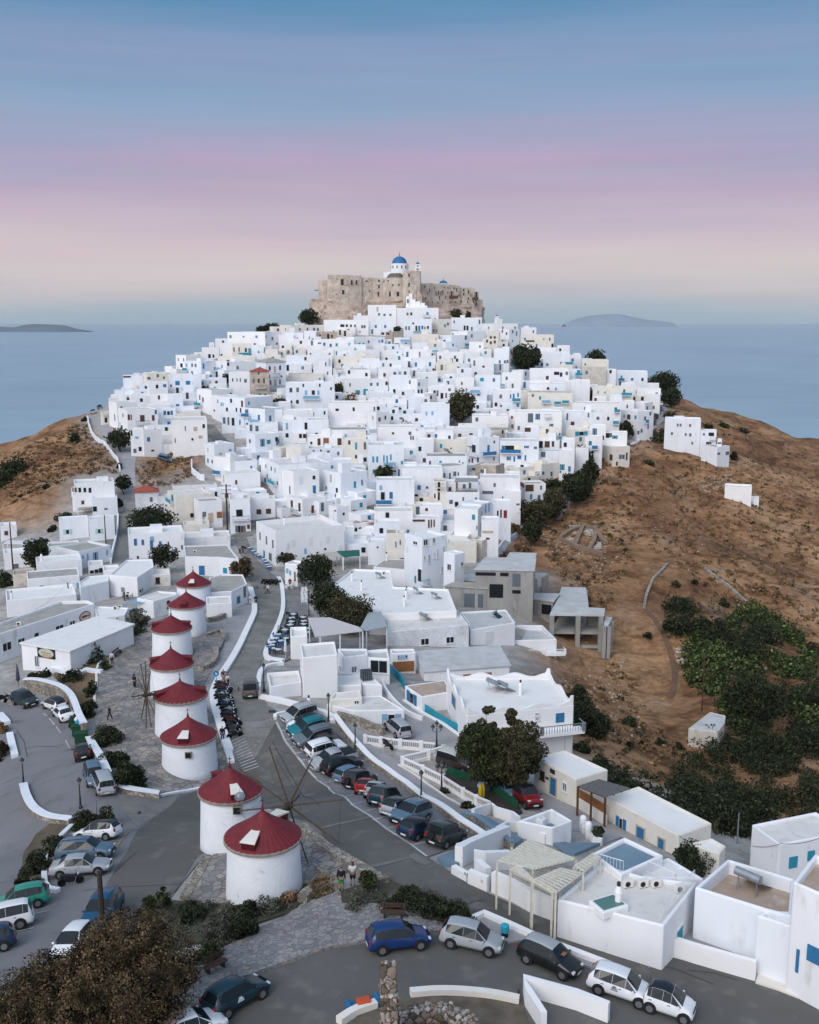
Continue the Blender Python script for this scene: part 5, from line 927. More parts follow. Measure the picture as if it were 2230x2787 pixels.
# ---------------------------------------------------------------- windmills
def windmill(base_px,xl,xr,ytop_c,apex,lab,dormers=(),sail=None,eave=1.09,base_z=None,win=None,reg='X',tw=None):
 """base_px: foot of the tower front centre; xl,xr: columns of the tower at the eave row ytop_c (front of the eave); apex row"""
 B=hit(*base_px);k_=(B.y*CP+(CZ-B.z)*SP)/F;r=(xr-xl)/2*k_*.985;cx_,cy_=B.x+r*B.x/B.y*.3,B.y+r*1.03
 cx_=B.x*(cy_/B.y)
 rr=r*.985;d=ray(base_px[0],ytop_c);t=(cy_-rr)/d[1];ze=CZ+t*d[2];dA=ray(base_px[0],apex);za=CZ+cy_/dA[1]*dA[2]
 zb=Tf(cx_,cy_)-.8;t=thing('windmill',(cx_,cy_,Tf(cx_,cy_)),0,lab,'windmill')
 H_=ze-zb
 MB().lathe([(r*1.085,0),(r*1.06,H_*.25),(r*1.02,H_*.6),(r*1.0,H_*.85),(r*.99,H_-.12),(r*.96,H_)],(cx_,cy_,zb),48).build('tower',mat('mill_plaster',(.80,.81,.84),(.72,.74,.78),.85,.7,7,.3,.7,bump=.03,bscale=4,c3=(.55,.56,.58),s3=1.6,l3=.64,h3=.8),t,smooth=True)
 re=r*eave;MB().lathe([(re*.93,-.22),(re*1.0,-.20),(re*1.0,-.04),(re*.93,.06)],(cx_,cy_,ze),48).build('eave',M_THATCH,t,smooth=False)
 hc=za-ze;n=72;vs=[];fs=[]
 for j,(f,zf)in enumerate(((1.0,0),(.70,.27),(.42,.545),(.2,.785),(.05,.975))):
  for q in range(n):a=2*math.pi*q/n;ri=re*.975*f*(1+(.010 if q%2 else-.006)*(1 if f>.1 else 0));vs.append((cx_+ri*math.cos(a),cy_+ri*math.sin(a),ze+hc*zf+(.0)))
 for j in range(4):
  for q in range(n):fs.append((j*n+q,j*n+(q+1)%n,(j+1)*n+(q+1)%n,(j+1)*n+q))
 fs.append(tuple(4*n+q for q in range(n)));roof=MB().add(vs,fs).build('roof',M_MILL,t)
 MB().lathe([(.10,-.2),(.12,.1),(.05,.35),(.03,.5)],(cx_,cy_,za),8).build('finial',M_MILL,roof)
 MB().box((cx_,cy_,za+.62),(.05,.05,.5)).box((cx_,cy_,za+.68),(.3,.05,.05)).build('cross',COLS['n'],roof)
 for ang,wd,pale in dormers:
  a=R(ang);M=Matrix.Translation((cx_,cy_,ze))@Matrix.Rotation(a,4,'Z');L1=re*.90;hd=hc*.36;x0=re*.35
  mb=MB();w=wd*re
  mb.prism([(x0,-w/2),(L1,-w/2),(L1,w/2),(x0,w/2)],.05,[hd*1.15,hd,hd,hd*1.15],M);dm=mb.build('dormer',M_MILLD,t)
  zi=hd*1.15
  MB().add([M@Vector(v)for v in[(x0-.05,-w/2*.55,hd*1.45+.03),(L1+.1,-w/2-.06,hd+.05),(L1+.1,w/2+.06,hd+.05),(x0-.05,w/2*.55,hd*1.45+.03),(x0-.05,-w/2*.55,hd*1.2),(L1+.1,-w/2-.06,hd-.02),(L1+.1,w/2+.06,hd-.02),(x0-.05,w/2*.55,hd*1.2)]],[(0,1,2,3),(4,7,6,5),(0,4,5,1),(1,5,6,2),(2,6,7,3),(3,7,4,0)]).build('dormer_roof',WHITES[3]if pale else M_MILL,dm)
 if win:
  dz=ray(*win);u=cy_-r*1.01;tt=u/dz[1];p=Vector((tt*dz[0],u,CZ+tt*dz[2]));fr=MB().box((p.x,p.y+.05,p.z),(.62,.35,.62)).build('window',M_THATCH,t);MB().box((p.x,p.y-.02,p.z),(.5,.24,.5)).build('pane',COLS['k'],fr)
 if sail:
  ang,L_,nb,tips=sail;a=R(ang);ax=Vector((math.cos(a),math.sin(a),.06)).normalized();hub=Vector((cx_,cy_,ze+hc*.22))+ax*(re*1.0+.75)
  hb=MB().tube([hub-ax*1.6,hub+ax*.35],.16,8).tube([hub-ax*.15,hub+ax*.15],.3,10).build('sail_hub',M_WOODPOLE,t)
  s1=ax.cross(Vector((0,0,1))).normalized();s2=s1.cross(ax)
  for q in range(nb):
   th=2*math.pi*q/nb+tips;dv=s1*math.cos(th)+s2*math.sin(th);MB().tube([hub,hub+dv*L_],[.08,.045],6).build('sail_spar',mat('spar_wood',(.06,.045,.03),(.09,.07,.045),.9,3),t)
  rg=MB()
  for q in range(nb):
   th=2*math.pi*q/nb+tips;th2=2*math.pi*(q+1)/nb+tips
   rg.tube([hub+(s1*math.cos(th)+s2*math.sin(th))*L_*.97,hub+(s1*math.cos(th2)+s2*math.sin(th2))*L_*.97],.012,3)
   rg.tube([hub+ax*1.4,hub+(s1*math.cos(th)+s2*math.sin(th))*L_*.95],.01,3)
  rg.tube([hub,hub+ax*1.5],.06,5);rg.build('rigging',M_DARKMETAL,t)
 return t
G_='windmills'
windmill((722,2470),614,819,2322,2205,'nearest white windmill with red cone roof and bare sails on its right',[(-106,.36,True),(64,.34,True)],sail=(66,4.5,8,.30),win=None)
M2=windmill((634,2325),547,716,2184,2088,'second windmill behind the nearest, red dormer holding a wheel hub',[(-68,.34,True),(130,.3,False)],win=(646,2205))
windmill((519,2128),447,594,2028,1950,'third windmill, free standing with one small dark window',[(-90,.34,True)],win=(513,2055))
windmill((497,2020),428,568,1914,1853,'fourth windmill with bare wooden sails on its left',[(205,.34,False),(10,.34,False)],sail=(208,3.6,10,.2))
windmill((471,1900),412,528,1824,1764,'fifth windmill, white tower mostly hidden behind the one with left sails',[(190,.34,False),(12,.34,False)])
windmill((471,1800),412,518,1723,1674,'sixth windmill with red side dormers',[(185,.34,False),(12,.34,False)])
windmill((512,1738),464,562,1656,1611,'seventh windmill, tall, with a dark red cone and pale rim',[(-88,.32,False)])
windmill((530,1665),480,572,1598,1555,'farthest windmill with brightest red roof',[(-85,.3,True)])
c=M2.location;MB().lathe([(.12,-.5),(.3,-.3),(.34,.1),(.3,.45),(.1,.5)],n=12,M=Matrix.Translation(atY(652,2168,c.y-2.9))@Matrix.Rotation(.5,4,'Z')@Matrix.Rotation(R(60),4,'X')).build('wheel_hub',M_METAL,M2)
# ---------------------------------------------------------------- cars
def paint(name,c,rough=.28):return mat('car_'+name,c,rough=rough,spec=.5)
M_GLASS=mat('car_glass',(.012,.016,.02),rough=.12,spec=.35)
M_TYRE=mat('tyre_rubber',(.012,.012,.013),rough=.8)
M_RIM=mat('rim_metal',(.28,.29,.30),rough=.35,metal=.7)
M_HL=mat('headlight_glass',(.55,.58,.6),rough=.15);M_TL=mat('tail_light',(.28,.012,.012),rough=.25);M_PLATE=mat('number_plate',(.62,.62,.58),rough=.6)
PROF={'hatch':(3.72,1.66,1.48,[(0,.46,.48,.78,.7),(.025,.60,.63,.88,.78),(.09,.70,.74,.95,.82),(.24,.84,.90,1,.80),(.42,.90,1.42,1,.70),(.62,.92,1.48,1,.70),(.82,.95,1.45,1,.68),(.90,.97,1.36,.98,.66),(.975,.94,.98,.94,.74),(1,.5,.55,.86,.78)],(3,4),(7,8)),'mpv':(4.1,1.72,1.64,[(0,.5,.52,.8,.7),(.025,.66,.70,.9,.8),(.08,.78,.84,.96,.84),(.19,.92,1.0,1,.82),(.38,.98,1.58,1,.74),(.60,1.0,1.64,1,.74),(.86,1.02,1.62,1,.72),(.94,1.02,1.54,.98,.70),(.985,.98,1.04,.95,.78),(1,.5,.55,.88,.8)],(3,4),(7,8)),'suv':(4.25,1.80,1.66,[(0,.55,.58,.82,.74),(.02,.74,.78,.92,.82),(.08,.86,.92,.97,.85),(.26,.98,1.04,1,.82),(.42,1.02,1.58,1,.74),(.60,1.04,1.66,1,.74),(.86,1.06,1.62,1,.72),(.93,1.06,1.50,.98,.72),(.985,1.0,1.05,.95,.8),(1,.55,.6,.88,.8)],(3,4),(7,8)),'sedan':(4.4,1.70,1.40,[(0,.44,.46,.78,.7),(.03,.56,.60,.88,.78),(.10,.66,.72,.95,.84),(.28,.80,.86,1,.80),(.42,.86,1.34,1,.68),(.58,.88,1.40,1,.68),(.72,.90,1.34,1,.66),(.84,.92,.97,1,.78),(.97,.86,.90,.93,.78),(1,.5,.55,.85,.75)],(3,4),(6,7)),'jeep':(3.8,1.68,1.76,[(0,.62,.66,.84,.8),(.02,.90,.95,.86,.8),(.10,.96,1.02,.88,.82),(.34,1.02,1.10,.96,.84),(.42,1.06,1.66,1,.84),(.60,1.08,1.76,1,.84),(.86,1.08,1.76,1,.84),(.965,1.08,1.70,.98,.82),(.99,1.02,1.10,.97,.88),(1,.6,.65,.95,.88)],(3,4),(7,8)),'smart':(2.7,1.56,1.54,[(0,.5,.52,.78,.66),(.03,.66,.70,.9,.74),(.10,.78,.84,.96,.78),(.22,.88,.95,1,.80),(.45,.95,1.46,1,.72),(.62,.97,1.54,1,.72),(.85,.98,1.50,1,.70),(.93,.98,1.36,.97,.70),(.985,.92,.98,.93,.76),(1,.5,.55,.86,.76)],(3,4),(7,8)),'van':(4.3,1.74,1.86,[(0,.55,.58,.82,.74),(.02,.76,.80,.92,.82),(.08,.92,1.0,.97,.85),(.16,1.02,1.12,1,.82),(.30,1.08,1.76,1,.78),(.55,1.1,1.86,1,.80),(.88,1.1,1.86,1,.80),(.965,1.1,1.80,.98,.80),(.99,1.0,1.1,.97,.84),(1,.5,.55,.92,.84)],(3,4),(7,8)),'pickup':(5.0,1.80,1.70,[(0,.55,.58,.84,.78),(.02,.78,.82,.92,.84),(.07,.90,.96,.97,.86),(.24,1.0,1.06,1,.84),(.36,1.04,1.62,1,.74),(.46,1.05,1.70,1,.74),(.62,1.05,1.64,1,.74),(.67,1.04,1.08,1,.9),(.98,1.02,1.06,.98,.9),(1,.6,.62,.94,.9)],(3,4),(6,7)),}
def make_car(loc,ang,typ,color,label,group=None,roofc=None,name='parked_car',cat='car',slope=0,extras=None):
 Lc,Wc,Hc,st,(ws0,ws1),(rw0,rw1)=PROF[typ]
 t=thing(name,loc,ang,label,cat,group);
 hw=Wc/2;rows=[]
 for f,belt,top,wf,tf in st:
  x=Lc*(.5-f);w=hw*wf;wt=hw*tf
  lo=.26 if.02<f<.99 else.34
  half=[(w*.90,lo),(w*.985,lo+.16),(w,(lo+belt)/2+.05),(w*.965,belt),(wt,top-.05 if top-belt>.2 else top-.015),(wt*.62,top-.004),(0,top)]
  rows.append([(x,y,z_)for y,z_ in half]+[(x,-y,z_)for y,z_ in half[-2::-1]])
 m_=len(rows[0]);vs=[p for r in rows for p in r];fs=[];mi=[]
 roof_rows=(4,5,6,7)
 for i in range(len(rows)-1):
  for j in range(m_-1):
   fs.append((i*m_+j,(i+1)*m_+j,(i+1)*m_+j+1,i*m_+j+1));mi.append(1 if(roofc and j in roof_rows and ws1<=i<rw0)else 0)
  fs.append((i*m_+m_-1,(i+1)*m_+m_-1,(i+1)*m_,i*m_));mi.append(0)
 fs.append(tuple(range(m_))[::-1]);mi.append(0);fs.append(tuple((len(rows)-1)*m_+j for j in range(m_)));mi.append(0)
 mb=MB();mb.v=vs;mb.f=fs;mb.m=mi;pc=paint(*color);body=mb.build('body',[pc,paint(*roofc)if roofc else pc],t,smooth=True,world=False)
 V=[Vector(v)for v in vs]
 def patch(quads,nm,par,shr=.93,off=.012,m=M_GLASS):
  b_=MB()
  for q in quads:
   P=[V[k]for k in q];c=sum(P,Vector())/len(P);n_=(P[2]-P[0]).cross(P[3]-P[1]).normalized()
   out=Vector((0,c.y,c.z-.6));
   if n_.dot(out if abs(n_.x)<.6 else Vector((c.x,0,.2)))<0:n_=-n_
   b_.add([c+(p-c)*shr+n_*off for p in P],[(0,1,2,3)])
  return b_.build(nm,m,par,world=False)
 Q=lambda i,j:(i*m_+j,(i+1)*m_+j,(i+1)*m_+j+1,i*m_+j+1)
 def merged(i0,i1,js):
  return[(i0*m_+js[0],i1*m_+js[0],i1*m_+js[-1]+1,i0*m_+js[-1]+1)]
 patch([Q(ws0,j)for j in(4,5,6,7)],'windscreen',t,.985)
 patch([Q(rw0,j)for j in(4,5,6,7)],'rear_window',t,.97)
 for j in(3,8):
  for i in range(ws1,rw0):patch([Q(i,j)],'side_window',t,.975)
  a,b_,c,d=Q(ws0,j)
  tri=[V[a],V[b_],V[c]]if j==3 else[V[d],V[c],V[b_]];c_=sum(tri,Vector())/3;s=1 if j==3 else-1
  MB().add([c_+(p-c_)*.94+Vector((0,s*.014,.005))for p in tri],[(0,1,2)]).build('side_window',M_GLASS,t,world=False)
 R_w=.30 if typ in('hatch','smart','sedan')else.34;xf=Lc*(.5-.185);xr=-Lc*(.5-.20)
 if typ=='smart':xf=Lc*.34;xr=-Lc*.34
 for sx in(xf,xr):
  for sy in(-1,1):
   M=Matrix.Translation((sx,sy*(hw-.085),R_w))@Matrix.Rotation(R(90),4,'X')
   MB().lathe([(R_w+.065,-.085),(R_w+.065,.088)],n=18,M=Matrix.Translation((0,0,.03))@M).build('wheel_arch',M_TRIM,t,world=False)
   w=MB().lathe([(R_w-.04,-.105),(R_w,-.08),(R_w,.08),(R_w-.04,.105)],n=20,M=M).build('wheel',M_TYRE,t,world=False)
   rb_=MB().lathe([(R_w*.64,-.112),(R_w*.64,.112)],n=14,M=M);rb_.build('rim',M_RIM,w,world=False)
 zl=st[1][1]+.02
 for sy in(-1,1):
  MB().box((Lc/2-.14,sy*hw*.70,zl-.03),(.22,.28,.13)).build('headlight',M_HL,t,world=False,bevel=.03)
  MB().box((-Lc/2+.07,sy*hw*.78,st[-2][1]-.14),(.12,.20,.26)).build('tail_light',M_TL,t,world=False,bevel=.02)
  MB().box((Lc*(.5-.29),sy*(hw+.07),st[3][1]+.06),(.12,.18,.12)).build('mirror',pc if typ!='jeep' else M_TRIM,t,world=False,bevel=.03)
 MB().box((Lc/2-.03,0,.42),(.10,hw*1.5,.20)).build('bumper',M_TRIM if typ in('jeep','suv')else pc,t,world=False,bevel=.04)
 MB().box((-Lc/2+.03,0,.42),(.10,hw*1.5,.20)).build('bumper',M_TRIM if typ in('jeep','suv')else pc,t,world=False,bevel=.04)
 MB().box((Lc/2-.005,0,.60),(.05,hw*.8,.13)).build('grille',M_TRIM,t,world=False)
 for sx in(1,-1):MB().box((sx*(Lc/2+.03),0,.42),(.02,.48,.11)).build('plate',M_PLATE,t,world=False)
 if typ=='pickup':
  MB().box((-Lc*.33,0,1.065),(Lc*.28,hw*1.66,.03)).build('bed',M_TRIM,t,world=False)
 if typ=='jeep' or extras=='spare':
  MB().lathe([(.30,-.1),(.32,0),(.30,.1)],n=18,M=Matrix.Translation((-Lc/2-.12,.1,.95))@Matrix.Rotation(R(90),4,'Y')).build('spare_wheel',M_TYRE,t,world=False)
 if extras=='rails' or typ=='suv':
  for sy in(-1,1):MB().tube([(Lc*.1,sy*hw*.62,Hc),(Lc*.05,sy*hw*.62,Hc+.06),(-Lc*.34,sy*hw*.60,Hc+.04),(-Lc*.38,sy*hw*.6,Hc-.04)],.02,5).build('roof_rail',M_TRIM,t,world=False)
 if extras=='logo':
  for sy in(-1,1):MB().box((-.25,sy*(hw+.004),.72),(.34,.012,.07)).box((-.25,sy*(hw+.004),.62),(.42,.012,.05)).box((-.27,sy*(hw+.004),.82),(.2,.012,.08)).build('door_logo',COLS['g']if color[0]!='dark_teal' else COLS['w'],t,world=False)
 if extras=='paper':MB().box((Lc*.5-.30*Lc,0,1.12),(.35,.45,.02)).build('sun_shade',COLS['o'],t,world=False)
 for sy in(-1,1):
  for dx in(.05,-.95):
   MB().box((dx,sy*(hw+.002),st[4][1]-.12),(.16,.02,.03)).build('door_handle',M_TRIM,t,world=False)
 return t
def tilt(o,ang):
 """lean a thing so that it stands on the sloping ground"""
 x,y,_=o.location;e=.9;gx_=(Tf(x+e,y)-Tf(x-e,y))/(2*e);gy_=(Tf(x,y+e)-Tf(x,y-e))/(2*e)
 n_=Vector((-gx_,-gy_,1)).normalized();f=Vector((math.cos(ang),math.sin(ang),0));f=(f-n_*f.dot(n_)).normalized();s=n_.cross(f)
 o.rotation_euler=Matrix(((f.x,s.x,n_.x),(f.y,s.y,n_.y),(f.z,s.z,n_.z))).to_euler()
CARN={'white':(.72,.73,.75),'silver':(.34,.36,.38),'grey':(.12,.145,.17),'blue_grey':(.09,.15,.21),'navy':(.012,.03,.07),'blue':(.008,.032,.13),'black':(.010,.011,.013),'teal':(.01,.15,.18),'dark_teal':(.006,.032,.045),'red':(.30,.015,.015),'green':(.02,.24,.17),'brown':(.05,.04,.036),'light_blue':(.10,.17,.25),'dark_red':(.18,.012,.016),'olive':(.06,.058,.045),'mid_blue':(.01,.07,.14),'dark_green':(.02,.035,.03),'cream':(.5,.48,.44)}
def car(reg,mode,a,b,typ,c,label,group=None,roof=None,**k):
 (ax_,ay_),(bx_,by_)=z(reg,a+' '+b);A=hit(ax_,ay_);B=hit(bx_,by_);d=(B-A);ang=math.atan2(d.y,d.x)
 Lc,Wc=PROF[typ][:2]
 if mode=='W':s=Vector((-d.y,d.x,0)).normalized();s=s if s.y>0 else-s;mid=(A+B)/2+s*(Wc/2-.08)
 else:mid=A
 lift=.18 if reg=='C' or reg=='B' else.13
 t=make_car((mid.x,mid.y,Tf(mid.x,mid.y)+lift),ang,typ,(c,CARN[c]),label,group,(roof,CARN[roof])if roof else None,**k);tilt(t,ang);return t
GP='cars in the parking bays beside the road'
def bay(x,y,front_left,typ,c,label,roof=None,**k):
 f=.70+.30*(y-300)/850;dx,dy=153*f,-46*f;L_,R_='%f,%f'%(x,y),'%f,%f'%(x+dx,y+dy)
 car('M','W',R_ if front_left else L_,L_ if front_left else R_,typ,c,label,GP,roof,**k)
bay(252,312,1,'mpv','silver','grey blue people carrier, farthest car in the parking bays',extras='rails')
bay(286,370,1,'hatch','white','white hatchback with black roof, second car from the top of the bays',roof='black')
bay(300,410,1,'suv','teal','bright teal car between a white hatchback and a grey one')
bay(340,468,1,'suv','grey','grey crossover just below the teal car in the bays')
bay(392,505,1,'sedan','brown','dark brown car squeezed between grey and white ones')
bay(425,545,0,'suv','white','white estate car with tail lights to the road, above the silver pickup')
bay(478,618,1,'pickup','silver','silver pickup truck with covered black bed')
bay(535,660,0,'suv','black','black car beside the silver pickup in the bays')
bay(598,708,0,'hatch','light_blue','pale blue hatchback in the parking bays')
bay(668,752,0,'jeep','black','boxy black off roader next to the red hatchback')
bay(722,795,0,'hatch','red','red hatchback parked in the bays')
bay(785,848,0,'hatch','silver','silver grey hatchback directly below the red one')
bay(838,890,0,'mpv','dark_teal','dark teal estate car in the bays')
bay(922,958,0,'hatch','silver','silver hatchback with black roof in the bays',roof='black')
bay(1005,1010,1,'suv','blue_grey','blue grey crossover with its bonnet to the road')
bay(1052,1100,0,'hatch','navy','navy hatchback with a black roof and door logo',roof='black',extras='logo')
bay(1240,1156,0,'jeep','dark_green','dark green off roader, last car of the bays',extras='spare')
GL='cars on the left road and car park'
car('J','W','118,494','184,520','suv','dark_green','dark green off roader beside the stone retaining wall',GL)
car('J','W','412,548','358,528','hatch','white','white hatchback with a black roof under the stone wall',GL,'black')
car('J','C','500,590','400,500','sedan','white','white saloon seen from behind beside the stone wall',GL)
car('J','C','655,905','610,770','hatch','black','black hatchback alone below the green bins',GL)
car('J','C','738,1080','770,1180','hatch','blue_grey','dark blue grey hatchback facing downhill',GL)
car('J','C','806,1140','750,1010','mpv','silver','silver estate seen from behind at the end of the wall',GL)
car('J','W','862,1560','605,1566','hatch','white','white hatchback with black roof in orange lined bay',GL,'black')
car('Q','W','425,262','690,245','suv','blue_grey','dark blue crossover between the white and silver cars',GL)
car('Q','W','408,364','655,340','sedan','silver','silver saloon with a motorbike beside it',GL)
car('Q','W','255,556','30,600','hatch','green','mint green hatchback at the left edge',GL)
car('Q','W','122,706','-110,755','mpv','white','white estate cut off by the left edge',GL)
car('Q','W','15,852','-210,905','hatch','navy','dark hatchback at the left edge below the white estate',GL)
car('Q','C','695,640','620,740','suv','mid_blue','bright blue car with white stripes behind the pole',GL,extras='rails')
car('Q','C','500,850','440,915','hatch','white','white car half hidden behind the brown tree',GL)
GR='cars along the turning circle'
car('Q','W','1530,1306','1757,1172','hatch','dark_teal','dark teal hatchback with white door logo at the bottom',GR,extras='logo')
car('X','C','520,2830','580,2805','hatch','white','white car roof cut off by the bottom edge',GR)
car('U','W','592,528','760,506','hatch','blue','bright blue hatchback in front of the bench',GR)
car('U','W','915,498','1072,533','hatch','silver','silver hatchback beside the turquoise bin',GR)
car('U','W','1270,570','1418,637','hatch','black','black hatchback with a grey roof against the white kerb wall',GR,'silver',extras='paper')
car('P','W','12,1770','280,1862','hatch','white','white hatchback with a door logo touching the tiny car',GR,extras='logo')
car('P','W','410,1912','640,1990','smart','white','tiny white two seater with black roof',GR,'black')
car('H','C','385,1275','405,1140','van','olive','dark olive van on the cobbled street seen from behind')
car('M','C','940,365','868,300','mpv','silver','silver car parked before the pale blue gate')
car('N','C','685,700','790,775','jeep','dark_red','dark red jeep with a black soft top under the big tree',roof='black')
car('N','C','530,618','640,690','hatch','light_blue','pale blue hatchback beside the dark red jeep')
car('N','C','115,405','230,440','jeep','brown','brown canvas topped truck behind the big tree',roof='cream')
car('B','C','718,1018','790,1030','mpv','light_blue','pale blue car parked on the bare brown slope')
GH='cars far off in the upper streets'
car('B','C','160,652','210,690','hatch','silver','tiny silver car at the far left end of the street',GH)
car('B','C','212,615','250,640','hatch','navy','tiny dark car at the top left corner of town',GH)
car('C','C','783,632','800,600','hatch','dark_green','dark green car by the bush on the right hand street',GH)
car('C','C','798,598','815,570','hatch','black','black car in the middle of the right hand street',GH)
car('C','C','820,556','830,535','hatch','grey','grey car third up the right hand street',GH)
car('C','C','828,528','835,510','hatch','white','white car farthest up the right hand street',GH)
car('C','C','462,858','480,840','hatch','light_blue','pale blue car by the tall dark trees',GH)
# ---------------------------------------------------------------- motorbikes
def make_bike(loc,ang,col,label=None,group=None):
 t=thing('motorbike',loc,ang,label,'motorbike',group)
 for x in(-.62,.62):
  MB().lathe([(.22,-.05),(.30,-.05),(.30,.05),(.22,.05),(.22,-.05)],n=14,M=Matrix.Translation((x,0,.30))@Matrix.Rotation(R(90),4,'X')).build('wheel',M_TYRE,t,world=False)
 MB().prism([(-.25,.28),(.25,.30),(.34,.62),(.10,.82),(-.30,.72),(-.45,.62)],-.13,.13,Matrix.Rotation(R(90),4,'X')).build('body',col,t,world=False,bevel=.04)
 MB().prism([(-.72,.78),(-.12,.76),(.0,.84),(-.2,.90),(-.74,.92)],-.13,.13,Matrix.Rotation(R(90),4,'X')).build('seat',M_TRIM,t,world=False,bevel=.03)
 MB().tube([(.62,.0,.3),(.42,0,.92)],.035,6).tube([(.36,-.34,1.02),(.42,0,.95),(.36,.34,1.02)],.022,5).build('handlebar',M_DARKMETAL,t,world=False)
 MB().lathe([(.02,-.09),(.10,-.03),(.11,.05)],n=10,M=Matrix.Translation((.52,0,.86))@Matrix.Rotation(R(-90),4,'Y')).build('headlight',M_HL,t,world=False)
 MB().box((.62,0,.64),(.4,.14,.03)).build('mudguard',col,t,world=False);MB().tube([(-.1,.14,.32),(-.8,.17,.42)],.045,6).build('exhaust',M_METAL,t,world=False)
 return t
BC=[mat('bike_black',(.012,.012,.014),rough=.35,spec=.5),mat('bike_white',(.4,.41,.43),rough=.35),mat('bike_blue',(.02,.08,.16),rough=.35),mat('bike_dark',(.05,.055,.06),rough=.35),mat('bike_red',(.12,.012,.012),rough=.35)]
bikes=[make_bike((0,0,0),0,m_)for m_ in BC];used=[False]*len(bikes)
def bike(p,ang,k,label,group):
 if not used[k]:b_=bikes[k];used[k]=True
 else:b_=copy_tree(bikes[k])
 b_.location=(p.x,p.y,p.z+.11);b_.rotation_euler=(R(8),0,ang);b_['label']=label;b_['group']=group if group else 'motorbikes';return b_
rk=random.Random(4);ORD=['first','second','third','fourth','fifth','sixth','seventh','eighth','ninth','tenth','eleventh','twelfth','thirteenth','fourteenth','fifteenth','sixteenth','seventeenth','eighteenth']
Lb=[hit(*q)for q in z('H','165,1215 165,1290 180,1360 200,1430 225,1500 240,1560')];Lb=densify(Lb,.1);tot=len(Lb);nb=18;KN=['black','white','blue','grey','red']
for i in range(nb):
 p=Lb[int(i*(tot-1)/(nb-1))];k=[0,3,4,1,0,2,1,0,3,1,2,0,1,3,0,4,0,3][i];p=p+Vector((rk.uniform(-.3,.3),0,0));p.z=Tf(p.x,p.y)
 bike(p,R(12+rk.uniform(-8,8)),k,'%s motorbike, %s from the far end of the long row by the street'%(KN[k],ORD[i]),'motorbikes parked in a row beside the street')
p=hit(*z('H','258,1612')[0]);bike(p,R(30),0,'black motorbike standing alone in the striped motorbike bays','single motorbikes')
for i in range(6):
 p=hit(*z('H','%d,%d'%(485+i*22,398+(i%2)*10))[0]);bike(p,R(60),0 if i%2 else 4,'%s motorbike, %s from the left in the cluster across the far street'%('black' if i%2 else 'red',ORD[i]),'motorbikes clustered across the street')
for s,a,k,lb in(('M 880,468',-50,0,'black motorbike leaning by the balustrade on the walkway'),('Q 478,398',20,0,'dark motorbike beside the silver saloon'),('J 20,462',60,0,'black motorbike at the far left beside another one'),('J 72,462',70,1,'pale motorbike between the black one and the off roader'),('J 548,650',100,0,'dark scooter between the white saloon and the rubbish bins'),('N 160,205',100,0,'dark scooter left of the big tree on the lane')):
 r_,q=s.split();bike(hit(*z(r_,q)[0]),R(a),k,lb,'single motorbikes')
for k in range(len(bikes)):
 if not used[k]:print('unused bike',k)
 # ---------------------------------------------------------------- trees, bushes
def leafmat(name,a,b,c,lo=.5,hi=1.5,ns=1.5):
 m=bpy.data.materials.new(name);m.use_nodes=True;t=m.node_tree;p=t.nodes['Principled BSDF'];p.inputs['Roughness'].default_value=.85;p.inputs['Specular IOR Level'].default_value=.15
 g=N(t,'ShaderNodeNewGeometry');r=ramp(t,g.outputs['Random Per Island'],[(0,a),(.55,b),(1,c)])
 tc=N(t,'ShaderNodeTexCoord');nz=N(t,'ShaderNodeTexNoise');nz.inputs['Scale'].default_value=ns;nz.inputs['Detail'].default_value=3;L(t,tc.outputs['Object'],nz.inputs[0]);r2=ramp(t,nz.outputs[0],[(.40,(lo,lo,lo)),(.60,(hi,hi*.97,hi*.94))])
 x=N(t,'ShaderNodeMixRGB',blend_type='MULTIPLY');x.inputs[0].default_value=1;L(t,r.outputs[0],x.inputs[1]);L(t,r2.outputs[0],x.inputs[2]);L(t,x.outputs[0],p.inputs['Base Color']);return m
LEAF={'dark':leafmat('leaf_dark',(.014,.020,.012),(.028,.037,.019),(.055,.062,.032)),'green':leafmat('leaf_green',(.02,.028,.013),(.035,.045,.02),(.06,.068,.03),.4,1.7),'olive':leafmat('leaf_olive',(.03,.032,.017),(.055,.054,.028),(.09,.08,.045)),'brown':leafmat('leaf_tamarisk',(.04,.031,.018),(.065,.048,.028),(.10,.072,.043),.25,2.1,1.1),'grey':leafmat('leaf_grey',(.05,.055,.045),(.09,.095,.075),(.14,.14,.11)),'lime':leafmat('cactus_pads',(.015,.03,.012),(.045,.070,.024),(.15,.17,.06)),'dry':leafmat('leaf_dry',(.10,.062,.033),(.17,.11,.058),(.24,.16,.09))}
M_BARK=mat('bark',(.06,.045,.035),(.11,.09,.07),.95,3)
def leaves(C,Rad,nleaf,ls,rs,flat=.8,gap=.35):
 """leaf quads scattered over the shells of clumps; C: clump centres (n,3), Rad: clump radii"""
 n=len(C);k=rs.randint(0,n,nleaf);u=rs.normal(size=(nleaf,3));u/=np.linalg.norm(u,axis=1)[:,None];rad=Rad[k]*(1-.45*rs.rand(nleaf)**1.6)
 P=C[k]+u*rad[:,None]*np.array([1,1,flat])
 a=rs.normal(size=(nleaf,3))+u*.3;a/=np.linalg.norm(a,axis=1)[:,None];b=np.cross(a,rs.normal(size=(nleaf,3)));b/=np.linalg.norm(b,axis=1)[:,None]
 s=ls*(.6+.8*rs.rand(nleaf))[:,None];V=np.stack([P-a*s*.5,P+b*s*.32,P+a*s*.5,P-b*s*.32],1).reshape(-1,3);return V
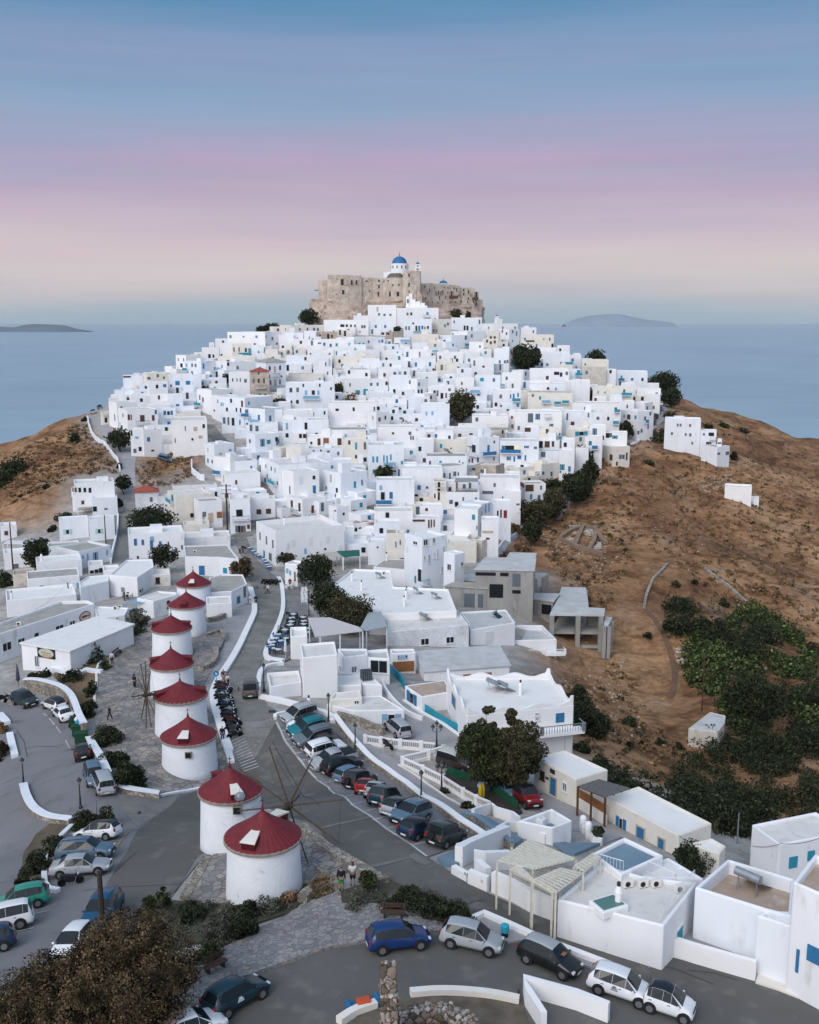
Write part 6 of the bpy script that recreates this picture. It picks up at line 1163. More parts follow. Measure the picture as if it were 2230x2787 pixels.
def quadmesh(name,V,m,parent=None):
 n=len(V)//4;me=bpy.data.meshes.new(name);me.vertices.add(len(V));me.vertices.foreach_set('co',V.astype(np.float32).ravel());me.loops.add(4*n);me.loops.foreach_set('vertex_index',np.arange(4*n));me.polygons.add(n)
 me.polygons.foreach_set('loop_start',np.arange(0,4*n,4));me.update(calc_edges=True);me.materials.append(m);o=bpy.data.objects.new(name,me);COL.objects.link(o)
 if parent is not None:o.parent=parent;o.matrix_parent_inverse=PM(parent).inverted()
 return o
tseed=[100]
def tree(reg,x,yb,yt,w,kind,label,name='tree',cat=None,trunk=.25,dens=1.0,group=None,bush=False,aspect=1.0):
 """x, foot row, top row and crown width in the crop"""
 tseed[0]+=1;rs=np.random.RandomState(tseed[0]);ox,oy,k=ZT[reg];B=hit(ox+x/k,oy+yb/k);sc=(B.y*CP+(CZ-B.z)*SP)/F/k
 Wm=w*sc*(1.15 if bush else 1.08);d=ray(ox+x/k,oy+yt/k);ztop=CZ+B.y/d[1]*d[2];Hm=max(ztop-B.z,.5)*(1.12 if bush else 1.03);zg=Tf(B.x,B.y)
 if bush:trunk=0.0
 t=thing(name,(B.x,B.y,zg),0,label,cat or('bush' if bush else 'tree'),group)
 z0=Hm*trunk*.8;cH=Hm-z0;nc=int((20 if bush else 90 if dens>3 else 32)*max(.7,min(2.4,Wm/4)));Cc=[];
 for q in range(nc*4):
  v=rs.uniform(-1,1,3);r_=np.linalg.norm(v)
  if r_>1 or r_<.25:continue
  if bush:v[2]=abs(v[2])*1.0-.2
  Cc.append((v[0]*Wm*.40,v[1]*Wm*.40*aspect,(z0+cH*.5+v[2]*cH*.40)if not bush else v[2]*Hm*.72+.1))
  if len(Cc)>=nc:break
 Cc=np.array(Cc);Rd=rs.uniform(.15,.27,len(Cc))*min(Wm,cH*(2.6 if bush else 1.6))*(1.1 if bush else.95)
 Rd=Rd*(.62 if dens>3 else 1);near=B.y;ls=max(.13,min(.8,near*.0024))*(1.0 if kind!='lime' else 1.5)
 area=Wm*max(cH,.6);nl=int(min(14000*dens,max(300,area/(ls*ls)*20*dens)))
 V=leaves(Cc,Rd,nl,ls,rs)+np.array([B.x,B.y,zg]);
 V[:,2]=np.maximum(V[:,2],zg-.3)
 quadmesh('foliage',V,LEAF[kind],t)
 mb=MB();base=Vector((B.x,B.y,zg-.2))
 if not bush:
  r0=max(.07,Wm*.035);fork=base+Vector((rs.uniform(-.1,.1)*Wm,0,z0*.75+.3));mb.tube([base,base.lerp(fork,.5)+Vector((.05*Wm,0,0)),fork],[r0*1.25,r0,r0*.8],8)
  for q in range(6):
   c=Cc[rs.randint(len(Cc))];e=Vector((B.x+c[0],B.y+c[1],zg+c[2]));mb.tube([fork,fork.lerp(e,.5)+Vector((0,0,.06*cH)),e],[r0*.6,r0*.4,r0*.15],5)
  mb.build('trunk',M_BARK,t)
 elif near<140:
  for q in range(4):c=Cc[rs.randint(len(Cc))];mb.tube([base,Vector((B.x+c[0],B.y+c[1],zg+c[2]))],[.05,.02],4)
  mb.build('stem',M_BARK,t)
 return t
def trees(reg,txt,**kw):
 for ln_ in txt.strip().split('\n'):
  a,_,lb=ln_.partition(' : ');f_=a.split();x,yb,yt,w=[float(v)for v in f_[:4]];o={}
  for q in f_[5:]:
   if q=='bush':o['bush']=True;o['name']='bush'
   elif q[0]=='t':o['trunk']=float(q[1:])
   elif q[0]=='d':o['dens']=float(q[1:])
  tree(reg,x,yb,yt,w,f_[4],lb,**o)
trees('X','''372 2822 2478 345 brown t.0 d4 : large brownish green tamarisk at the bottom left, right hand crown
130 2880 2640 340 brown t.0 d4 : brownish tamarisk at the bottom left corner, left hand crown
250 2850 2570 270 brown t.0 d4 : middle brown tamarisk crown at the bottom left''')
trees('H','''310 375 205 200 brown t.1 : round brown green tree left of the cobbled street
888 440 168 270 dark t.15 : dark tree nearest to the long white block
990 690 395 290 dark t.15 : dark tree behind the reed canopy, left of the pair
1145 790 492 370 olive t.15 : broad olive green tree growing over the reed canopy
658 292 160 130 olive t.4 : small tree with bare leaning trunk beside the cafe''')
trees('N','''340 600 50 400 green t.2 d2 : left crown of the big tree beside the balustrade
590 640 60 380 olive t.2 d2 : right crown of the big tree beside the balustrade
370 560 -90 150 olive t.5 : thin tall top of the big tree on its left
560 560 -60 170 olive t.5 : loose top of the big tree before the white balcony
1232 985 868 95 dark t.4 : small dark tree beside the two white posts on the lane
210 735 640 110 green bush : green bush in the planting strip of the walkway
35 600 550 60 green bush : small bush by the walkway lamp
1380 540 400 240 dark bush : dark bush behind the low white house roof
1240 420 320 200 dark bush : dark green shrubs right of the white balcony house
1520 640 480 260 dark bush : dark bush behind the grey slatted roof
1650 700 560 200 dark bush : dark bush behind the long white house''')
trees('G','''1185 575 382 360 dark t.1 : wide dark tree below the red roofed house
965 275 130 145 dark t.3 : dark tree at the top of the stepped street
1290 890 672 195 dark t.25 : dark tree between the blue door house and the windmills
290 885 620 200 dark t.1 : dark bushy tree left of the pale blue door
330 760 610 120 dark t.1 : darker tree behind the pale blue door house
45 985 830 150 dark bush : dark shrub at the left edge below the utility pole
515 465 412 150 dark bush : dark bush left of the mint shuttered house
1085 1315 1180 170 grey t.15 : grey twiggy tree beside the blue pergola
870 1490 1325 160 dark bush : dark bush at the corner of the white restaurant roof
690 1590 1425 260 dark bush : wide dark bush on the slope below the white restaurant roof
1060 1370 1290 150 dark bush : low dark shrub at the top of the planted slope
815 1650 1555 100 green bush : round clipped green bush on the terrace
345 1700 1640 110 dark bush : dark hedge in front of the green door
420 560 500 70 dark bush : small dark bush right of the left hillside houses
935 365 290 50 dark bush : dark bush beside the left street below the tree
120 120 -20 260 dark bush : large dark bush high on the left hillside
370 225 170 60 dark bush : small dark bush in the middle of the left hillside
20 200 60 130 dark bush : dark bush at the far left of the left hillside''')
trees('B','''365 950 772 195 dark t.2 : dark tree standing beside the curving left street
10 870 780 80 dark bush : dark bush below the left corner of town
88 705 672 50 dark bush : small dark bush at the left end of the street wall
360 1075 1010 40 dark bush : thin dark bush on the left street below the tree
450 590 558 100 dark bush : dark climbing plant on a left roof
1010 470 430 110 dark bush : dark shrub at the top of the upper street
950 580 555 60 dark bush : dark plant beside the white terrace steps
1460 130 70 130 dark bush : dark brown bush between upper left roofs
1215 400 315 90 dark bush : dark shrub left of the red roofed stone house
1610 585 515 110 dark bush : dark shrub below the grey hip roofed house
830 490 440 50 dark bush : small dark bush left of the terrace steps''')
trees('A','''1202 1092 886 150 olive t.08 d1.4 : tall dark olive tree in the middle of the town
1560 795 612 150 dark t.08 d1.3 : big dark tree on the upper right of the town, left half
1620 770 625 90 dark t.08 : big dark tree on the upper right of the town, right half
305 500 412 110 dark t.05 : dark bush under the left end of the castle
85 548 497 90 dark t.2 : dark tree on the skyline left of the castle
30 545 512 70 dark t.2 : lower dark tree at the left skyline edge
20 640 582 60 dark bush : dark bush among the upper left roofs
485 912 846 75 dark t.1 : dark tree beside the white house with pale blue balcony
545 965 892 110 dry bush : brown dry shrub in the middle garden
130 970 922 75 dark bush : dark round bush left of the white three storey house
1395 905 865 65 dark bush : dark bush between right hand balconies
1160 458 412 75 olive t.3 : palm like shrub at the foot of the castle
1238 456 415 30 dark t.1 : thin dark bush at the foot of the castle
1005 395 345 40 dark bush : dark ivy right of the white castle chapel
820 538 500 45 dark bush : dark plant between upper houses below the castle
800 1092 1062 60 dark bush : dark bush in the ruined garden
1440 640 612 90 dark bush : dark bush over the beige house balcony
815 1040 990 60 olive t.4 : small bare tree in the ruined garden
1190 1105 1075 100 dry bush : pale dry bush at the foot of the tall olive tree
1080 465 440 40 dark bush : small dark bush below the right castle rock
1530 590 560 30 dark bush : tiny dark bush by the beige church house
860 1090 1055 100 dry bush : dry red brown shrub in the ruined garden''')
trees('E','''1560 345 172 140 dark t.15 : upper dark tree of the clump beside the brown hillside
1500 620 330 190 dark t.08 d1.2 : tallest dark tree of the clump beside the brown hillside
1600 470 275 130 dark t.1 : right dark tree of the clump beside the brown hillside
1560 560 400 120 dark t.1 : lower dark tree of the clump beside the brown hillside
1120 720 565 180 olive t.2 : loose olive tree at the top of the steep pale street
1225 760 560 190 olive t.1 : olive tree right of the steep pale street
1190 885 700 150 dark t.1 : lowest dark tree right of the steep pale street
1345 705 480 190 olive t.1 : tall olive tree by the brown slope
1050 330 278 130 dark bush : dark shrub behind the stone house
1140 400 340 90 dark bush : dark shrub on the bank below the cream house
1200 420 370 120 dry bush : dry hedge on the bank below the cream house
1320 460 400 150 dark bush : dark shrub beside the short street
120 435 322 150 green t.35 : spreading green tree between two white houses
180 400 330 110 dark t.35 : dark branch tree behind the spreading green tree
1065 780 720 110 dry bush : reddish bush beside the pale street
1025 985 895 120 dry bush : reddish dark bush behind the concrete frame
1120 920 870 150 dry bush : low dry bush under the olive trees
765 368 325 60 green bush : small green bush beside the stone house
990 820 775 40 dark bush : small dark bush at the edge of the pale street
535 385 355 40 dark bush : little dark bush below the grey roof''')
trees('C','''470 258 212 110 dark t.1 : dark tree on the right skyline
850 450 340 150 dark t.1 : tallest dark tree at the right end of town
800 400 365 90 dark t.15 : left dark tree at the right end of town
885 540 425 110 dark t.05 : dark bush below the tallest tree at the right end
880 605 540 75 olive bush : olive bush at the end of the right street
410 502 425 75 dark t.05 : dark tree between right hand white houses
625 722 615 90 dark t.08 : dark tree below a turquoise balcony
655 690 640 60 dark t.08 : smaller dark tree beside a turquoise balcony
795 718 635 100 olive bush : olive bush at the bend of the hill street
852 702 628 70 dark bush : dark bush beside the right hand white complex
965 750 710 50 grey bush : grey bush in front of the right white complex
1040 792 745 65 grey bush : larger grey bush in front of the right white complex
1088 656 625 50 dark bush : dark bush on the roof terrace of the right white complex
1238 835 760 40 dark bush : dark bush at the right end of the white complex
812 500 447 60 dark bush : dark bush above the right hand street
690 405 388 30 dark bush : small dark bush on a right skyline roof
640 440 395 70 dark bush : dark climbing plant by the turquoise balcony
470 425 370 60 dark bush : dark bush beside the brown balcony
245 208 180 40 dark bush : small dark bush on the upper right roofs
1180 650 618 60 dark bush : dark scrub on the right ridge
760 860 830 50 dark bush : dark scrub by the stone ruin
1290 680 655 70 dark bush : dark scrub along the right skyline''')
trees('D','''1058 492 400 90 green t.1 : bright green tree beside a white terrace
1112 625 550 85 dark t.1 : dark tree right of the white arched balcony house
1362 885 815 70 dark t.2 : dark tree beside the teal roofed stairs
1300 790 755 40 dark bush : dark pot plant by the white railing
350 1150 1110 40 dark bush : small palm in front of the teal door''')
trees('I','''1340 1370 1130 220 dark bush d1.4 : upper part of the dark thicket beside the scalloped house
1440 1560 1240 280 dark bush d1.4 : lower part of the dark thicket beside the scalloped house
1020 1150 1115 70 dark bush : small dark bush under the balcony
1370 1700 1600 150 green bush : low green growth behind the white house
240 1340 1270 160 dark t.3 : bare vine over the little courtyard''')
trees('O','''640 620 460 230 dark bush : upper left dark bush of the hillside thicket
600 780 600 210 dark bush : left dark bush of the hillside thicket
790 800 640 230 dark bush : second dark bush of the hillside thicket
950 870 640 220 dark bush : middle dark bush of the hillside thicket
1170 980 820 260 dark bush : dark bush between the cactus patches
1290 850 640 250 dark bush : upper right dark bush of the hillside thicket
1150 1480 1120 330 dark t.05 d1.3 : big dark tree below the cactus patch
1290 1520 1180 280 dark t.05 d1.3 : second big dark tree below the cactus patch
1690 980 830 150 dark bush : dark bush at the right edge above the path
1680 1400 1170 220 dark t.05 : dark tree at the right edge of the hillside
1300 1740 1520 420 dark bush d1.3 : wide dark bush right of the ruined hut
1620 1700 1500 340 dark bush d1.3 : dark bush at the right edge beyond the hut
850 1660 1515 200 dark t.2 : dark fig in front of the ruined hut
390 815 758 75 dark bush : lone dark bush on the brown slope
235 1500 1430 110 dark bush : dark bush among rubbish on the brown slope
340 1670 1590 60 dark bush : small round bush low on the brown slope
240 1670 1620 60 dark bush : smaller round bush low on the brown slope
485 1660 1600 90 dark bush : dark bush left of the ruined hut
620 1690 1620 90 dark bush : dark bush touching the ruined hut
600 420 350 60 olive bush : olive bush inside the curved dry wall
745 400 360 60 dark bush : dark bush inside the curved dry wall
980 570 510 80 dark bush : dark bush at the end of the dry wall
1020 1680 1560 180 dark bush : dark shrub right of the hut doorway''')
trees('P','''750 840 575 330 dark t.2 d1.3 : dark leafy tree beside the white roof terrace
720 190 30 300 dark bush d1.3 : dark bush directly behind the long white house roof
960 260 80 360 dark bush d1.3 : dark bush in the gully behind the long white house
1180 330 100 330 dark bush d1.3 : deep dark bush behind the mottled roof
1000 420 200 380 dark bush d1.3 : lowest dark bush of the gully
1420 230 110 380 brown bush : brownish dark bush above the mottled roof
1660 230 100 260 dark bush : dark bush at the right edge above the mottled roof
690 1360 1260 110 dry bush : dry shrub beside the dark doorway
790 1370 1230 130 dry bush : reddish shrub in the white garden bed
1185 1490 1395 70 green bush : spiky green plant in the right end of the white bed
1005 1430 1375 80 green bush : low plant at the foot of the tall cactus
640 160 60 200 dark bush : dark bush beside the grey slatted roof''')
trees('J','''850 800 602 240 dark bush d1.3 : upper dark bush beside the white capped wall
900 960 750 230 dark bush d1.3 : middle dark bush beside the white capped wall
1000 1125 870 250 dark bush d1.3 : lower dark bush beside the white capped wall
660 1440 1270 210 dark bush d1.3 : dark bush above the white hatchback, left half
840 1440 1250 180 dark bush d1.3 : dark bush above the white hatchback, right half
700 575 400 130 dark bush : dark bush in the bed inside the curved wall
710 420 235 120 dark bush : dark bush at the top of the curved wall bed
570 300 212 200 dark bush : low dark bush left of the curved wall bed
10 905 700 130 brown bush : brown shrub at the left edge by the white wall
260 285 230 100 dark bush : dark hedge beside the closed umbrella
30 700 560 70 dry bush : dry shrub on the left bank''')
trees('Q','''190 430 250 160 dark bush : lower dark bush on the slope below the left car park
270 300 120 200 dark bush : middle dark bush on the slope below the left car park
380 180 20 200 dark bush : upper dark bush on the slope below the left car park
1010 590 470 90 green t.2 : small yellow green shrub behind the big tamarisk
1110 600 405 100 green t.3 : thin yellow green tree behind the big tamarisk
1290 640 490 200 dark bush : dark shrub right of the big tamarisk
1430 770 600 260 grey bush : grey green shrub below the nearest windmill
1620 740 490 240 dark bush : dark green shrub left below the nearest windmill
1400 900 790 200 green bush : low green shrub along the cobbled edge''')
trees('K','''640 1760 1610 200 grey bush : grey shrub at the foot of the nearest windmill
800 1720 1570 170 dark bush : dark shrub at the foot of the nearest windmill
960 1680 1530 200 grey bush : pale shrub under the nearest windmill
1130 1600 1490 150 dry bush : dry shrub right below the nearest windmill
1350 1520 1400 230 dry bush : brown shrub left of the two standing people
1175 1480 1415 40 green bush : single green sprig against the windmill''')
trees('U','''460 292 235 150 grey bush : low grey shrub below the two standing people
620 296 238 120 grey bush : low grey shrub right of the two standing people
700 300 195 190 dark bush : dark shrub between plaza and main road, left
820 335 225 190 dark bush : dark shrub between plaza and main road, middle
930 358 262 170 dark bush : dark shrub between plaza and main road, right
520 225 120 85 green t.1 : young leafy plant beside the two standing people''')
def scatter(name,polys,n,fn,m,label,cat,seed=9):
 rs=np.random.RandomState(seed);out=[]
 for reg,s,k in polys:
  q=z(reg,s);xs=[a[0]for a in q];ys=[a[1]for a in q];c=0;tries=0
  while c<n*k and tries<n*k*6:
   tries+=1;x=rs.uniform(min(xs),max(xs));y=rs.uniform(min(ys),max(ys))
   if not in_poly([x],[y],q)[0]:continue
   p=hit(x,y);out.append(fn(p,rs));c+=1
 o=quadmesh(name,np.concatenate(out),m);tag(o,label,cat,kind='stuff');return o
def pads(p,rs):
 n=34;C=np.array([[p.x,p.y,Tf(p.x,p.y)+.5]])+rs.normal(size=(3,3))*.5;return leaves(C,np.full(3,.75),n,.55,rs,.9)
scatter('prickly_pears',[('O','740,815 850,800 920,880 1240,980 1280,1090 1160,1140 1000,1120 960,1250 880,1310 720,1220 670,1050 680,880',1),('O','1150,610 1210,580 1380,690 1600,850 1600,900 1500,870 1380,800 1150,680 1020,760 1080,860 1000,800 1000,700',.8),('O','1340,950 1480,1050 1640,1050 1600,880 1690,1020 1650,1160 1400,1130',.7),('O','950,1330 1100,1370 1250,1480 1150,1560 1000,1450',.4),('O','1540,1300 1725,1240 1725,1560 1560,1450',.5)],270,pads,LEAF['lime'],'bright green prickly pear thickets on the right slope','cactus')
def tuft(p,rs):
 n=16;r=rs.uniform(.25,.8);C=np.array([[p.x,p.y,Tf(p.x,p.y)+r*.3]]);return leaves(C,np.full(1,r),n,r*.8,rs,.6)
scatter('dry_scrub',[('X','1480,1240 1830,1100 2000,1160 2230,1230 2230,1750 1950,1620 1750,1480 1620,1700 1500,1560 1450,1450',1),('X','1500,1880 1700,1800 1800,2000 2000,2100 1900,2160 1620,2060',.10),('B','-570,1000 110,700 130,820 240,900 330,1050 330,1120 0,1140 -300,1300 -570,1400',.4),('B','490,1060 700,960 1020,880 1030,960 920,1020 1000,1160 700,1220 500,1210',.12)],1500,tuft,LEAF['dry'],'dry brown scrub dotting the hillsides','scrub')
scatter('dark_scrub',[('X','1480,1240 1830,1100 2000,1160 2230,1230 2230,1750 1950,1620 1750,1480 1620,1700 1500,1560 1450,1450',1),('X','1500,1880 1700,1800 1800,2000 2000,2100 1900,2160 1620,2060',.12),('X','1560,2030 1750,2110 1980,2180 2230,2230 2230,2300 1980,2280 1700,2140',.8),('B','-570,1000 110,700 130,820 240,900 330,1050 330,1120 0,1140 -300,1300 -570,1400',.5)],210,tuft,LEAF['dark'],'dark low scrub dotting the hillsides','scrub',12)
def pebble(p,rs):
 s=rs.uniform(.08,.3);zc=Tf(p.x,p.y);c=np.array([p.x,p.y,zc]);a=rs.uniform(.6,1.3,4)*s;t_=[c+[a[0],0,0],c+[0,a[1],0],c+[-a[2],0,0],c+[0,-a[3],0]];top=c+[0,0,s*.9]
 V=[]
 for i in range(4):V+=[t_[i],t_[(i+1)%4],top,top]
 V=np.array(V);V[3::4]+=.02;return V
scatter('stones',[('X','1480,1240 1830,1100 2000,1160 2230,1230 2230,1750 1950,1620 1750,1480 1620,1700 1500,1560 1450,1450',1),('E','1250,700 1500,740 1725,800 1725,1150 1500,1000 1300,1000',.6),('X','1500,1850 1700,1800 1750,2000 1620,2060',.4),('B','-570,1000 110,700 130,820 240,900 330,1050 330,1120 0,1140 -300,1300 -570,1400',.15)],360,pebble,mat('pale_stone',(.45,.42,.38),(.3,.27,.24),.95,.3),'scattered pale stones on the brown slope','stones',15)
def thick(p,rs):
 n=230;r=rs.uniform(.9,1.7);k=4;C=np.array([[p.x,p.y,Tf(p.x,p.y)+r*.35]])+rs.normal(size=(k,3))*r*.5;return leaves(C,np.full(k,r*.8),n,.34,rs,.8)
scatter('dark_thicket',[('X','1790,2100 1830,2095 1850,2090 1890,2040 1960,2010 2030,1960 2090,1900 2230,1840 2230,2265 2150,2225 2060,2250 2000,2290 1900,2235 1840,2190',1),('O','560,560 640,470 760,600 1000,640 1060,700 1300,640 1400,760 1300,960 1160,980 1000,820 900,900 740,800 620,830',.35),('O','1020,1180 1180,1120 1350,1180 1440,1300 1340,1500 1150,1500 1020,1380',.25)],125,thick,LEAF['dark'],'dark tangled thicket filling the gully and banks','thicket',23)
scatter('grey_scrub',[('K','0,1600 250,1610 590,1625 850,1600 1000,1560 1240,1500 1400,1480 1240,1590 1080,1680 900,1760 500,1850 0,1900',1),('U','400,235 480,225 620,250 760,200 960,300 1010,355 890,345 620,285 410,280',.5)],90,lambda p,rs:leaves(np.array([[p.x,p.y,Tf(p.x,p.y)+.1]]),np.full(1,rs.uniform(.3,.65)),110,.13,rs,.7),LEAF['grey'],'low grey green scrub on the bank below the windmills','scrub',29)
scatter('ruin_stones',[('E','1450,745 1560,740 1640,760 1640,830 1560,810 1480,800',1),('E','1600,860 1680,870 1700,920 1630,910',.5),('E','1400,860 1480,830 1500,870 1430,900',.4),('O','600,900 700,880 700,1000 620,1050',.3),('X','1900,1300 1990,1290 2000,1330 1920,1340',.5),('X','1580,1280 1660,1260 1680,1300 1620,1320',.4)],150,lambda p,rs:np.concatenate([pebble(p,rs),pebble(p+Vector((.2,.2,.1)),rs)])*1.0,mat('ruin_stone',(.5,.47,.43),(.34,.31,.28),.95,.3),'tumbled pale stones of old ruins on the slope','stones',33)
# ---------------------------------------------------------------- walls and kerbs
WC=WHITES[1];WB=WHITES[2]
def W(reg,pts,h,th,m,cap,lab,name='wall',**k):return wall(name,z(reg,pts),h,th,m,cap,lab,k.pop('cat','wall'),**k)
W('J','200,385 290,385 360,400 480,435 550,490 590,560 620,660 665,745',1.7,.5,M_RUB,WC,'curved stone retaining wall with a wide white coping above the white cars','retaining_wall',capw=.12)
W('J','700,800 770,920 850,1090',.9,.5,M_RUB,WC,'stone wall with white coping beside the black hatchback','retaining_wall',smooth_it=1,capw=.12)
W('J','885,1120 960,1175 1100,1200 1250,1222',.6,.5,M_RUB,WC,'low stone wall with white coping below the windmill terrace','retaining_wall',capw=.1)
W('J','1260,1205 1330,1190 1440,1170 1600,1140',.25,.35,WC,None,'low white kerb between the terrace and the dark asphalt','kerb')
W('J','185,1140 205,1230 255,1320 330,1375 430,1405 560,1420',.5,.55,M_RUB,WC,'curved white topped wall round the left bend of the road','retaining_wall',base=-4,capw=.1)
W('J','78,730 95,800 120,905',.5,.7,WC,None,'short broad white wall at the left edge')
W('J','0,575 35,610 62,645',.5,.7,WC,None,'white wall stub at the far left edge')
W('Q','485,10 400,90 305,205 298,320 305,430 395,450',.4,.4,WC,None,'low white wall round the left car park','low_wall',smooth_it=1)
W('H','380,440 400,520 415,600 405,665 300,880 205,1050 112,1190 84,1290 122,1450 160,1560 182,1640 215,1725',.45,.9,WB,None,'long low white wall along the left side of the cobbled street','low_wall',smooth_it=1)
W('K','625,400 652,480 662,520',.4,.7,WB,None,'end piece of the white street wall beside the striped bays','low_wall',smooth_it=1)
W('H','600,360 630,420 640,600 605,720 550,830 490,960 520,1000 640,1015',.45,.7,WB,None,'white wall round the cafe terrace on the right of the street','low_wall')
W('H','640,1035 560,1040 470,1070 445,1140 440,1290',.4,.6,WB,None,'white kerb wall curling beneath the street lamp','low_wall')
W('H','455,1300 545,1315 700,1350 830,1395 1000,1435 1030,1500',.5,.7,WB,None,'broad white wall above the top parking bay','low_wall',smooth_it=1)
W('M','520,275 600,385 680,475 760,565 900,660 1040,760 1180,860 1330,970 1480,1065 1545,1110',.7,.45,M_RUB,WB,'long stone wall with white coping along the parking bays','retaining_wall',smooth_it=1,capw=.08)
W('M','1545,1120 1450,1145 1350,1170',.8,.45,WB,None,'white end wall below the last parking bay')
W('M','125,270 115,250 240,222 300,232',.4,.35,WB,None,'white rimmed planter at the top of the parking bays','planter')
W('M','945,580 1050,640 1200,745 1330,830 1460,900',.25,.2,WHITES[3],None,'low kerb of the planting strip on the walkway','kerb')
W('K','1205,1035 1300,1110 1400,1205 1560,1292 1725,1395 1860,1470',.55,.8,M_RUB,None,'rough stone wall between the nearest windmill and the main road','stone_wall')
W('K','475,1262 390,1420 300,1580',.3,.7,M_RUB,None,'low stone border of the windmill terrace','stone_wall',smooth_it=0)
W('K','1215,1610 1260,1560 1350,1520 1440,1490 1520,1475',.6,.7,M_RUB,None,'curved stone bench wall left of the two standing people','stone_wall')
W('K','1335,1360 1400,1420',.6,.5,M_RUB,None,'small stone block wall beside the windmill terrace','stone_wall',smooth_it=0)
W('U','1015,368 1066,344 1180,395 1290,445 1450,510 1620,575 1720,615',.5,.4,WB,None,'white kerb wall behind the black and silver hatchbacks','low_wall',smooth_it=0)
W('U','385,850 460,800 560,768',.5,.45,WHITES[3],None,'left piece of the pale round wall below the turning circle','low_wall')
W('U','720,718 850,706 960,710 1100,722 1230,750',.5,.45,WHITES[3],None,'right piece of the pale round wall below the turning circle','low_wall')
W('U','1650,835 1500,775 1250,705 1270,760 1345,880',1.2,.35,WB,None,'white angled wall at the bottom edge',smooth_it=0)
slab('dry_earth',z('U','400,900 470,815 570,780 720,730 850,718 960,722 1100,735 1240,760 1300,900'),.12,mat('earth',(.10,.08,.06),(.16,.13,.10),.95,1.2,bump=.05),label='dry earth inside the round wall',cat='ground')
p=hit(*z('U','820,930')[0]);p2=hit(*z('U','590,930')[0]);rr=(p-p2).length*1.02;t=thing('ruined_tower',(p.x,p.y,Tf(p.x,p.y)),0,'ruined round rubble tower with one tall jagged stump at the bottom edge','ruin')
mb=MB();rs=random.Random(8);nn=64;cyy=44.6
def hgt(a):
 d=abs((math.degrees(a)-178+180)%360-180);return 2.0+4.0*max(0,1-(d/27)**1.15)+rs.uniform(-.12,.12)+(.3*rs.random()if d<25 else 0)
cols_=[]
for i in range(nn):
 a=2*math.pi*i/nn;h=hgt(a);col_=[]
 for j in range(9):f=j/8;r_=rr*(1+rs.uniform(-.015,.015));col_.append((p.x+r_*math.cos(a),cyy+r_*math.sin(a),p.z-1+(h+1)*f))
 for j in range(9):f=1-j/8;r_=(rr-.75)*(1+rs.uniform(-.015,.015));col_.append((p.x+r_*math.cos(a),cyy+r_*math.sin(a),p.z-1+(h+1)*f))
 cols_.append(col_)
vs=[v for c in cols_ for v in c];fs=[]
for i in range(nn):
 for j in range(17):a=i*18+j;b_=((i+1)%nn)*18+j;fs.append((a,b_,b_+1,a+1))
mb.add(vs,fs).build('masonry',M_RUBB,t)
rs2=np.random.RandomState(5)
for nm,mm_,n_ in(('loose_stones',mat('stone_grey',(.3,.28,.26),(.2,.18,.16),.95,2),330),('rusty_stones',mat('stone_rust',(.30,.17,.11),(.22,.13,.09),.95,2),110),('pale_stones',mat('stone_pale',(.50,.46,.42),(.38,.35,.32),.95,2),150)):
 mb=MB()
 for q in range(n_):
  i=rs2.randint(nn);j=rs2.randint(1,17)if rs2.rand()<.6 else 8;v=Vector(cols_[i][j]).lerp(Vector(cols_[i][min(j+1,17)]),rs2.rand());s=rs2.uniform(.04,.11)
  mb.box((0,0,0),(s*2*rs2.uniform(.6,1.2),s*2*rs2.uniform(.6,1.2),s*1.4),Matrix.Translation(v)@Matrix.Rotation(rs2.uniform(0,6),4,'Z')@Matrix.Rotation(rs2.uniform(-.6,.6),4,'X'))
 mb.build(nm,mm_,t)['kind']='stuff'
W('N','100,1235 150,1265 215,1300',.7,.4,WB,None,'low rounded white wall at the start of the hotel front','low_wall')
W('N','225,1312 300,1345 370,1370',1.1,.4,WB,None,'white hotel entrance wall carrying dark lettering')
W('N','290,1240 372,1310',1.2,.4,WB,None,'short white wing wall behind the lettering',smooth_it=0)
W('N','410,1370 440,1385 560,1440 700,1520 880,1600',1.5,.4,WB,None,'white road wall below the slatted screen',smooth_it=0)
W('N','140,1170 200,1130 330,1070 520,990',1.5,.6,WB,None,'thick rounded white wall between car park and hotel yard')
W('N','260,1190 340,1200 540,1190',1.4,.4,WB,None,'white inner wall of the hotel entrance',smooth_it=0)
W('P','410,1385 560,1440 740,1500 980,1570 1225,1640',1.3,.35,WB,None,'white garden wall along the main road',smooth_it=0)
W('P','505,1225 640,1355',2.0,.3,WB,None,'sloping white side wall beside the dark doorway',smooth_it=0,hs=[2.6,.8])
W('P','1235,1640 1420,1700 1600,1770',.25,.9,WHITES[3],None,'pale pavement kerb below the roadside house','kerb',smooth_it=0)
slab('hotel_yard',z('N','620,870 830,770 940,1000 1000,1010 1250,1010 1050,1095 960,1080 880,1010 690,960 600,900'),.2,M_ROOFBLUE,label='blue grey painted floor of the hotel yard',cat='floor')
slab('hotel_passage',z('N','120,790 240,760 420,840 640,980 560,1040 380,960 200,830'),.22,M_ROOFBLUE,label='blue grey painted floor beside the parking wall',cat='floor')
slab('hotel_ramp',z('N','-30,1130 130,1070 240,1080 180,1140 120,1190 20,1180'),.25,M_ROOFBLUE,label='blue grey painted ramp below the parking bays',cat='floor')
W('N','250,810 330,780 400,760 430,790 560,830 610,870',1.0,.3,WB,None,'white wall with small lights behind the blue passage',smooth_it=0)
W('N','190,830 280,850 380,930 560,1060',.8,.3,M_RUB,M_ROOFBLUE,'stone wall with blue coping in the hotel yard',smooth_it=0)
W('N','430,950 520,900 600,905 700,960 820,1000',.9,.25,WB,None,'low white wall before the pergola',smooth_it=0)
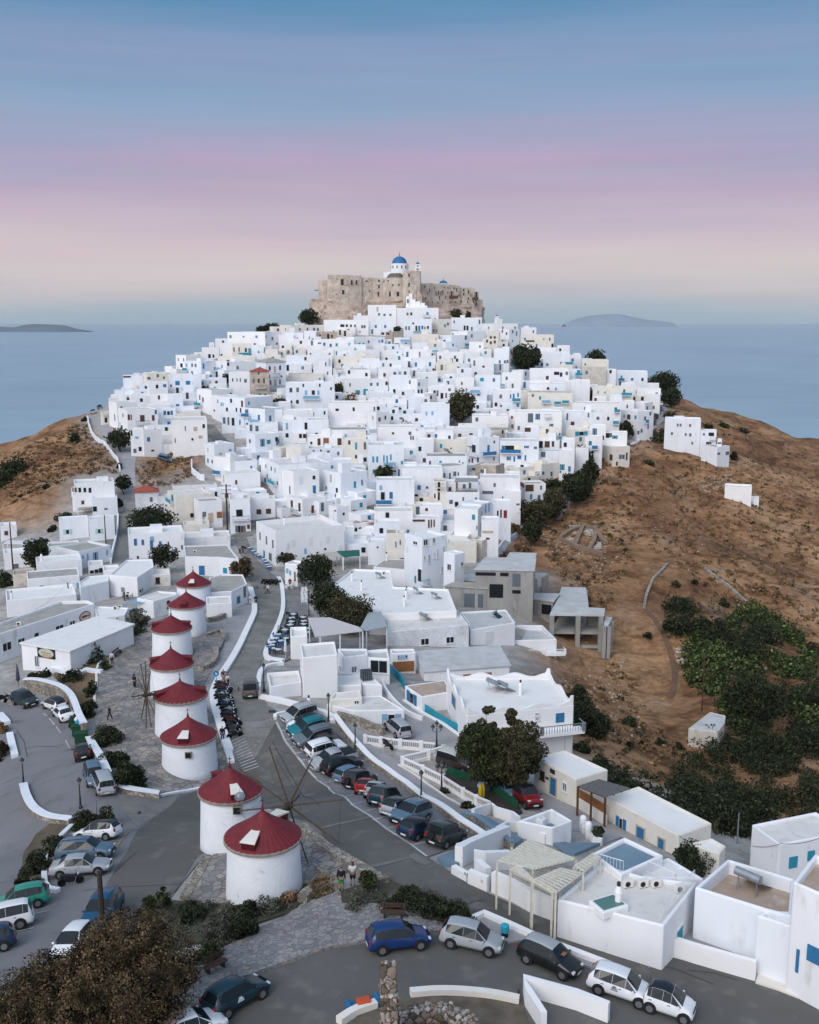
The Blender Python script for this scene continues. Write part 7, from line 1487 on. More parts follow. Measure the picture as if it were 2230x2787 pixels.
W('N','735,930 800,960 815,905',1.6,.25,WB,None,'small curved white screen wall in the yard')
W('N','1105,905 1150,930 1200,990 1260,1010',.6,.3,WB,None,'low white wall with two rounded posts on the lane',smooth_it=0)
for s in('1112,905','1152,955'):p=hit(*z('N',s)[0]);tag(MB().lathe([(.32,-.3),(.3,1.3),(.2,1.5),(.05,1.55)],(p.x,p.y,p.z),14).build('post',WB,smooth=True),'rounded white post on the lane wall','post','rounded white posts')
for s,h,lb in(('20,835 90,815 165,790 172,860',.9,'rough stone terrace wall beside the seventh windmill'),('-10,1090 70,1060 112,1010 112,930',.8,'curved rough stone wall below the terraces'),('40,700 120,690 175,660',.7,'stone wall beneath the small bare shrub')):
 W('H',s,h,.7,M_RUB,None,lb,'stone_wall')
slab('rough_terrace',z('H','20,830 165,790 170,870 150,920 105,940 105,1030 60,1060 0,1090 -60,1000 -20,850'),.55,M_FLAG,label='rough stone terrace beside the seventh windmill',cat='terrace')
W('J','735,560 740,440 760,330 752,220 800,125 870,65 945,5',.3,.3,WHITES[3],None,'pale edging of the planted slope left of the windmills','kerb')
W('J','405,225 470,235 540,260',.6,.6,WC,None,'first short white wall below the restaurant',smooth_it=0)
W('J','575,245 660,250',.6,.6,WC,None,'second short white wall below the restaurant',smooth_it=0)
W('J','665,228 735,240 800,245',.6,.6,WC,None,'third short white wall below the restaurant',smooth_it=0)
slab('planted_bed',z('J','735,560 750,330 752,220 800,125 940,5 700,60 450,200 420,260 560,330 640,450 690,600'),.10,mat('bed_earth',(.13,.085,.05),(.20,.13,.08),.95,1),label='brown earth slope planted with bushes',cat='ground')
slab('slope_bed',z('Q','480,0 300,200 290,430 90,440 150,270 160,180 240,60 330,-10'),.09,mat('bed_earth2',(.08,.06,.04),(.13,.10,.07),.95,1),label='earth slope below the left car park',cat='ground')
slab('bottom_bed',z('K','0,1560 250,1600 590,1600 1000,1540 1240,1470 1400,1480 1200,1600 1150,1680 900,1760 500,1900 100,2000 -200,2000'),.09,mat('bed_earth3',(.045,.05,.032),(.09,.08,.055),.95,.8),label='dark planted slope below the nearest windmill',cat='ground')
slab('island_bed',z('U','390,225 400,285 620,292 890,352 1015,360 940,320 800,250 600,165'),.12,mat('bed_earth4',(.045,.045,.03),(.09,.08,.055),.95,.8),label='dark planted bank beside the main road',cat='ground')
W('B','112,690 130,810 240,890 340,1010 365,1100',1.1,.35,WC,None,'curving white parapet on the outer side of the left street')
W('G','925,450 922,560 905,650 880,740 868,820',.9,.35,WC,None,'white parapet down the left side of the stepped street')
W('G','1030,460 1035,530',1.0,.3,WC,None,'short white wall at the top right of the stepped street')
W('B','780,1005 860,940 950,880 1050,850',.8,.3,WHITES[3],None,'pale stepped wall rising along the bare slope',smooth_it=0)
W('D','65,330 66,400 130,450 165,455',1.6,.3,WC,None,'white yard wall on the edge of the brown slope',smooth_it=0)
W('C','655,752 700,735 765,695',.5,.3,WC,None,'low white wall of the hill street',smooth_it=0)
W('E','885,985 1000,850 1110,765',.5,.3,WC,None,'white kerb wall of the steep pale street',smooth_it=0)
W('M','835,20 870,110 990,235 1110,280',.6,.3,WB,None,'white kerb on the inner side of the lane','kerb')
W('I','0,1320 150,1420 300,1500 440,1600',.25,.4,WB,None,'white kerb along the outer side of the lane','kerb',smooth_it=0)
W('I','150,1390 300,1490 460,1580',.9,.15,COLS['t'],None,'blue and white yard fence along the lane','fence',cat='fence',smooth_it=0)
W('H','1475,1090 1560,1180 1585,1225',1.1,.15,COLS['t'],None,'bright blue sloping fence below the brown garage','fence',cat='fence',smooth_it=0)
W('M','540,262 700,310 850,375',.9,.4,M_RUB,None,'rough earth and stone bank below the pale blue gate','retaining_wall',smooth_it=0)
for s,lb in(('355,590 380,460 440,350 540,250','left arc of the dry stone wall on the slope'),('830,285 910,350 1040,440 1180,570','right arc of the dry stone wall on the slope'),('360,600 500,770 590,1000 600,1180 560,1290','low earth bank running down the slope')):
 W('O',s,.5 if 'bank' not in lb else.15,.5 if 'bank' not in lb else.9,M_RUB if 'bank' not in lb else mat('bank_earth',(.12,.07,.045),(.18,.1,.06),.95,1),None,lb,'dry_stone_wall')
for k_,s in enumerate(('1395,840 1470,790 1560,760 1640,770','1560,760 1520,850 1500,900','1640,770 1690,850 1725,880','1400,860 1500,900 1600,930 1690,960','1600,930 1640,860 1650,800')):
 W('E',s,.8,.9,mat('ruin_clay',(.27,.19,.14),(.2,.14,.1),.95,1),None,['uppermost','left inner','right','lowest','middle inner'][k_]+' line of the old foundations on the brown slope','ruined_wall',smooth_it=0)
 # ---------------------------------------------------------------- balustrades
def balustrade(reg,pts,lab,h=1.0,solid=.3,open_=True):
 P=[Vector((p.x,p.y,0))for p in px2(z(reg,pts))];t=thing('balustrade',(P[0].x,P[0].y,Tf(P[0].x,P[0].y)),0,lab,'balustrade')
 tot=MB();rail=MB();bal=MB()
 for a,b_ in zip(P[:-1],P[1:]):
  L_=(b_-a).length;n=max(1,round(L_/3.0));d=(b_-a).normalized();ang=math.atan2(d.y,d.x)
  for i in range(n):
   q0=a.lerp(b_,i/n);q1=a.lerp(b_,(i+1)/n);z0,z1=Tf(q0.x,q0.y),Tf(q1.x,q1.y);s=Vector((-d.y,d.x,0))*.12;pl=[(q0-s),(q1-s),(q1+s),(q0+s)];pl=[(v.x,v.y)for v in pl]
   zz=lambda k:[z0+k,z1+k,z1+k,z0+k]
   tot.prism(pl,zz(-.4),zz(solid));rail.prism(pl,zz(h-.14),zz(h));tot.prism([(q0.x+x*.2,q0.y+y*.2)for x,y in((-1,-1),(1,-1),(1,1),(-1,1))],z0-.3,z0+h+.06)
   m_=int((q1-q0).length/.22)
   for j in range(1,m_):c=q0.lerp(q1,j/m_);zc=z0+(z1-z0)*j/m_;bal.box((c.x,c.y,zc+(solid+h)/2-.05),(.07,.07,h-solid))
 tot.build('base',WB,t);rail.build('handrail',WB,t);bal.build('balusters',WHITES[3],t);return t
balustrade('M','725,432 830,447 960,462 1100,475 1195,485','white balustrade on the lane side of the walkway')
balustrade('M','1250,505 1150,535 970,575','short white balustrade climbing to the corner')
balustrade('M','975,580 1110,640 1240,705 1380,795 1560,885','long white balustrade between walkway and sunken garden')
# ---------------------------------------------------------------- unfinished concrete buildings
def merge_into(H,others):
 for Q_ in others:
  for ch in list(Q_.o.children):I_=ch.matrix_parent_inverse.copy();ch.parent=H.o;ch.matrix_parent_inverse=Matrix.Translation(Q_.o.location-H.o.location)@I_
  bpy.data.objects.remove(Q_.o);Q_.o=H.o;Q_.merged=True
U1=polyhouse('I','1015,300 1028,208 640,198 555,290',700,'C','c',roof='flat0',label='unfinished grey concrete building with pale slab roofs',name='unfinished_building',cat='building')
U2=polyhouse('I','838,385 862,338 440,332 408,375',500,'C','c',roof='flat0');U3=polyhouse('I','650,440 680,400 400,390 318,422',612,'C','g',roof='flat0')
U4=polyhouse('I','1168,540 1212,482 1030,478 1018,522',720,'C','c',roof='flat0');U5=polyhouse('I','1020,212 1030,165 835,160 805,205',500,'C','c',roof='flat0',zt=U1.zt+.02)
load_openings('I','''635,322,160,26,k 785,326,66,28,k 880,370,64,104,g 880,462,66,28,k 722,455,108,110,k 545,530,150,110,g 1115,600,76,80,k''')
for s in('505,1060',):pass
merge_into(U1,[U2,U3,U4,U5])
def zplane(reg,s,zt):
 out=[]
 for a in z(reg,s):d=ray(*a);t=(zt-CZ)/d[2];out.append(Vector((t*d[0],t*d[1],zt)))
 return out
def frame_building(reg,corners,base,label,levels,colpts,extra=None):
 q=z(reg,corners);ox,oy,k=ZT[reg];B=hit(q[0][0],oy+base/k);d=ray(*q[0]);t_=B.y/d[1];zt=CZ+t_*d[2]
 P=zplane(reg,corners,zt);t=thing('unfinished_building',(B.x,B.y,B.z),0,label,'building')
 P2=fix_poly([(p.x,p.y)for p in P]);MB().prism(P2,zt-.35,zt).build('roof',M_CONT,t,bevel=.03)
 for i,c in enumerate(zplane(reg,colpts,zt)):zg=Tf(c.x,c.y);MB().box((c.x,c.y+.35,(zt-.36+zg-.8)/2),(.75,.75,zt-.36-zg+.8)).build('column',M_CON,t)
 I=inset(P2,.25)
 for lv in levels:MB().prism(I,zt-lv-.35,zt-lv).build('floor',M_CON,t)
 return t,P,zt
fb,P,zt=frame_building('I','1140,635 1568,640 1573,590 1445,583 1440,524 1425,428 1235,422 1200,520',800,'bare concrete frame on tall columns standing on the brown slope',[3.2],'1160,640 1365,640 1545,642 1560,600 1425,440 1245,430 1390,590')
mb=MB();a,b_=P[0],P[1];bx=[a.lerp(b_,.5),b_];zb_=zt-6.0
d=(bx[1]-bx[0]);mb.prism([(bx[0].x,bx[0].y+.2),(bx[1].x-.3,bx[1].y+.2),(bx[1].x-.3,bx[1].y+.6),(bx[0].x,bx[0].y+.6)],zb_,zb_+.5);mb.build('beam',M_CON,fb)
a,b_=P[6],P[5];MB().prism([(a.x,a.y-.4),(b_.x,b_.y-.4),(b_.x,b_.y),(a.x,a.y)],zt-8,zt-.36).build('wall',M_CON,fb)
a,b_=P[4],P[2];MB().prism([(P[3].x,P[3].y-.3),(P[2].x,P[2].y-.3),(P[2].x,P[2].y),(P[3].x,P[3].y)],zt-3.2,zt-.36).build('wall',M_CON,fb)
frame_building('I','1600,722 1632,660 1575,656 1565,712',985,'narrow concrete annex right of the bare frame',[3.0],'1575,722 1603,722 1625,680')
frame_building('I','1100,332 1122,318 1032,316 1020,350',490,'small concrete porch frame on the brown slope',[2.9],'1030,350 1098,335 1118,320')
# ---------------------------------------------------------------- details of the big scalloped house
def on_wall(H,i,s0,s1):a,e,nrm,Lw=wall_frame(H,i);return a+e*Lw*s0,a+e*Lw*s1,e,nrm
n=len(BIG.P)
for i in range(n):
 a,e,nrm,Lw=wall_frame(BIG,i);mb=MB();k_=max(2,int(Lw/3.5));m_=60;prev=None;vs=[]
 ins=-nrm*.14
 for q in range(m_+1):
  s=q/m_;hgt_=.05+.45*abs(math.cos(math.pi*k_*s))**2.2+(.5 if s<.03 or s>.97 else 0)
  for off in(.11,-.11):pnt=a+e*(Lw*s*.98+Lw*.01)+ins+nrm*off;vs+=[(pnt.x,pnt.y,BIG.zt-.02),(pnt.x,pnt.y,BIG.zt+hgt_)]
 fs=[]
 for q in range(m_):b0=q*4;b1=b0+4;fs+=[(b0,b1,b1+1,b0+1),(b0+2,b0+3,b1+3,b1+2),(b0+1,b1+1,b1+3,b0+3)]
 fs+=[(0,1,3,2),(m_*4,m_*4+2,m_*4+3,m_*4+1)];mb.add(vs,fs).build('parapet',WB,BIG.o)
def long_balcony(H,reg,pt,s0,s1,dep,hr,drop,lab='balcony',bal_=True):
 b_=find_wall(*z(reg,pt)[0]);
 if not b_:print('no wall for balcony',pt);return
 t,HH,i,s,zc=b_;a,e,nrm,Lw=wall_frame(HH,i);c=a+e*Lw*(s0+s1)/2;M=Matrix(((e.x,nrm.x,0,c.x),(e.y,nrm.y,0,c.y),(0,0,1,zc),(0,0,0,1)));w=Lw*(s1-s0)
 sl=MB().box((0,dep/2,0),(w,dep,.35),M).build('balcony',WB,HH.o);mb=MB();mb.box((0,dep-.06,hr+.1),(w,.08,.08),M)
 for q in range(int(w/.3)+1):mb.box((-w/2+.05+q*.3,dep-.06,hr/2+.1),(.05,.05,hr),M)
 for sx in(-1,1):mb.box((sx*(w/2-.05),dep/2,hr+.1),(.08,dep,.08),M)
 for f in(-.5,0,.5):mb.box((w*f*.98,dep-.1,hr/2+.1),(.4,.22,hr+.1),M)
 mb.build('railing',WB if not bal_ else M_METAL,sl)
long_balcony(BIG,'I','1000,1560',.25,1.06,1.4,.9,0)
long_balcony(None,'I','1010,940',.40,1.12,1.3,.8,0,bal_=False)
# ---------------------------------------------------------------- signs
def sign(reg,x,y,w,h,builder,name,lab,cat='sign',off=.08):
 ox,oy,k=ZT[reg];b_=find_wall(ox+x/k,oy+y/k)
 if not b_:print('no wall',lab);return
 t,H,i,s,zc=b_;a,e,nrm,Lw=wall_frame(H,i);cosi=max(.3,abs(nrm.dot(Vector(ray(ox+x/k,oy+y/k)[:2]).normalized())));ww=w/k/F*t*CP/cosi;hh=h/k/F*t*CP;c=a+e*Lw*s+nrm*off
 M=Matrix(((e.x,0,nrm.x,c.x),(e.y,0,nrm.y,c.y),(0,1,0,zc),(0,0,0,1)));r=thing(name,(c.x,c.y,zc),0,lab,cat);builder(r,M,ww,hh);return r
def ell(M,w,h,zf,n=28,cx_=0,cy_=0):return[M@Vector((cx_+w/2*math.cos(2*math.pi*q/n),cy_+h/2*math.sin(2*math.pi*q/n),zf))for q in range(n)]
def plate(nm,pts_,m,par):return MB().add(pts_,[tuple(range(len(pts_)))]).build(nm,m,par)
def oval1(r,M,w,h):
 MB().box((0,0,0),(w,h,.06),M).build('panel',COLS['k'],r);plate('oval',ell(M,w*.88,h*.9,.035),mat('sign_pale',(.50,.50,.42),(.42,.44,.36),.7,1.2),r)
 plate('picture',ell(M,w*.6,h*.3,.04,cx_=w*.06,cy_=-h*.26),mat('sign_food',(.42,.26,.12),(.5,.36,.2),.7,3),r)
 mb=MB()
 for q,(dx,ww)in enumerate(((-.24,.08),(-.12,.10),(.0,.06),(.1,.09),(.21,.08))):mb.box((w*dx,h*.02,.045),(w*ww,h*.07,.01),M)
 mb.build('lettering',COLS['g'],r)
def oval2(r,M,w,h):
 plate('border',ell(M,w,h,.0),COLS['k'],r);plate('oval',ell(M,w*.88,h*.86,.01),mat('sign_pink',(.50,.34,.28),(.55,.45,.4),.7,1.5),r)
 P=[(-.36,-.02),(-.2,.1),(.05,.12),(.25,.04),(.38,.12),(.36,-.08),(.25,-.03),(.02,-.1),(-.2,-.09)];plate('fish',[M@Vector((x*w,y*h,.02))for x,y in P],mat('sign_fish',(.13,.05,.03)),r)
sign('G',366,1515,128,84,oval1,'sign','dark framed oval restaurant sign above the green door');sign('G',665,1229,88,82,oval2,'sign','round pinkish fish sign on the long restaurant wall')
def dark(r,M,w,h):
 MB().box((0,0,0),(w,h,.06),M).build('board',COLS['k'],r);mb=MB()
 for q in range(5):mb.box(((q-2)*w*.15,0,.035),(w*.09,h*.3,.01),M)
 mb.build('lettering',mat('dim_letters',(.08,.085,.08)),r)
sign('N',878,428,36,34,dark,'sign','small black board above the blue door');sign('N',836,481,22,18,dark,'sign','tiny dark green plate left of the blue door')
def garage(r,M,w,h):
 MB().box((0,0,0),(w,h,.05),M).build('board',mat('sign_sky',(.35,.45,.6),(.45,.5,.6),.6,3),r);MB().box((-w*.05,0,.03),(w*.5,h*.2,.01),M).build('stripe',COLS['l'],r);MB().box((w*.38,h*.1,.03),(w*.14,h*.5,.01),M).box((-w*.42,0,.03),(w*.08,h*.7,.01),M).build('marks',COLS['k'],r)
sign('H',1570,972,76,38,garage,'sign','blue and white board over the brown garage door')
p=hit(*z('N','270,1328')[0]);p1=hit(*z('N','225,1312')[0]);p2=hit(*z('N','300,1345')[0]);e=(p2-p1);e.z=0;e.normalize();nrm=Vector((e.y,-e.x,0));
r_=thing('sign',(p.x,p.y,p.z),0,'row of small dark red letters on the white hotel wall','sign');mb=MB();M=Matrix(((e.x,0,nrm.x,p.x+nrm.x*.22),(e.y,0,nrm.y,p.y+nrm.y*.22),(0,1,0,p.z+.75),(0,0,0,1)))
for q in range(7):
 x=(q-3)*.24;mb.box((x-.05,0,.0),(.03,.18,.02),M).box((x+.05,0 if q%2 else.04,0),(.03,.18 if q%2 else.1,.02),M).box((x,.08 if q%3 else-.08,0),(.12,.03,.02),M)
mb.build('lettering',COLS['n'],r_)
slab('garden_bed',z('P','415,1370 740,1485 1220,1625 1220,1400 740,1300 600,1285 510,1215'),.75,M_PAVE,skirt=2,label='raised yard behind the white garden wall',cat='yard')
# ---------------------------------------------------------------- pergolas and canopies
def pts_at(reg,s,zt):return zplane(reg,s,zt)
def canopy(reg,corners,zt_h,m,label,name='canopy',zabs=None,posts=None,slats=None,th=.12,post_m=None,postr=.09,cat='canopy',beam=True):
 q=z(reg,corners);z0=zabs or hit(*q[0],h=zt_h).z;P=zplane(reg,corners,z0);c=sum(P,Vector())/len(P);t=thing(name,(c.x,c.y,Tf(c.x,c.y)),0,label,cat)
 if slats:
  a,b_,c_,d_=P[:4];mb=MB();n=slats
  for i in range(n):
   f=(i+.5)/n;p,q_=a.lerp(d_,f),b_.lerp(c_,f);w=(d_-a).length/n*.66;dv=(d_-a).normalized()*w/2;mb.prism([((p-dv).x,(p-dv).y),((q_-dv).x,(q_-dv).y),((q_+dv).x,(q_+dv).y),((p+dv).x,(p+dv).y)],z0-.05,z0)
  mb.build('slats',m,t);bm_=MB()
  for f in(0.02,.35,.66,.98):p,q_=a.lerp(b_,f),d_.lerp(c_,f);bm_.tube([p-Vector((0,0,.1)),q_-Vector((0,0,.1))],.06,4)
  bm_.build('beams',post_m or m,t)
 else:MB().prism(fix_poly([(p.x,p.y)for p in P]),z0-th,z0).build('roof',m,t)
 for p in(zplane(reg,posts,z0-.1)if posts else P[:4]):zg=Tf(p.x,p.y);MB().box((p.x,p.y,(z0+zg)/2-.15),(postr*2,postr*2,z0-zg-.02)).build('post',post_m or COLS['w'],t)
 return t
M_REED=mat('reed_mat',(.60,.56,.55),(.48,.44,.43),.9,6,stretch=(1,9,1));M_SLAT=mat('cream_slats',(.62,.59,.50),(.52,.49,.41),.8,3);M_GREYSLAT=mat('grey_boards',(.17,.165,.165),(.11,.105,.105),.9,5)
canopy('H','886,812 1262,766 1225,735 1000,662 828,664',3.0,M_REED,'wide reed canopy over the restaurant terrace',posts='925,812 1258,770 1235,740 840,668 1080,790')
canopy('H','1284,766 1450,730 1400,614 1300,624 1240,742',3.0,mat('canopy_grey',(.36,.40,.42),(.32,.35,.37),.8,1),'smooth grey awning right of the tree',posts='1288,766 1446,732')
canopy('N','1290,632 1485,560 1235,488 1070,542',2.9,M_GREYSLAT,'grey board roof over the terrace between the two low houses',slats=16,posts='1288,630 1075,545 1180,585',post_m=COLS['n'])
W('N','1062,705 1170,770 1290,850',.9,.3,WHITES[3],None,'white front wall of the covered terrace',smooth_it=0)
p=px2(z('N','1070,700 1290,840'));a,b_=p;e=(b_-a).normalized();mb=MB();L_=(b_-a).length
t=thing('fence',(a.x,a.y,a.z),0,'orange wooden fence under the grey board roof','fence');
for i in range(int(L_/.16)):c=a+e*(i*.16);mb.box((c.x,c.y-.02,Tf(c.x,c.y)+1.3),(.10,.04,.95))
mb.build('pickets',COLS['o'],t);MB().tube([(a.x,a.y-.06,Tf(a.x,a.y)+1.75),(b_.x,b_.y-.06,Tf(b_.x,b_.y)+1.75)],.05,4).build('rail',COLS['o'],t)
canopy('N','1000,745 730,700 620,650 900,640',.1,M_PAVE,'x')if False else None
ZP=hit(*z('N','712,1290')[0],h=3.4).z
PERG=canopy('N','440,1130 720,1190 1060,1110 690,955',3.0,M_SLAT,'cream slatted pergola roof of the hotel, large upper part','pergola',slats=11,cat='pergola',post_m=M_SLAT,postr=.06,zabs=ZP)
canopy('N','545,1185 870,1370 900,1370 725,1265 620,1160 640,1150',3.0,M_SLAT,'cream slatted pergola strip along the road front','pergola',cat='pergola',post_m=M_SLAT,postr=.06,zabs=ZP-.05,posts='545,1187 712,1280 872,1372')
canopy('N','722,1270 900,1375 1110,1215 940,1180',3.05,M_SLAT,'cream slatted pergola at the roadside corner of the hotel','pergola',slats=9,cat='pergola',post_m=M_SLAT,postr=.06,zabs=ZP+.04)
canopy('N','1040,1165 1115,1215 1250,1090 1190,1065',3.1,M_SLAT,'narrow cream slatted pergola beside the blue roof','pergola',slats=7,cat='pergola',post_m=M_SLAT,postr=.06,zabs=ZP+.08)
canopy('N','705,1190 800,1120 850,1085 1045,1150 1030,1162 850,1098',3.12,mat('pale_orange',(.62,.42,.2)),'thin orange edging round the pergola opening','edging',cat='trim',posts='')if False else None
def screen(reg,s,h0,h1,n,lab):
 P=px2(z(reg,s));t=thing('screen',(P[0].x,P[0].y,P[0].z),0,lab,'screen');mb=MB()
 for a,b_ in zip(P[:-1],P[1:]):
  for i in range(n):
   z_=h0+(h1-h0)*(i+.5)/n;w=(h1-h0)/n*.62;za,zb_=Tf(a.x,a.y),Tf(b_.x,b_.y);mb.add([(a.x,a.y,za+z_-w/2),(b_.x,b_.y,zb_+z_-w/2),(b_.x,b_.y,zb_+z_+w/2),(a.x,a.y,za+z_+w/2),(a.x,a.y+.03,za+z_-w/2),(b_.x,b_.y+.03,zb_+z_-w/2),(b_.x,b_.y+.03,zb_+z_+w/2),(a.x,a.y+.03,za+z_+w/2)],[(0,1,2,3),(4,7,6,5),(0,4,5,1),(3,2,6,7),(0,3,7,4),(1,5,6,2)])
 mb.build('slats',M_SLAT,t)
 for a in P:MB().box((a.x,a.y-.05,Tf(a.x,a.y)+(h1+.2)/2),(.16,.16,h1+.2)).build('post',M_SLAT,t)
 return t
screen('N','548,1392 712,1480 878,1580',1.2,3.2,7,'cream slatted screen along the road front of the hotel')
canopy('G','985,1125 1230,1120 1235,1090 1080,1090',2.6,COLS['l'],'pale blue pergola frame over the restaurant terrace','pergola',slats=7,cat='pergola',post_m=COLS['l'])
W('G','980,1232 1060,1205 1100,1195',.9,.08,COLS['l'],None,'pale blue fence below the blue pergola','fence',cat='fence',smooth_it=0)
canopy('G','560,218 730,222 735,205 600,198',2.4,mat('beige_canvas',(.5,.46,.38)),'thin beige pergola on a left hillside terrace','pergola',cat='pergola')
canopy('G','610,395 742,372 735,345 640,342',2.3,ROOFS[2],'grey lean to roof on the left hillside','canopy')
canopy('G','25,660 245,668 325,640 60,632',3.4,COLS['w'],'white pergola frame at the far left','pergola',slats=8,cat='pergola')
canopy('D','1320,785 1490,790 1490,705 1400,740',2.4,mat('salmon_canvas',(.42,.26,.2),(.35,.2,.15),.8,3),'salmon coloured reed roof beside the cross lane','canopy',slats=6)
canopy('D','975,1045 1245,1048 1230,1010 1110,1015',2.6,mat('beige_awning',(.46,.43,.37),(.4,.37,.32),.8,3),'beige awning behind the long white block','canopy')
canopy('D','1250,1048 1380,1040 1375,995 1200,1005',2.8,mat('green_awning',(.01,.10,.08),(.015,.13,.1),.8,3),'dark green awning between the white blocks','canopy')
canopy('E','628,428 800,425 800,402 640,400',8.4,mat('awning_grey',(.30,.29,.29)),'grey awning on the terrace with the orange door','canopy',th=.1)
canopy('E','850,52 1065,50 1040,36 880,36',8.2,ROOFS[2],'thin dark pergola roof with an orange patch','canopy')
canopy('E','725,172 830,170 790,152 740,155',5.6,mat('green_tin',(.16,.24,.22)),'green tin awning beside the blue balcony','canopy')
canopy('N','20,520 130,560 110,500 40,470',1.0,COLS['k'],'x')if False else None
W('N','40,455 120,490 230,520',1.0,.1,mat('green_screen',(.01,.06,.035),(.015,.09,.05),.9,2),None,'dark green screen fence under the big tree','fence',cat='fence',smooth_it=0)
W('N','390,585 470,640 600,740',1.0,.1,mat('green_screen',(.01,.06,.035)),None,'dark green screen fence beside the dark red jeep','fence',cat='fence',smooth_it=0)
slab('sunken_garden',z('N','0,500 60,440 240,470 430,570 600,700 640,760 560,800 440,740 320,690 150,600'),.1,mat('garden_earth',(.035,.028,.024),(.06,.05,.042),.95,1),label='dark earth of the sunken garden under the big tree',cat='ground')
t_=polyhouse('H','1300,975 1470,985 1455,905 1270,920',3.3,'B','c',.4,label='white bridge building with scalloped parapet over the tunnel lane',name='gatehouse',cat='building')
load_openings('H','1385,1040,140,110,k')
# ---------------------------------------------------------------- lamps, poles, cables
def street_lamp(reg,x,yb,yt,lab,group='black street lamps',double=False):
 ox,oy,k=ZT[reg];B=hit(ox+x/k,oy+yb/k);d=ray(ox+x/k,oy+yt/k);H_=CZ+B.y/d[1]*d[2]-B.z;H_=min(max(H_,3),6.5);t=thing('street_lamp',B,0,lab,'street lamp',group)
 MB().lathe([(.17,-.1),(.17,.25),(.10,.4),(.085,1.1),(.07,1.15),(.05,H_-.7)],B,10).build('post',M_DARKMETAL,t)
 heads=[(0,0)]if not double else[(-.42,-.25),(.42,-.25),(0,.15)]
 for dx,dz in heads:
  c=B+Vector((dx,0,H_-.7+dz));hd=MB().lathe([(.06,0),(.2,.42),(.25,.46),(.1,.62),(.03,.75)],c,8).build('lantern',M_DARKMETAL,t);MB().lathe([(.085,.06),(.20,.38)],c,6).build('glass',mat('lamp_glass',(.35,.36,.34),rough=.3),hd)
 if double:MB().tube([B+Vector((-.42,0,H_-1.0)),B+Vector((0,0,H_-1.15)),B+Vector((.42,0,H_-1.0))],.025,5).build('arm',M_DARKMETAL,t)
 return t
for a in(('H',487,1245,1020,'street lamp beside the dark olive van'),('H',992,1480,1255,'street lamp at the top end of the parking bays'),('M',659,475,305,'street lamp beside the silver pickup'),('M',1101,825,605,'street lamp in the middle of the parking wall'),('H',838,655,450,'street lamp among the white cafe chairs'),('J',188,1125,940,'street lamp at the left bend of the road'),('J',633,1300,1200,'short street lamp behind the bushes above the left car park'),('E',1006,790,712,'small street lamp at the steep pale street'),('D',1428,100,40,'little street lamp high in the town')):street_lamp(*a)
street_lamp('M',1205,465,335,'triple headed lamp at the corner of the balustrade',double=True);street_lamp('M',1238,745,565,'triple headed lamp beside the sunken garden',double=True)
def pole(reg,x,yb,yt,lab,r=.13,cross=0,m=None,name='utility_pole',cat='utility pole',lean=0):
 ox,oy,k=ZT[reg];B=hit(ox+x/k,oy+yb/k);d=ray(ox+x/k,oy+yt/k);H_=CZ+B.y/d[1]*d[2]-B.z;t=thing(name,B,0,lab,cat);top=B+Vector((lean,0,H_));MB().tube([B-Vector((0,0,.3)),top],[r*1.2,r*.8],8).build('pole',m or M_WOODPOLE,t)
 for q in range(cross):zc=top-Vector((0,0,.4+q*.9));MB().tube([zc+Vector((-1.1,0,0)),zc+Vector((1.1,0,0))],.06,4).build('crossarm',M_WOODPOLE,t);MB().lathe([(.05,0),(.07,.12),(.03,.25)],zc+Vector((-1,0,0)),6).lathe([(.05,0),(.07,.12),(.03,.25)],zc+Vector((1,0,0)),6).lathe([(.05,0),(.07,.12),(.03,.25)],zc+Vector((.5,0,0)),6).build('insulator',M_METAL,t)
 return t,top
pole('D',345,865,482,'tall dark utility pole with cross arms and transformer in the town',.2,3)
_,g1_=pole('G',106,900,492,'tall utility pole at the far left',.14);_,g2_=pole('G',830,657,437,'utility pole before the mint shuttered house',.12);_,g3_=pole('G',540,1102,966,'short utility pole behind the restaurant',.12)
_,qp=pole('Q',690,695,300,'thick dark utility pole in front of the bright blue car',.19)
pole('O',806,1395,950,'thin rusty pole beside the cactus patch',.09,m=mat('rusty_pole',(.09,.035,.02)));pole('P',1083,565,325,'thin grey pole with white base in the gully',.07,m=M_METAL);pole('P',1490,840,630,'thin mast beside the mottled roof house',.05,m=M_METAL)
pole('I',535,1500,1357,'wooden post at the corner of the scalloped house',.12);pole('N',968,350,160,'roof mast on the low house with the blue door',.03,m=M_METAL,name='mast',cat='mast');pole('J',762,1392,1225,'thin grey sign post above the white hatchback',.04,m=M_METAL,name='post',cat='post')
pole('P',388,1640,1530,'thin grey post behind the white hatchback roof',.05,m=M_METAL,name='post',cat='post');pole('U',1228,705,678,'short dark post at the corner of the white angled wall',.05,name='post',cat='post')
pole('H',288,1245,1205,'dark bollard on the cobbled street',.08,name='bollard',cat='bollard')
for i,x in enumerate((392,408,424,438)):t,_=pole('H',x,442,414,'low brown bollard in the row of four across the street',.09,name='bollard',cat='bollard');t['group']='row of low brown bollards'
def cable(p0,p1,sag,lab,r=.02):
 P=[p0.lerp(p1,i/16)-Vector((0,0,sag*4*(i/16)*(1-i/16)))for i in range(17)];o=MB().tube(P,r,4).build('cable',M_DARKMETAL);tag(o,lab,'cable');return o
b0=find_wall(*z('P','785,912')[0]);b1=find_wall(*z('P','1575,1305')[0])
def fp(b):t,H,i,s,zc=b;a,e,nrm,Lw=wall_frame(H,i);c=a+e*Lw*s+nrm*.1;return Vector((c.x,c.y,zc))
def ztop(H,k_=0):return Vector((H.P[k_][0],H.P[k_][1],H.zt))
def atd(reg,s,Y):return atY(*z(reg,s)[0],Y)
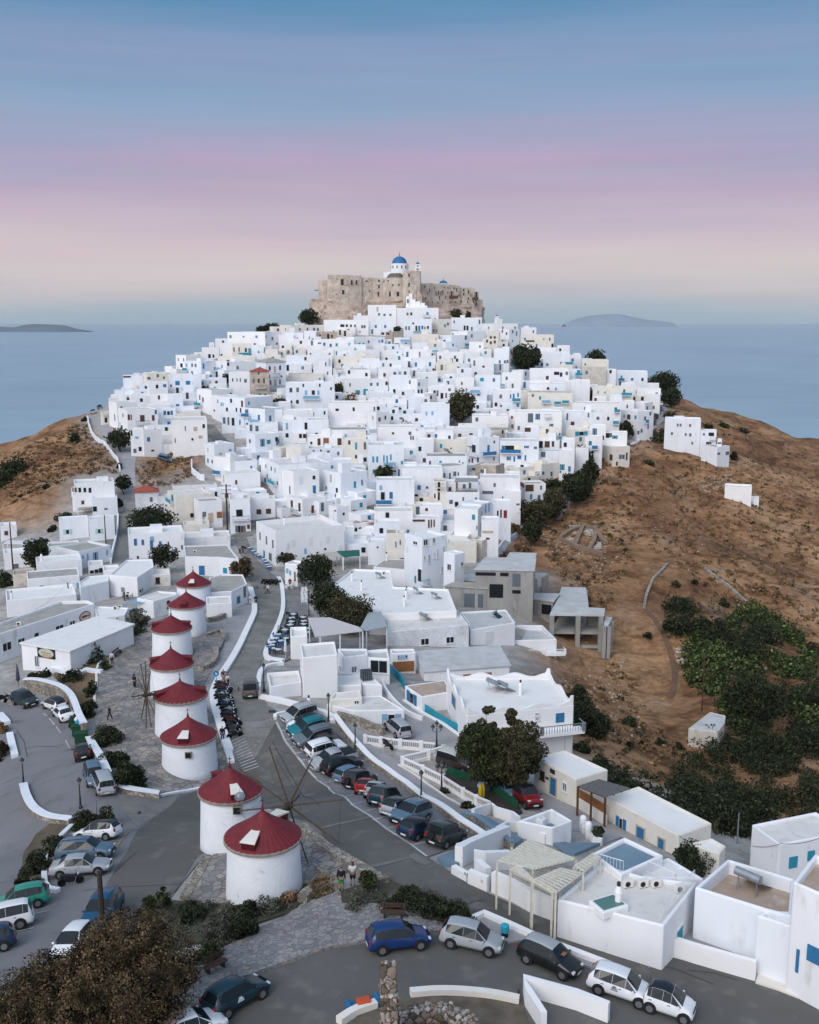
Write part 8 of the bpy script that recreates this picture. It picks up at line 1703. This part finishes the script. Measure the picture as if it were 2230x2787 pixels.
cable(atd('P','785,905',66),atd('P','1590,1305',55.5),.6,'thick black cable sagging along the white roadside houses',.035)
cable(atd('P','1190,580',80),atd('P','1430,562',76),.2,'black cable reaching the mottled roof house');cable(atd('P','1430,562',76),atd('P','1900,430',72),.5,'black cable leaving at the right edge')
cable(atd('P','625,500',78),atd('P','990,578',80),.5,'thin cable between the long house and its outbuilding',.015)
cable(g3_,atd('G','270,1180',150),.5,'cable from the short pole down to the restaurant roof');cable(g1_,g3_,1.5,'long cable between two left utility poles',.015)
# ---------------------------------------------------------------- rooftop equipment
def on_roof(reg,s,dz=0):
 """point of a photo position on the highest roof it falls on"""
 px_,py_=z(reg,s)[0];d=Vector(ray(px_,py_));best=None
 for H in HOUSES:
  if d.z>=-.005:continue
  t=(H.zt-H.par+.03-CZ)/d.z;x,y=t*d.x,t*d.y
  if t<=0:continue
  if in_poly([x],[y],H.P)[0]and(best is None or t<best[0]):best=(t,H,x,y)
 if best:return Vector((best[2],best[3],best[1].zt-best[1].par+.03+dz))
 p=hit(px_,py_);return p
def ac_unit(reg,s,lab,rz=0.3):
 p=on_roof(reg,s);t=thing('air_conditioner',p,rz,lab,'air conditioner','outdoor air conditioning units');MB().box((0,0,.42),(.95,.42,.72)).build('casing',WHITES[3],t,world=False,bevel=.03);MB().lathe([(.26,0),(.26,.03)],n=16,M=Matrix.Translation((-.12,-.215,.42))@Matrix.Rotation(R(90),4,'X')).build('fan',COLS['k'],t,world=False)
 t.scale=(.68,)*3;MB().box((-.3,0,.03),(.08,.5,.06)).box((.3,0,.03),(.08,.5,.06)).build('feet',M_METAL,t,world=False)
for s,lb in(('P 228,905','leftmost air conditioner on the roof terrace'),('P 345,905','second air conditioner on the roof terrace, turned sideways'),('P 448,902','third air conditioner on the roof terrace'),('P 632,945','air conditioner beside the terrace railing'),('P 1405,900','air conditioner on the sunken brown roof'),('H 1425,325','tall beige twin fan unit on the wide white roof'),('H 1270,495','air conditioner on the lower part of the wide white roof'),('G 150,1300','air conditioner on the long restaurant roof'),('G 905,1175','left of two air conditioners near the blue pergola'),('G 942,1165','right of two air conditioners near the blue pergola'),('D 90,1020','air conditioner on the worn grey roof'),('H 1487,310','dark unit on the wide white roof'),('A 1100,965','small air conditioner on a roof below the tall olive tree')):r_,q=s.split();ac_unit(r_,q,lb)
def solar(reg,s,lab,rz=.5,sc=1.0):
 p=on_roof(reg,s);t=thing('solar_heater',p,rz,lab,'solar water heater','solar water heaters');MB().lathe([(.05,-1),(.3,-.95),(.3,.95),(.05,1)],n=16,M=Matrix.Translation((0,0,1.35))@Matrix.Rotation(R(90),4,'Y')).build('tank',M_METAL,t,smooth=False,world=False)
 MB().add([(-.95,.1,1.15),(.95,.1,1.15),(.95,-1.7,.15),(-.95,-1.7,.15),(-.95,.14,1.08),(.95,.14,1.08),(.95,-1.66,.08),(-.95,-1.66,.08)],[(0,3,2,1),(4,5,6,7),(0,1,5,4),(1,2,6,5),(2,3,7,6),(3,0,4,7)]).build('collector',mat('collector',(.015,.02,.03),rough=.15,spec=.7),t,world=False)
 mb=MB()
 for x in(-.7,.7):mb.tube([(x,.2,0),(x,.05,1.1)],.03,4).tube([(x,-.2,0),(x,.05,1.1)],.03,4)
 mb.build('stand',M_METAL,t,world=False);t.scale=(sc*.78,)*3;return t
for s,rz,sc,lb in(('P 1160,950',2.3,1.15,'large solar heater on the sunken brown roof'),('I 690,1240',2.2,1.1,'left solar heater on the scalloped house'),('I 770,1250',2.2,1.0,'right solar heater on the scalloped house'),('I 150,690',2.3,1.0,'solar heater on the whitewashed stone house'),('I 235,520',2.2,.9,'solar heater with round tank at the edge of the wide roof'),('H 1380,360',2.2,.9,'solar heater beside the tall beige unit'),('I 90,480',2.0,.9,'solar heater in the middle of the wide roof'),('E 570,225',2.2,1.1,'solar heater on the grey roof behind the stone house'),('E 455,310',2.2,1.1,'solar heater on the white roof left of the balcony'),('D 430,610',2.0,1.,'solar heater on the white house beside the utility pole'),('I 710,660',1.0,.8,'small solar heater on the stepped pale roof'),('B 740,485',1.0,.9,'dark solar panel on an upper left roof'),('B 345,640',1.0,.9,'solar panel at the left end of town')):r_,q=s.split();solar(r_,q,lb,rz,sc)
cN=0
for s in 'B 597,318|B 683,315|G 95,1110|H 1583,575|H 1597,520|D 790,800|H 1175,380|H 1250,450|I 910,1270|P 150,1070|E 850,375|E 735,362|A 345,490|G 328,800|M 348,205|A 940,940|A 1540,600|E 140,1000|E 280,1010|I 20,500|D 1500,470|C 430,490'.split('|'):
 r_,q=s.split();p=on_roof(r_,q);cN+=1;x_,y_=z(r_,q)[0]
 t=thing('chimney',p,0,None,'chimney','roof chimneys');hh=1.5 if r_!='B' else 2.6;MB().lathe([(.22,-.3),(.2,hh*.7),(.26,hh*.72),(.2,hh*.85),(.1,hh)],p,10).build('flue',WB,t);MB().lathe([(.12,hh),(.12,hh+.22),(.02,hh+.3)],p,8).build('cowl',M_DARKMETAL,t);t['px']=[x_,y_]
tk=on_roof('H','1285,1150');t=thing('water_tank',tk,.3,'dark caged water tank on the low block by the lane','water tank');MB().box((0,0,.65),(1.2,1.1,1.1)).build('tank',mat('tank_dark',(.03,.04,.05),(.05,.06,.07),.5,3),t,world=False,bevel=.08);mb=MB()
for i in range(6):
 for zz in(.15,.42,.69,.96,1.2):mb.box((0,-.57,zz),(1.24,.03,.03)).box((.62,0,zz),(.03,1.14,.03))
 mb.box((-.6+i*.24,-.58,.65),(.03,.03,1.15))
mb.box((0,0,.04),(1.25,1.15,.08)).build('cage',M_METAL,t,world=False)
p=on_roof('P','75,1080');t=thing('skylight',p,.45,'green tinted skylight on the roof terrace','skylight');MB().box((0,0,.2),(1.9,1.5,.5)).build('curb',WB,t,world=False,bevel=.05);MB().box((0,0,.47),(1.5,1.1,.06)).build('glass',mat('skylight_glass',(.10,.20,.18),rough=.2),t,world=False)
def railing(reg,s,zoff,lab,h=.9,m=None):
 P=[on_roof(reg,q)for q in s.split()];t=thing('railing',P[0],0,lab,'railing');mb=MB()
 for a,b_ in zip(P[:-1],P[1:]):
  b_=Vector((b_.x,b_.y,a.z));mb.tube([a+Vector((0,0,h+zoff)),b_+Vector((0,0,h+zoff))],.03,4).tube([a+Vector((0,0,.15+zoff)),b_+Vector((0,0,.15+zoff))],.02,4);n=int((b_-a).length/.22)
  for i in range(n+1):c=a.lerp(b_,i/max(n,1));mb.tube([c+Vector((0,0,zoff)),c+Vector((0,0,h+zoff))],.014,3)
 mb.build('bars',m or COLS['w'],t)
railing('P','480,1180 745,895',.2,'white metal railing down the side of the roof terrace');railing('P','10,770 190,800',.2,'white metal railing below the blue grey roof');railing('P','375,820 600,880 700,900',.2,'white metal railing behind the air conditioners')
st_=px2(z('P','190,1310 225,1310'));t=thing('ladder',st_[0],0,'white wooden steps leaning against the roof terrace','steps');A0=st_[0];mb=MB()
for sx in(-.45,.45):mb.tube([A0+Vector((sx,-.2,0)),A0+Vector((sx+.3,1.3,2.6))],.06,4)
mb.build('stringers',COLS['w'],t);mb=MB()
for i in range(6):f=(i+.6)/6.3;c=A0+Vector((.3*f,-.2+1.5*f,2.6*f));mb.box((c.x,c.y,c.z),(.9,.26,.05))
mb.build('treads',COLS['w'],t)
p=hit(*z('P','1012,1425')[0]);t=thing('cactus',p,0,'tall branched cactus against the white house wall','cactus');mb=MB().tube([p,p+Vector((0,0,2.6))],.12,7)
for a,r_,h in((0,.35,2.2),(2.4,.4,1.9),(3.6,.3,2.4),(5,.35,1.7),(1.2,.25,2.5)):v=Vector((math.cos(a)*r_,math.sin(a)*r_*.4,0));mb.tube([p+Vector((0,0,1.0)),p+v+Vector((0,0,1.2)),p+v+Vector((0,0,h))],.09,6)
mb.build('stem',mat('cactus_green',(.03,.06,.04),(.05,.08,.05),.8,4),t)
# ---------------------------------------------------------------- cafe furniture
def chair_mesh(m):
 mb=MB().box((0,0,.45),(.42,.42,.04));s=mb
 t=thing('chair',(0,0,0));MB().box((0,0,.45),(.44,.42,.05)).build('seat',m,t,world=False);MB().box((0,.2,.72),(.42,.04,.34)).build('backrest',m,t,world=False);l=MB()
 for x in(-.19,.19):
  for y in(-.18,.19):l.box((x,y,.22 if y<0 else.36),(.04,.04,.45 if y<0 else.72))
 l.build('legs',m,t,world=False);return t
def table_mesh(mt,ml,round_=False):
 t=thing('table',(0,0,0));
 if round_:MB().lathe([(.42,.72),(.42,.76)],n=18).build('tabletop',mt,t,world=False)
 else:MB().box((0,0,.74),(.85,.85,.04)).build('tabletop',mt,t,world=False)
 MB().box((0,0,.36),(.07,.07,.7)).box((0,0,.02),(.5,.07,.04)).box((0,0,.02),(.07,.5,.04)).build('leg',ml,t,world=False);return t
FURN={}
def furn(kind,p,rz,lab,group,cat):
 base=FURN[kind]
 if not base[1]:o=base[0];base[1]=True
 else:o=copy_tree(base[0])
 o.location=p;o.rotation_euler=(0,0,rz);o['label']=lab;o['category']=cat;o['group']=group;return o
M_WT=mat('tabletop_white',(.60,.63,.66),rough=.5);M_DK=mat('chair_dark',(.03,.032,.036),rough=.7)
FURN['blue_chair']=[chair_mesh(COLS['b']),False];FURN['dark_chair']=[chair_mesh(M_DK),False];FURN['white_chair']=[chair_mesh(COLS['w']),False];FURN['blue_table']=[table_mesh(M_WT,COLS['b']),False];FURN['dark_table']=[table_mesh(M_WT,M_DK),False];FURN['round_table']=[table_mesh(M_WT,M_METAL,True),False]
rf=random.Random(21)
def set_(reg,x,y,tk,ck,dz,tlab,clab,tg,cg,nch=4,ang=None):
 p=hit(*z(reg,'%f,%f'%(x,y))[0]);p.z=Tf(p.x,p.y)+dz;a0=rf.uniform(0,1.5)if ang is None else ang
 furn(tk,p,a0,tlab,tg,'table')
 for i in range(nch):
  a=a0+i*math.pi*2/nch;q=Vector((p.x+math.sin(a)*.68,p.y-math.cos(a)*.68,0));q.z=Tf(q.x,q.y)+dz;furn(ck,q,a+math.pi,clab,cg,'chair')
for i,(x,y)in enumerate(((520,1000),(545,1025),(570,1045),(592,1060),(630,1090),(645,1110),(658,1135),(670,1150))):
 set_('D',x,y+8,'blue_table','blue_chair',.1,'white topped table, %s from the top of the row along the long white block'%ORD[i],'blue cafe chair beside the long white block','tables along the long white block','blue chairs along the long white block',2,.5)
for i,(x,y)in enumerate(((705,695),(715,665),(700,725),(690,750),(800,720),(795,745),(790,690),(650,790),(750,785),(825,780),(820,810))):
 set_('H',x,y+12,'dark_table','dark_chair',.15,'white topped square table on the cafe terrace by the reed canopy','dark cafe chair on the terrace by the reed canopy','square tables on the cafe terrace','dark chairs on the cafe terrace',4)
for i,(x,y)in enumerate(((580,860),(560,890),(600,830),(570,940),(620,880),(660,860),(550,915),(600,950))):
 set_('H',x,y+10,'round_table','dark_chair' if i%2 else 'blue_chair',.15,'round table with pale top in the corner of the cafe terrace by the street','cafe chair in the street corner of the terrace','round tables in the terrace corner','mixed chairs in the terrace corner',3)
set_('H',680,450,'dark_table','white_chair',.15,'table with white chairs below the small white cafe','white plastic chair at the table below the small white cafe','cafe table','white plastic chairs at the far table',4)
for i in range(14):
 p=hit(*z('H','%d,%d'%(786+(i%2)*28+rf.uniform(-4,4),470+(i//2)*16))[0]);p.z=Tf(p.x,p.y)+.15;furn('white_chair',p,rf.uniform(-.5,.5),'white plastic chair in the double row left of the dark trees','white plastic chairs in a double row','chair')
for i in range(5):p=hit(*z('G','%d,%d'%(1000+i*32,1080-i*8))[0]);p.z=Tf(p.x,p.y)+2.3;
set_('G',1000,1095,'dark_table','dark_chair',.15,'dark table on the restaurant terrace, left of two','dark chair on the restaurant roof terrace','restaurant terrace tables','dark chairs on the restaurant terrace',4);set_('G',1080,1060,'dark_table','dark_chair',.15,'dark table on the restaurant terrace, right of two','dark chair on the restaurant roof terrace','restaurant terrace tables','dark chairs on the restaurant terrace',4)
for k,v in FURN.items():
 if not v[1]:print('unused',k)
def bench(reg,a,b,lab):
 A,B=px2(z(reg,a+' '+b));d=B-A;L_=d.length;ang=math.atan2(d.y,d.x);m=(A+B)/2;t=thing('bench',(m.x,m.y,Tf(m.x,m.y)+.15),ang,lab,'bench');mw=mat('bench_wood',(.055,.03,.022),(.08,.045,.03),.7,5)
 MB().box((0,-.08,.44),(L_,.12,.05)).box((0,.07,.44),(L_,.12,.05)).box((0,.22,.44),(L_,.12,.05)).build('seat',mw,t,world=False);MB().box((0,.33,.64),(L_,.04,.12)).box((0,.35,.80),(L_,.04,.12)).build('backrest',mw,t,world=False)
 for sx in(-1,1):MB().box((sx*(L_/2-.25),.08,.21),(.07,.45,.42)).box((sx*(L_/2-.25),.33,.55),(.06,.06,.6)).build('leg',M_DARKMETAL,t,world=False)
bench('U','580,356','696,356','wooden bench facing the turning circle behind the bright blue hatchback');bench('Q','1375,1020','1525,950','wooden bench on the cobbles beside the big brown tamarisk');bench('J','900,125','950,85','dark bench on the windmill terrace beside a person')
def bin_(reg,s,m,lab,w=1.2,h=1.2,name='rubbish_container',rz=0,cat='rubbish container',group='green rubbish containers'):
 p=hit(*z(reg,s)[0]);t=thing(name,p,rz,lab,cat,group);MB().prism([(-w/2,-.45),(w/2,-.45),(w/2,.45),(-w/2,.45)],.15,h).build('body',m,t,world=False,bevel=.04);MB().box((0,0,h+.04),(w+.1,1.0,.08)).build('rim',m,t,world=False,bevel=.02)
 for sx in(-1,1):MB().lathe([(.09,-.04),(.09,.04)],n=8,M=Matrix.Translation((sx*w*.4,-.4,.09))@Matrix.Rotation(R(90),4,'Y')).build('wheel',M_TYRE,t,world=False)
mg=mat('bin_green',(.008,.045,.02),(.012,.06,.03),.6,3)
bin_('J','640,785',mg,'dark green rubbish container nearest to the black hatchback',1.3,rz=.2);bin_('J','618,725',mg,'overfilled green rubbish container, second in the row',1.3,rz=.2);bin_('J','600,665',mg,'dark rubbish container farthest up the road',1.3,rz=.2)
for i,(x,y,m_,nm)in enumerate(((600,650,COLS['w'],'white'),(622,640,COLS['l'],'pale blue'),(610,690,COLS['w'],'bulging white'),(640,700,COLS['w'],'small white'),(618,715,COLS['t'],'turquoise'),(590,670,M_TRIM,'black'),(632,665,WHITES[3],'cream'),(646,722,COLS['l'],'bright blue'))):
 p=hit(*z('J','%d,%d'%(x,y))[0]);o=MB().lathe([(.05,-.25),(.3,-.1),(.33,.1),(.15,.3),(.05,.42)],(p.x,p.y,p.z+1.35),9).build('rubbish_bag',m_,smooth=True);tag(o,nm+' rubbish bag on the overfilled containers','rubbish bag','rubbish bags on the containers')
p=hit(*z('U','1163,443')[0]);p.z+=.1;t=thing('litter_bin',p,0,'turquoise topped litter bin by the white kerb wall','litter bin');MB().lathe([(.2,0),(.22,.45)],n=14).build('base',M_TRIM,t,world=False);MB().lathe([(.24,.42),(.26,.85),(.2,.9)],n=14).build('liner',mat('turquoise',(.02,.32,.42)),t,world=False)
for s,m_,nm in(('500,772',mat('toy_blue',(.01,.13,.30)),'blue'),):
 p=hit(*z('U',s)[0]);t=thing('playground_spring',p,.35,'blue and orange plastic box lying by the round wall','plastic box');MB().box((0,0,.25),(1.9,.5,.4)).box((-.8,.1,.5),(.25,.5,.25)).box((.8,.1,.5),(.25,.5,.25)).build('frame',m_,t,world=False,bevel=.08);MB().box((0,0,.52),(.75,.5,.22)).build('lid',mat('toy_orange',(.5,.08,.03)),t,world=False,bevel=.06)
t['category']='plastic box';t.name='plastic_box'
p=hit(*z('J','145,335')[0]);t=thing('closed_umbrella',p,0,'closed dark parasol at the end of the retaining wall','parasol');MB().lathe([(.03,0),(.03,.7)],n=6).build('pole',M_DARKMETAL,t,world=False);MB().lathe([(.1,.6),(.28,.9),(.2,1.8),(.05,2.9)],n=10).build('canopy',mat('parasol_dark',(.06,.07,.09)),t,world=False,smooth=True)
p=hit(*z('H','765,222')[0]);t=thing('closed_umbrella',p,0,'closed black parasol behind the little cafe','parasol');MB().lathe([(.03,0),(.03,1.4)],n=6).build('pole',M_DARKMETAL,t,world=False);MB().lathe([(.1,1.3),(.4,1.7),(.3,3),(.05,4)],n=10).build('canopy',M_TRIM,t,world=False,smooth=True)
p=hit(*z('H','655,985')[0]);t=thing('closed_umbrella',p,0,'closed white parasol at the edge of the cafe terrace','parasol');MB().lathe([(.03,0),(.03,.9)],n=6).build('pole',COLS['w'],t,world=False);MB().lathe([(.08,.8),(.25,1.1),(.15,2.1),(.04,3)],n=10).build('canopy',COLS['w'],t,world=False,smooth=True)
p=hit(*z('H','117,1245')[0]);t=thing('traffic_sign',p,0,'round blue traffic sign beside the row of motorbikes','traffic sign');MB().tube([(0,0,0),(0,0,2.2)],.03,6).build('pole',M_METAL,t,world=False);Md=Matrix.Translation((0,-.04,2.3))@Matrix.Rotation(R(90),4,'X');MB().lathe([(.34,-.02),(.34,.02)],n=20,M=Md).build('disc',mat('sign_blue',(.01,.16,.34)),t,world=False);MB().box((-.04,-.07,2.3),(.07,.02,.3)).box((.06,-.07,2.23),(.14,.02,.14)).build('symbol',COLS['w'],t,world=False)
for s in('1495,590 40,230 160',):
 pass
for i,(r_,q,m_)in enumerate((('N','310,665',mat('kayak_yellow',(.5,.33,.02))),('N','330,660',mat('kayak_yellow',(.5,.33,.02))))):
 p=hit(*z(r_,q)[0]);tag(MB().lathe([(.02,0),(.2,.4),(.2,1.2),(.03,1.7)],(p.x,p.y,p.z+.1),10).build('standing_float',m_,smooth=True),'yellow upright float, %s of a pair in the sunken garden'%('left','right')[i],'float','yellow floats')
p=hit(*z('N','325,600')[0]);tag(MB().lathe([(.02,-1.2),(.3,-.8),(.36,0),(.3,.8),(.02,1.2)],n=12,M=Matrix.Translation((p.x,p.y,p.z+1.1))@Matrix.Rotation(1.2,4,'Z')@Matrix.Rotation(R(90),4,'Y')@Matrix.Diagonal((.25,1,1,1))).build('surfboard',mat('board_pale',(.4,.55,.65)),smooth=True),'pale blue surfboard in the sunken garden','surfboard')
# ---------------------------------------------------------------- labels of the remaining houses and chimneys
CN={'b':'blue','t':'teal','l':'pale blue','n':'brown','k':'dark','o':'orange','g':'grey','w':'white framed','r':'red','e':'mint','y':'sandy','m':'lit'}
LM=[(1087,860,'castle'),(1085,985,'pale blue balcony'),(1257,1100,'tall olive tree'),(1445,970,'big dark tree'),(690,1010,'red roofed stone house'),(735,985,'grey hip roof'),(327,1210,'tree by the left street'),(945,1075,'ruined garden'),(1320,1180,'red roofed white house'),(1390,1215,'striped blue pergola'),(1580,1260,'dark tree clump'),(620,1380,'cross armed utility pole'),(380,1330,'small red roofed house'),(835,1470,'long white block'),(910,1130,'walled garden'),(1190,1415,'light blue trimmed house'),(1240,1320,'orange door terrace'),(1010,1310,'spreading green tree'),(870,1310,'bright green tree'),(680,1210,'teal shuttered house'),(1830,1050,'tallest tree at the right end'),(1900,1170,'right hillside houses'),(1700,1210,'tree below a turquoise balcony'),(400,1500,'stepped street'),(100,1600,'tree by the pale blue door'),(300,1290,'palest left street'),(1150,1540,'olive trees of the steep street'),(450,1000,'upper left skyline'),(1600,900,'upper right skyline'),(950,1200,'orange balcony house'),(1130,1240,'blue shuttered white house')]
used_l=set();cand=[]
ORDN=['nearest','second','third','fourth','fifth','sixth','seventh','eighth','ninth','tenth','eleventh','twelfth','thirteenth','fourteenth','fifteenth','sixteenth','seventeenth','eighteenth','nineteenth','twentieth']
todo=[H for H in HOUSES if not getattr(H,'merged',False)]
auto=[H for H in todo if not H.label];buckets={}
for H in auto:
 x,y=H.pxpos;i=min(range(len(LM)),key=lambda q:math.hypot(LM[q][0]-x,LM[q][1]-y));dx,dy=x-LM[i][0],y-LM[i][1]
 rel=('right of' if dx>0 else 'left of')if abs(dx)>abs(dy)*1.1 else('below' if dy>0 else 'above');buckets.setdefault((i,rel),[]).append((math.hypot(dx,dy),H))
for(i,rel),v in buckets.items():
 v.sort(key=lambda q:q[0])
 for r_,(_,H)in enumerate(v):
  wc='cream' if H.wm in WHITES[3:]else 'stone' if H.wm==M_CASTLE else 'white';cs=[]
  for c in H.wcol:
   if CN[c]not in cs:cs.append(CN[c])
  cs.sort(key=lambda c:c in('dark','grey'));rf_={'hip':'hip roofed '}.get(H.roofkind,'')
  wt=('with %s windows'%cs[0]if len(cs)==1 else 'with %s and %s openings'%(cs[0],cs[1]))if cs else 'with blank walls'
  if H.bal:wt+=' and balcony'
  H.label='%s%s house %s, %s %s the %s'%(rf_,wc,wt,ORDN[min(r_,19)],rel,LM[i][2])
for H in todo:
 tag(H.o,H.label,H.cat,'whitewashed houses of the town' if H.cat=='house' else None)
for o in[o for o in bpy.data.objects if o.name.startswith('chimney')and o.parent is None]:
 x,y=o['px'];v=sorted(HOUSES,key=lambda H:math.hypot(H.pxpos[0]-x,H.pxpos[1]-y));H=next(q for q in v if q.label)
 s=H.label.split(',');o['label']=('chimney on the '+(s[1].strip()+' house' if len(s)>1 else s[0]))[:95];del o['px']
seen={}
for o in bpy.data.objects:
 if o.parent is None and o.get('label'):
  w=o['label'].split()
  if len(w)>16:o['label']=' '.join(w[:16])
  # ---------------------------------------------------------------- air: one box of thin haze
hz=MB().box((0,22450,240),(60000,45100,482)).build('haze',mat('haze_dummy',(1,1,1)));hz.data.materials.clear();m=bpy.data.materials.new('haze_air');m.use_nodes=True;t=m.node_tree;t.nodes.clear()
vo=N(t,'ShaderNodeVolumePrincipled');vo.inputs['Color'].default_value=(.93,.97,1,1);vo.inputs['Density'].default_value=0.000013;vo.inputs['Anisotropy'].default_value=0;o_=N(t,'ShaderNodeOutputMaterial');L(t,vo.outputs[0],o_.inputs['Volume']);hz.data.materials.append(m);tag(hz,'thin blue evening haze over the sea','haze',kind='stuff')
print('houses',len(HOUSES))
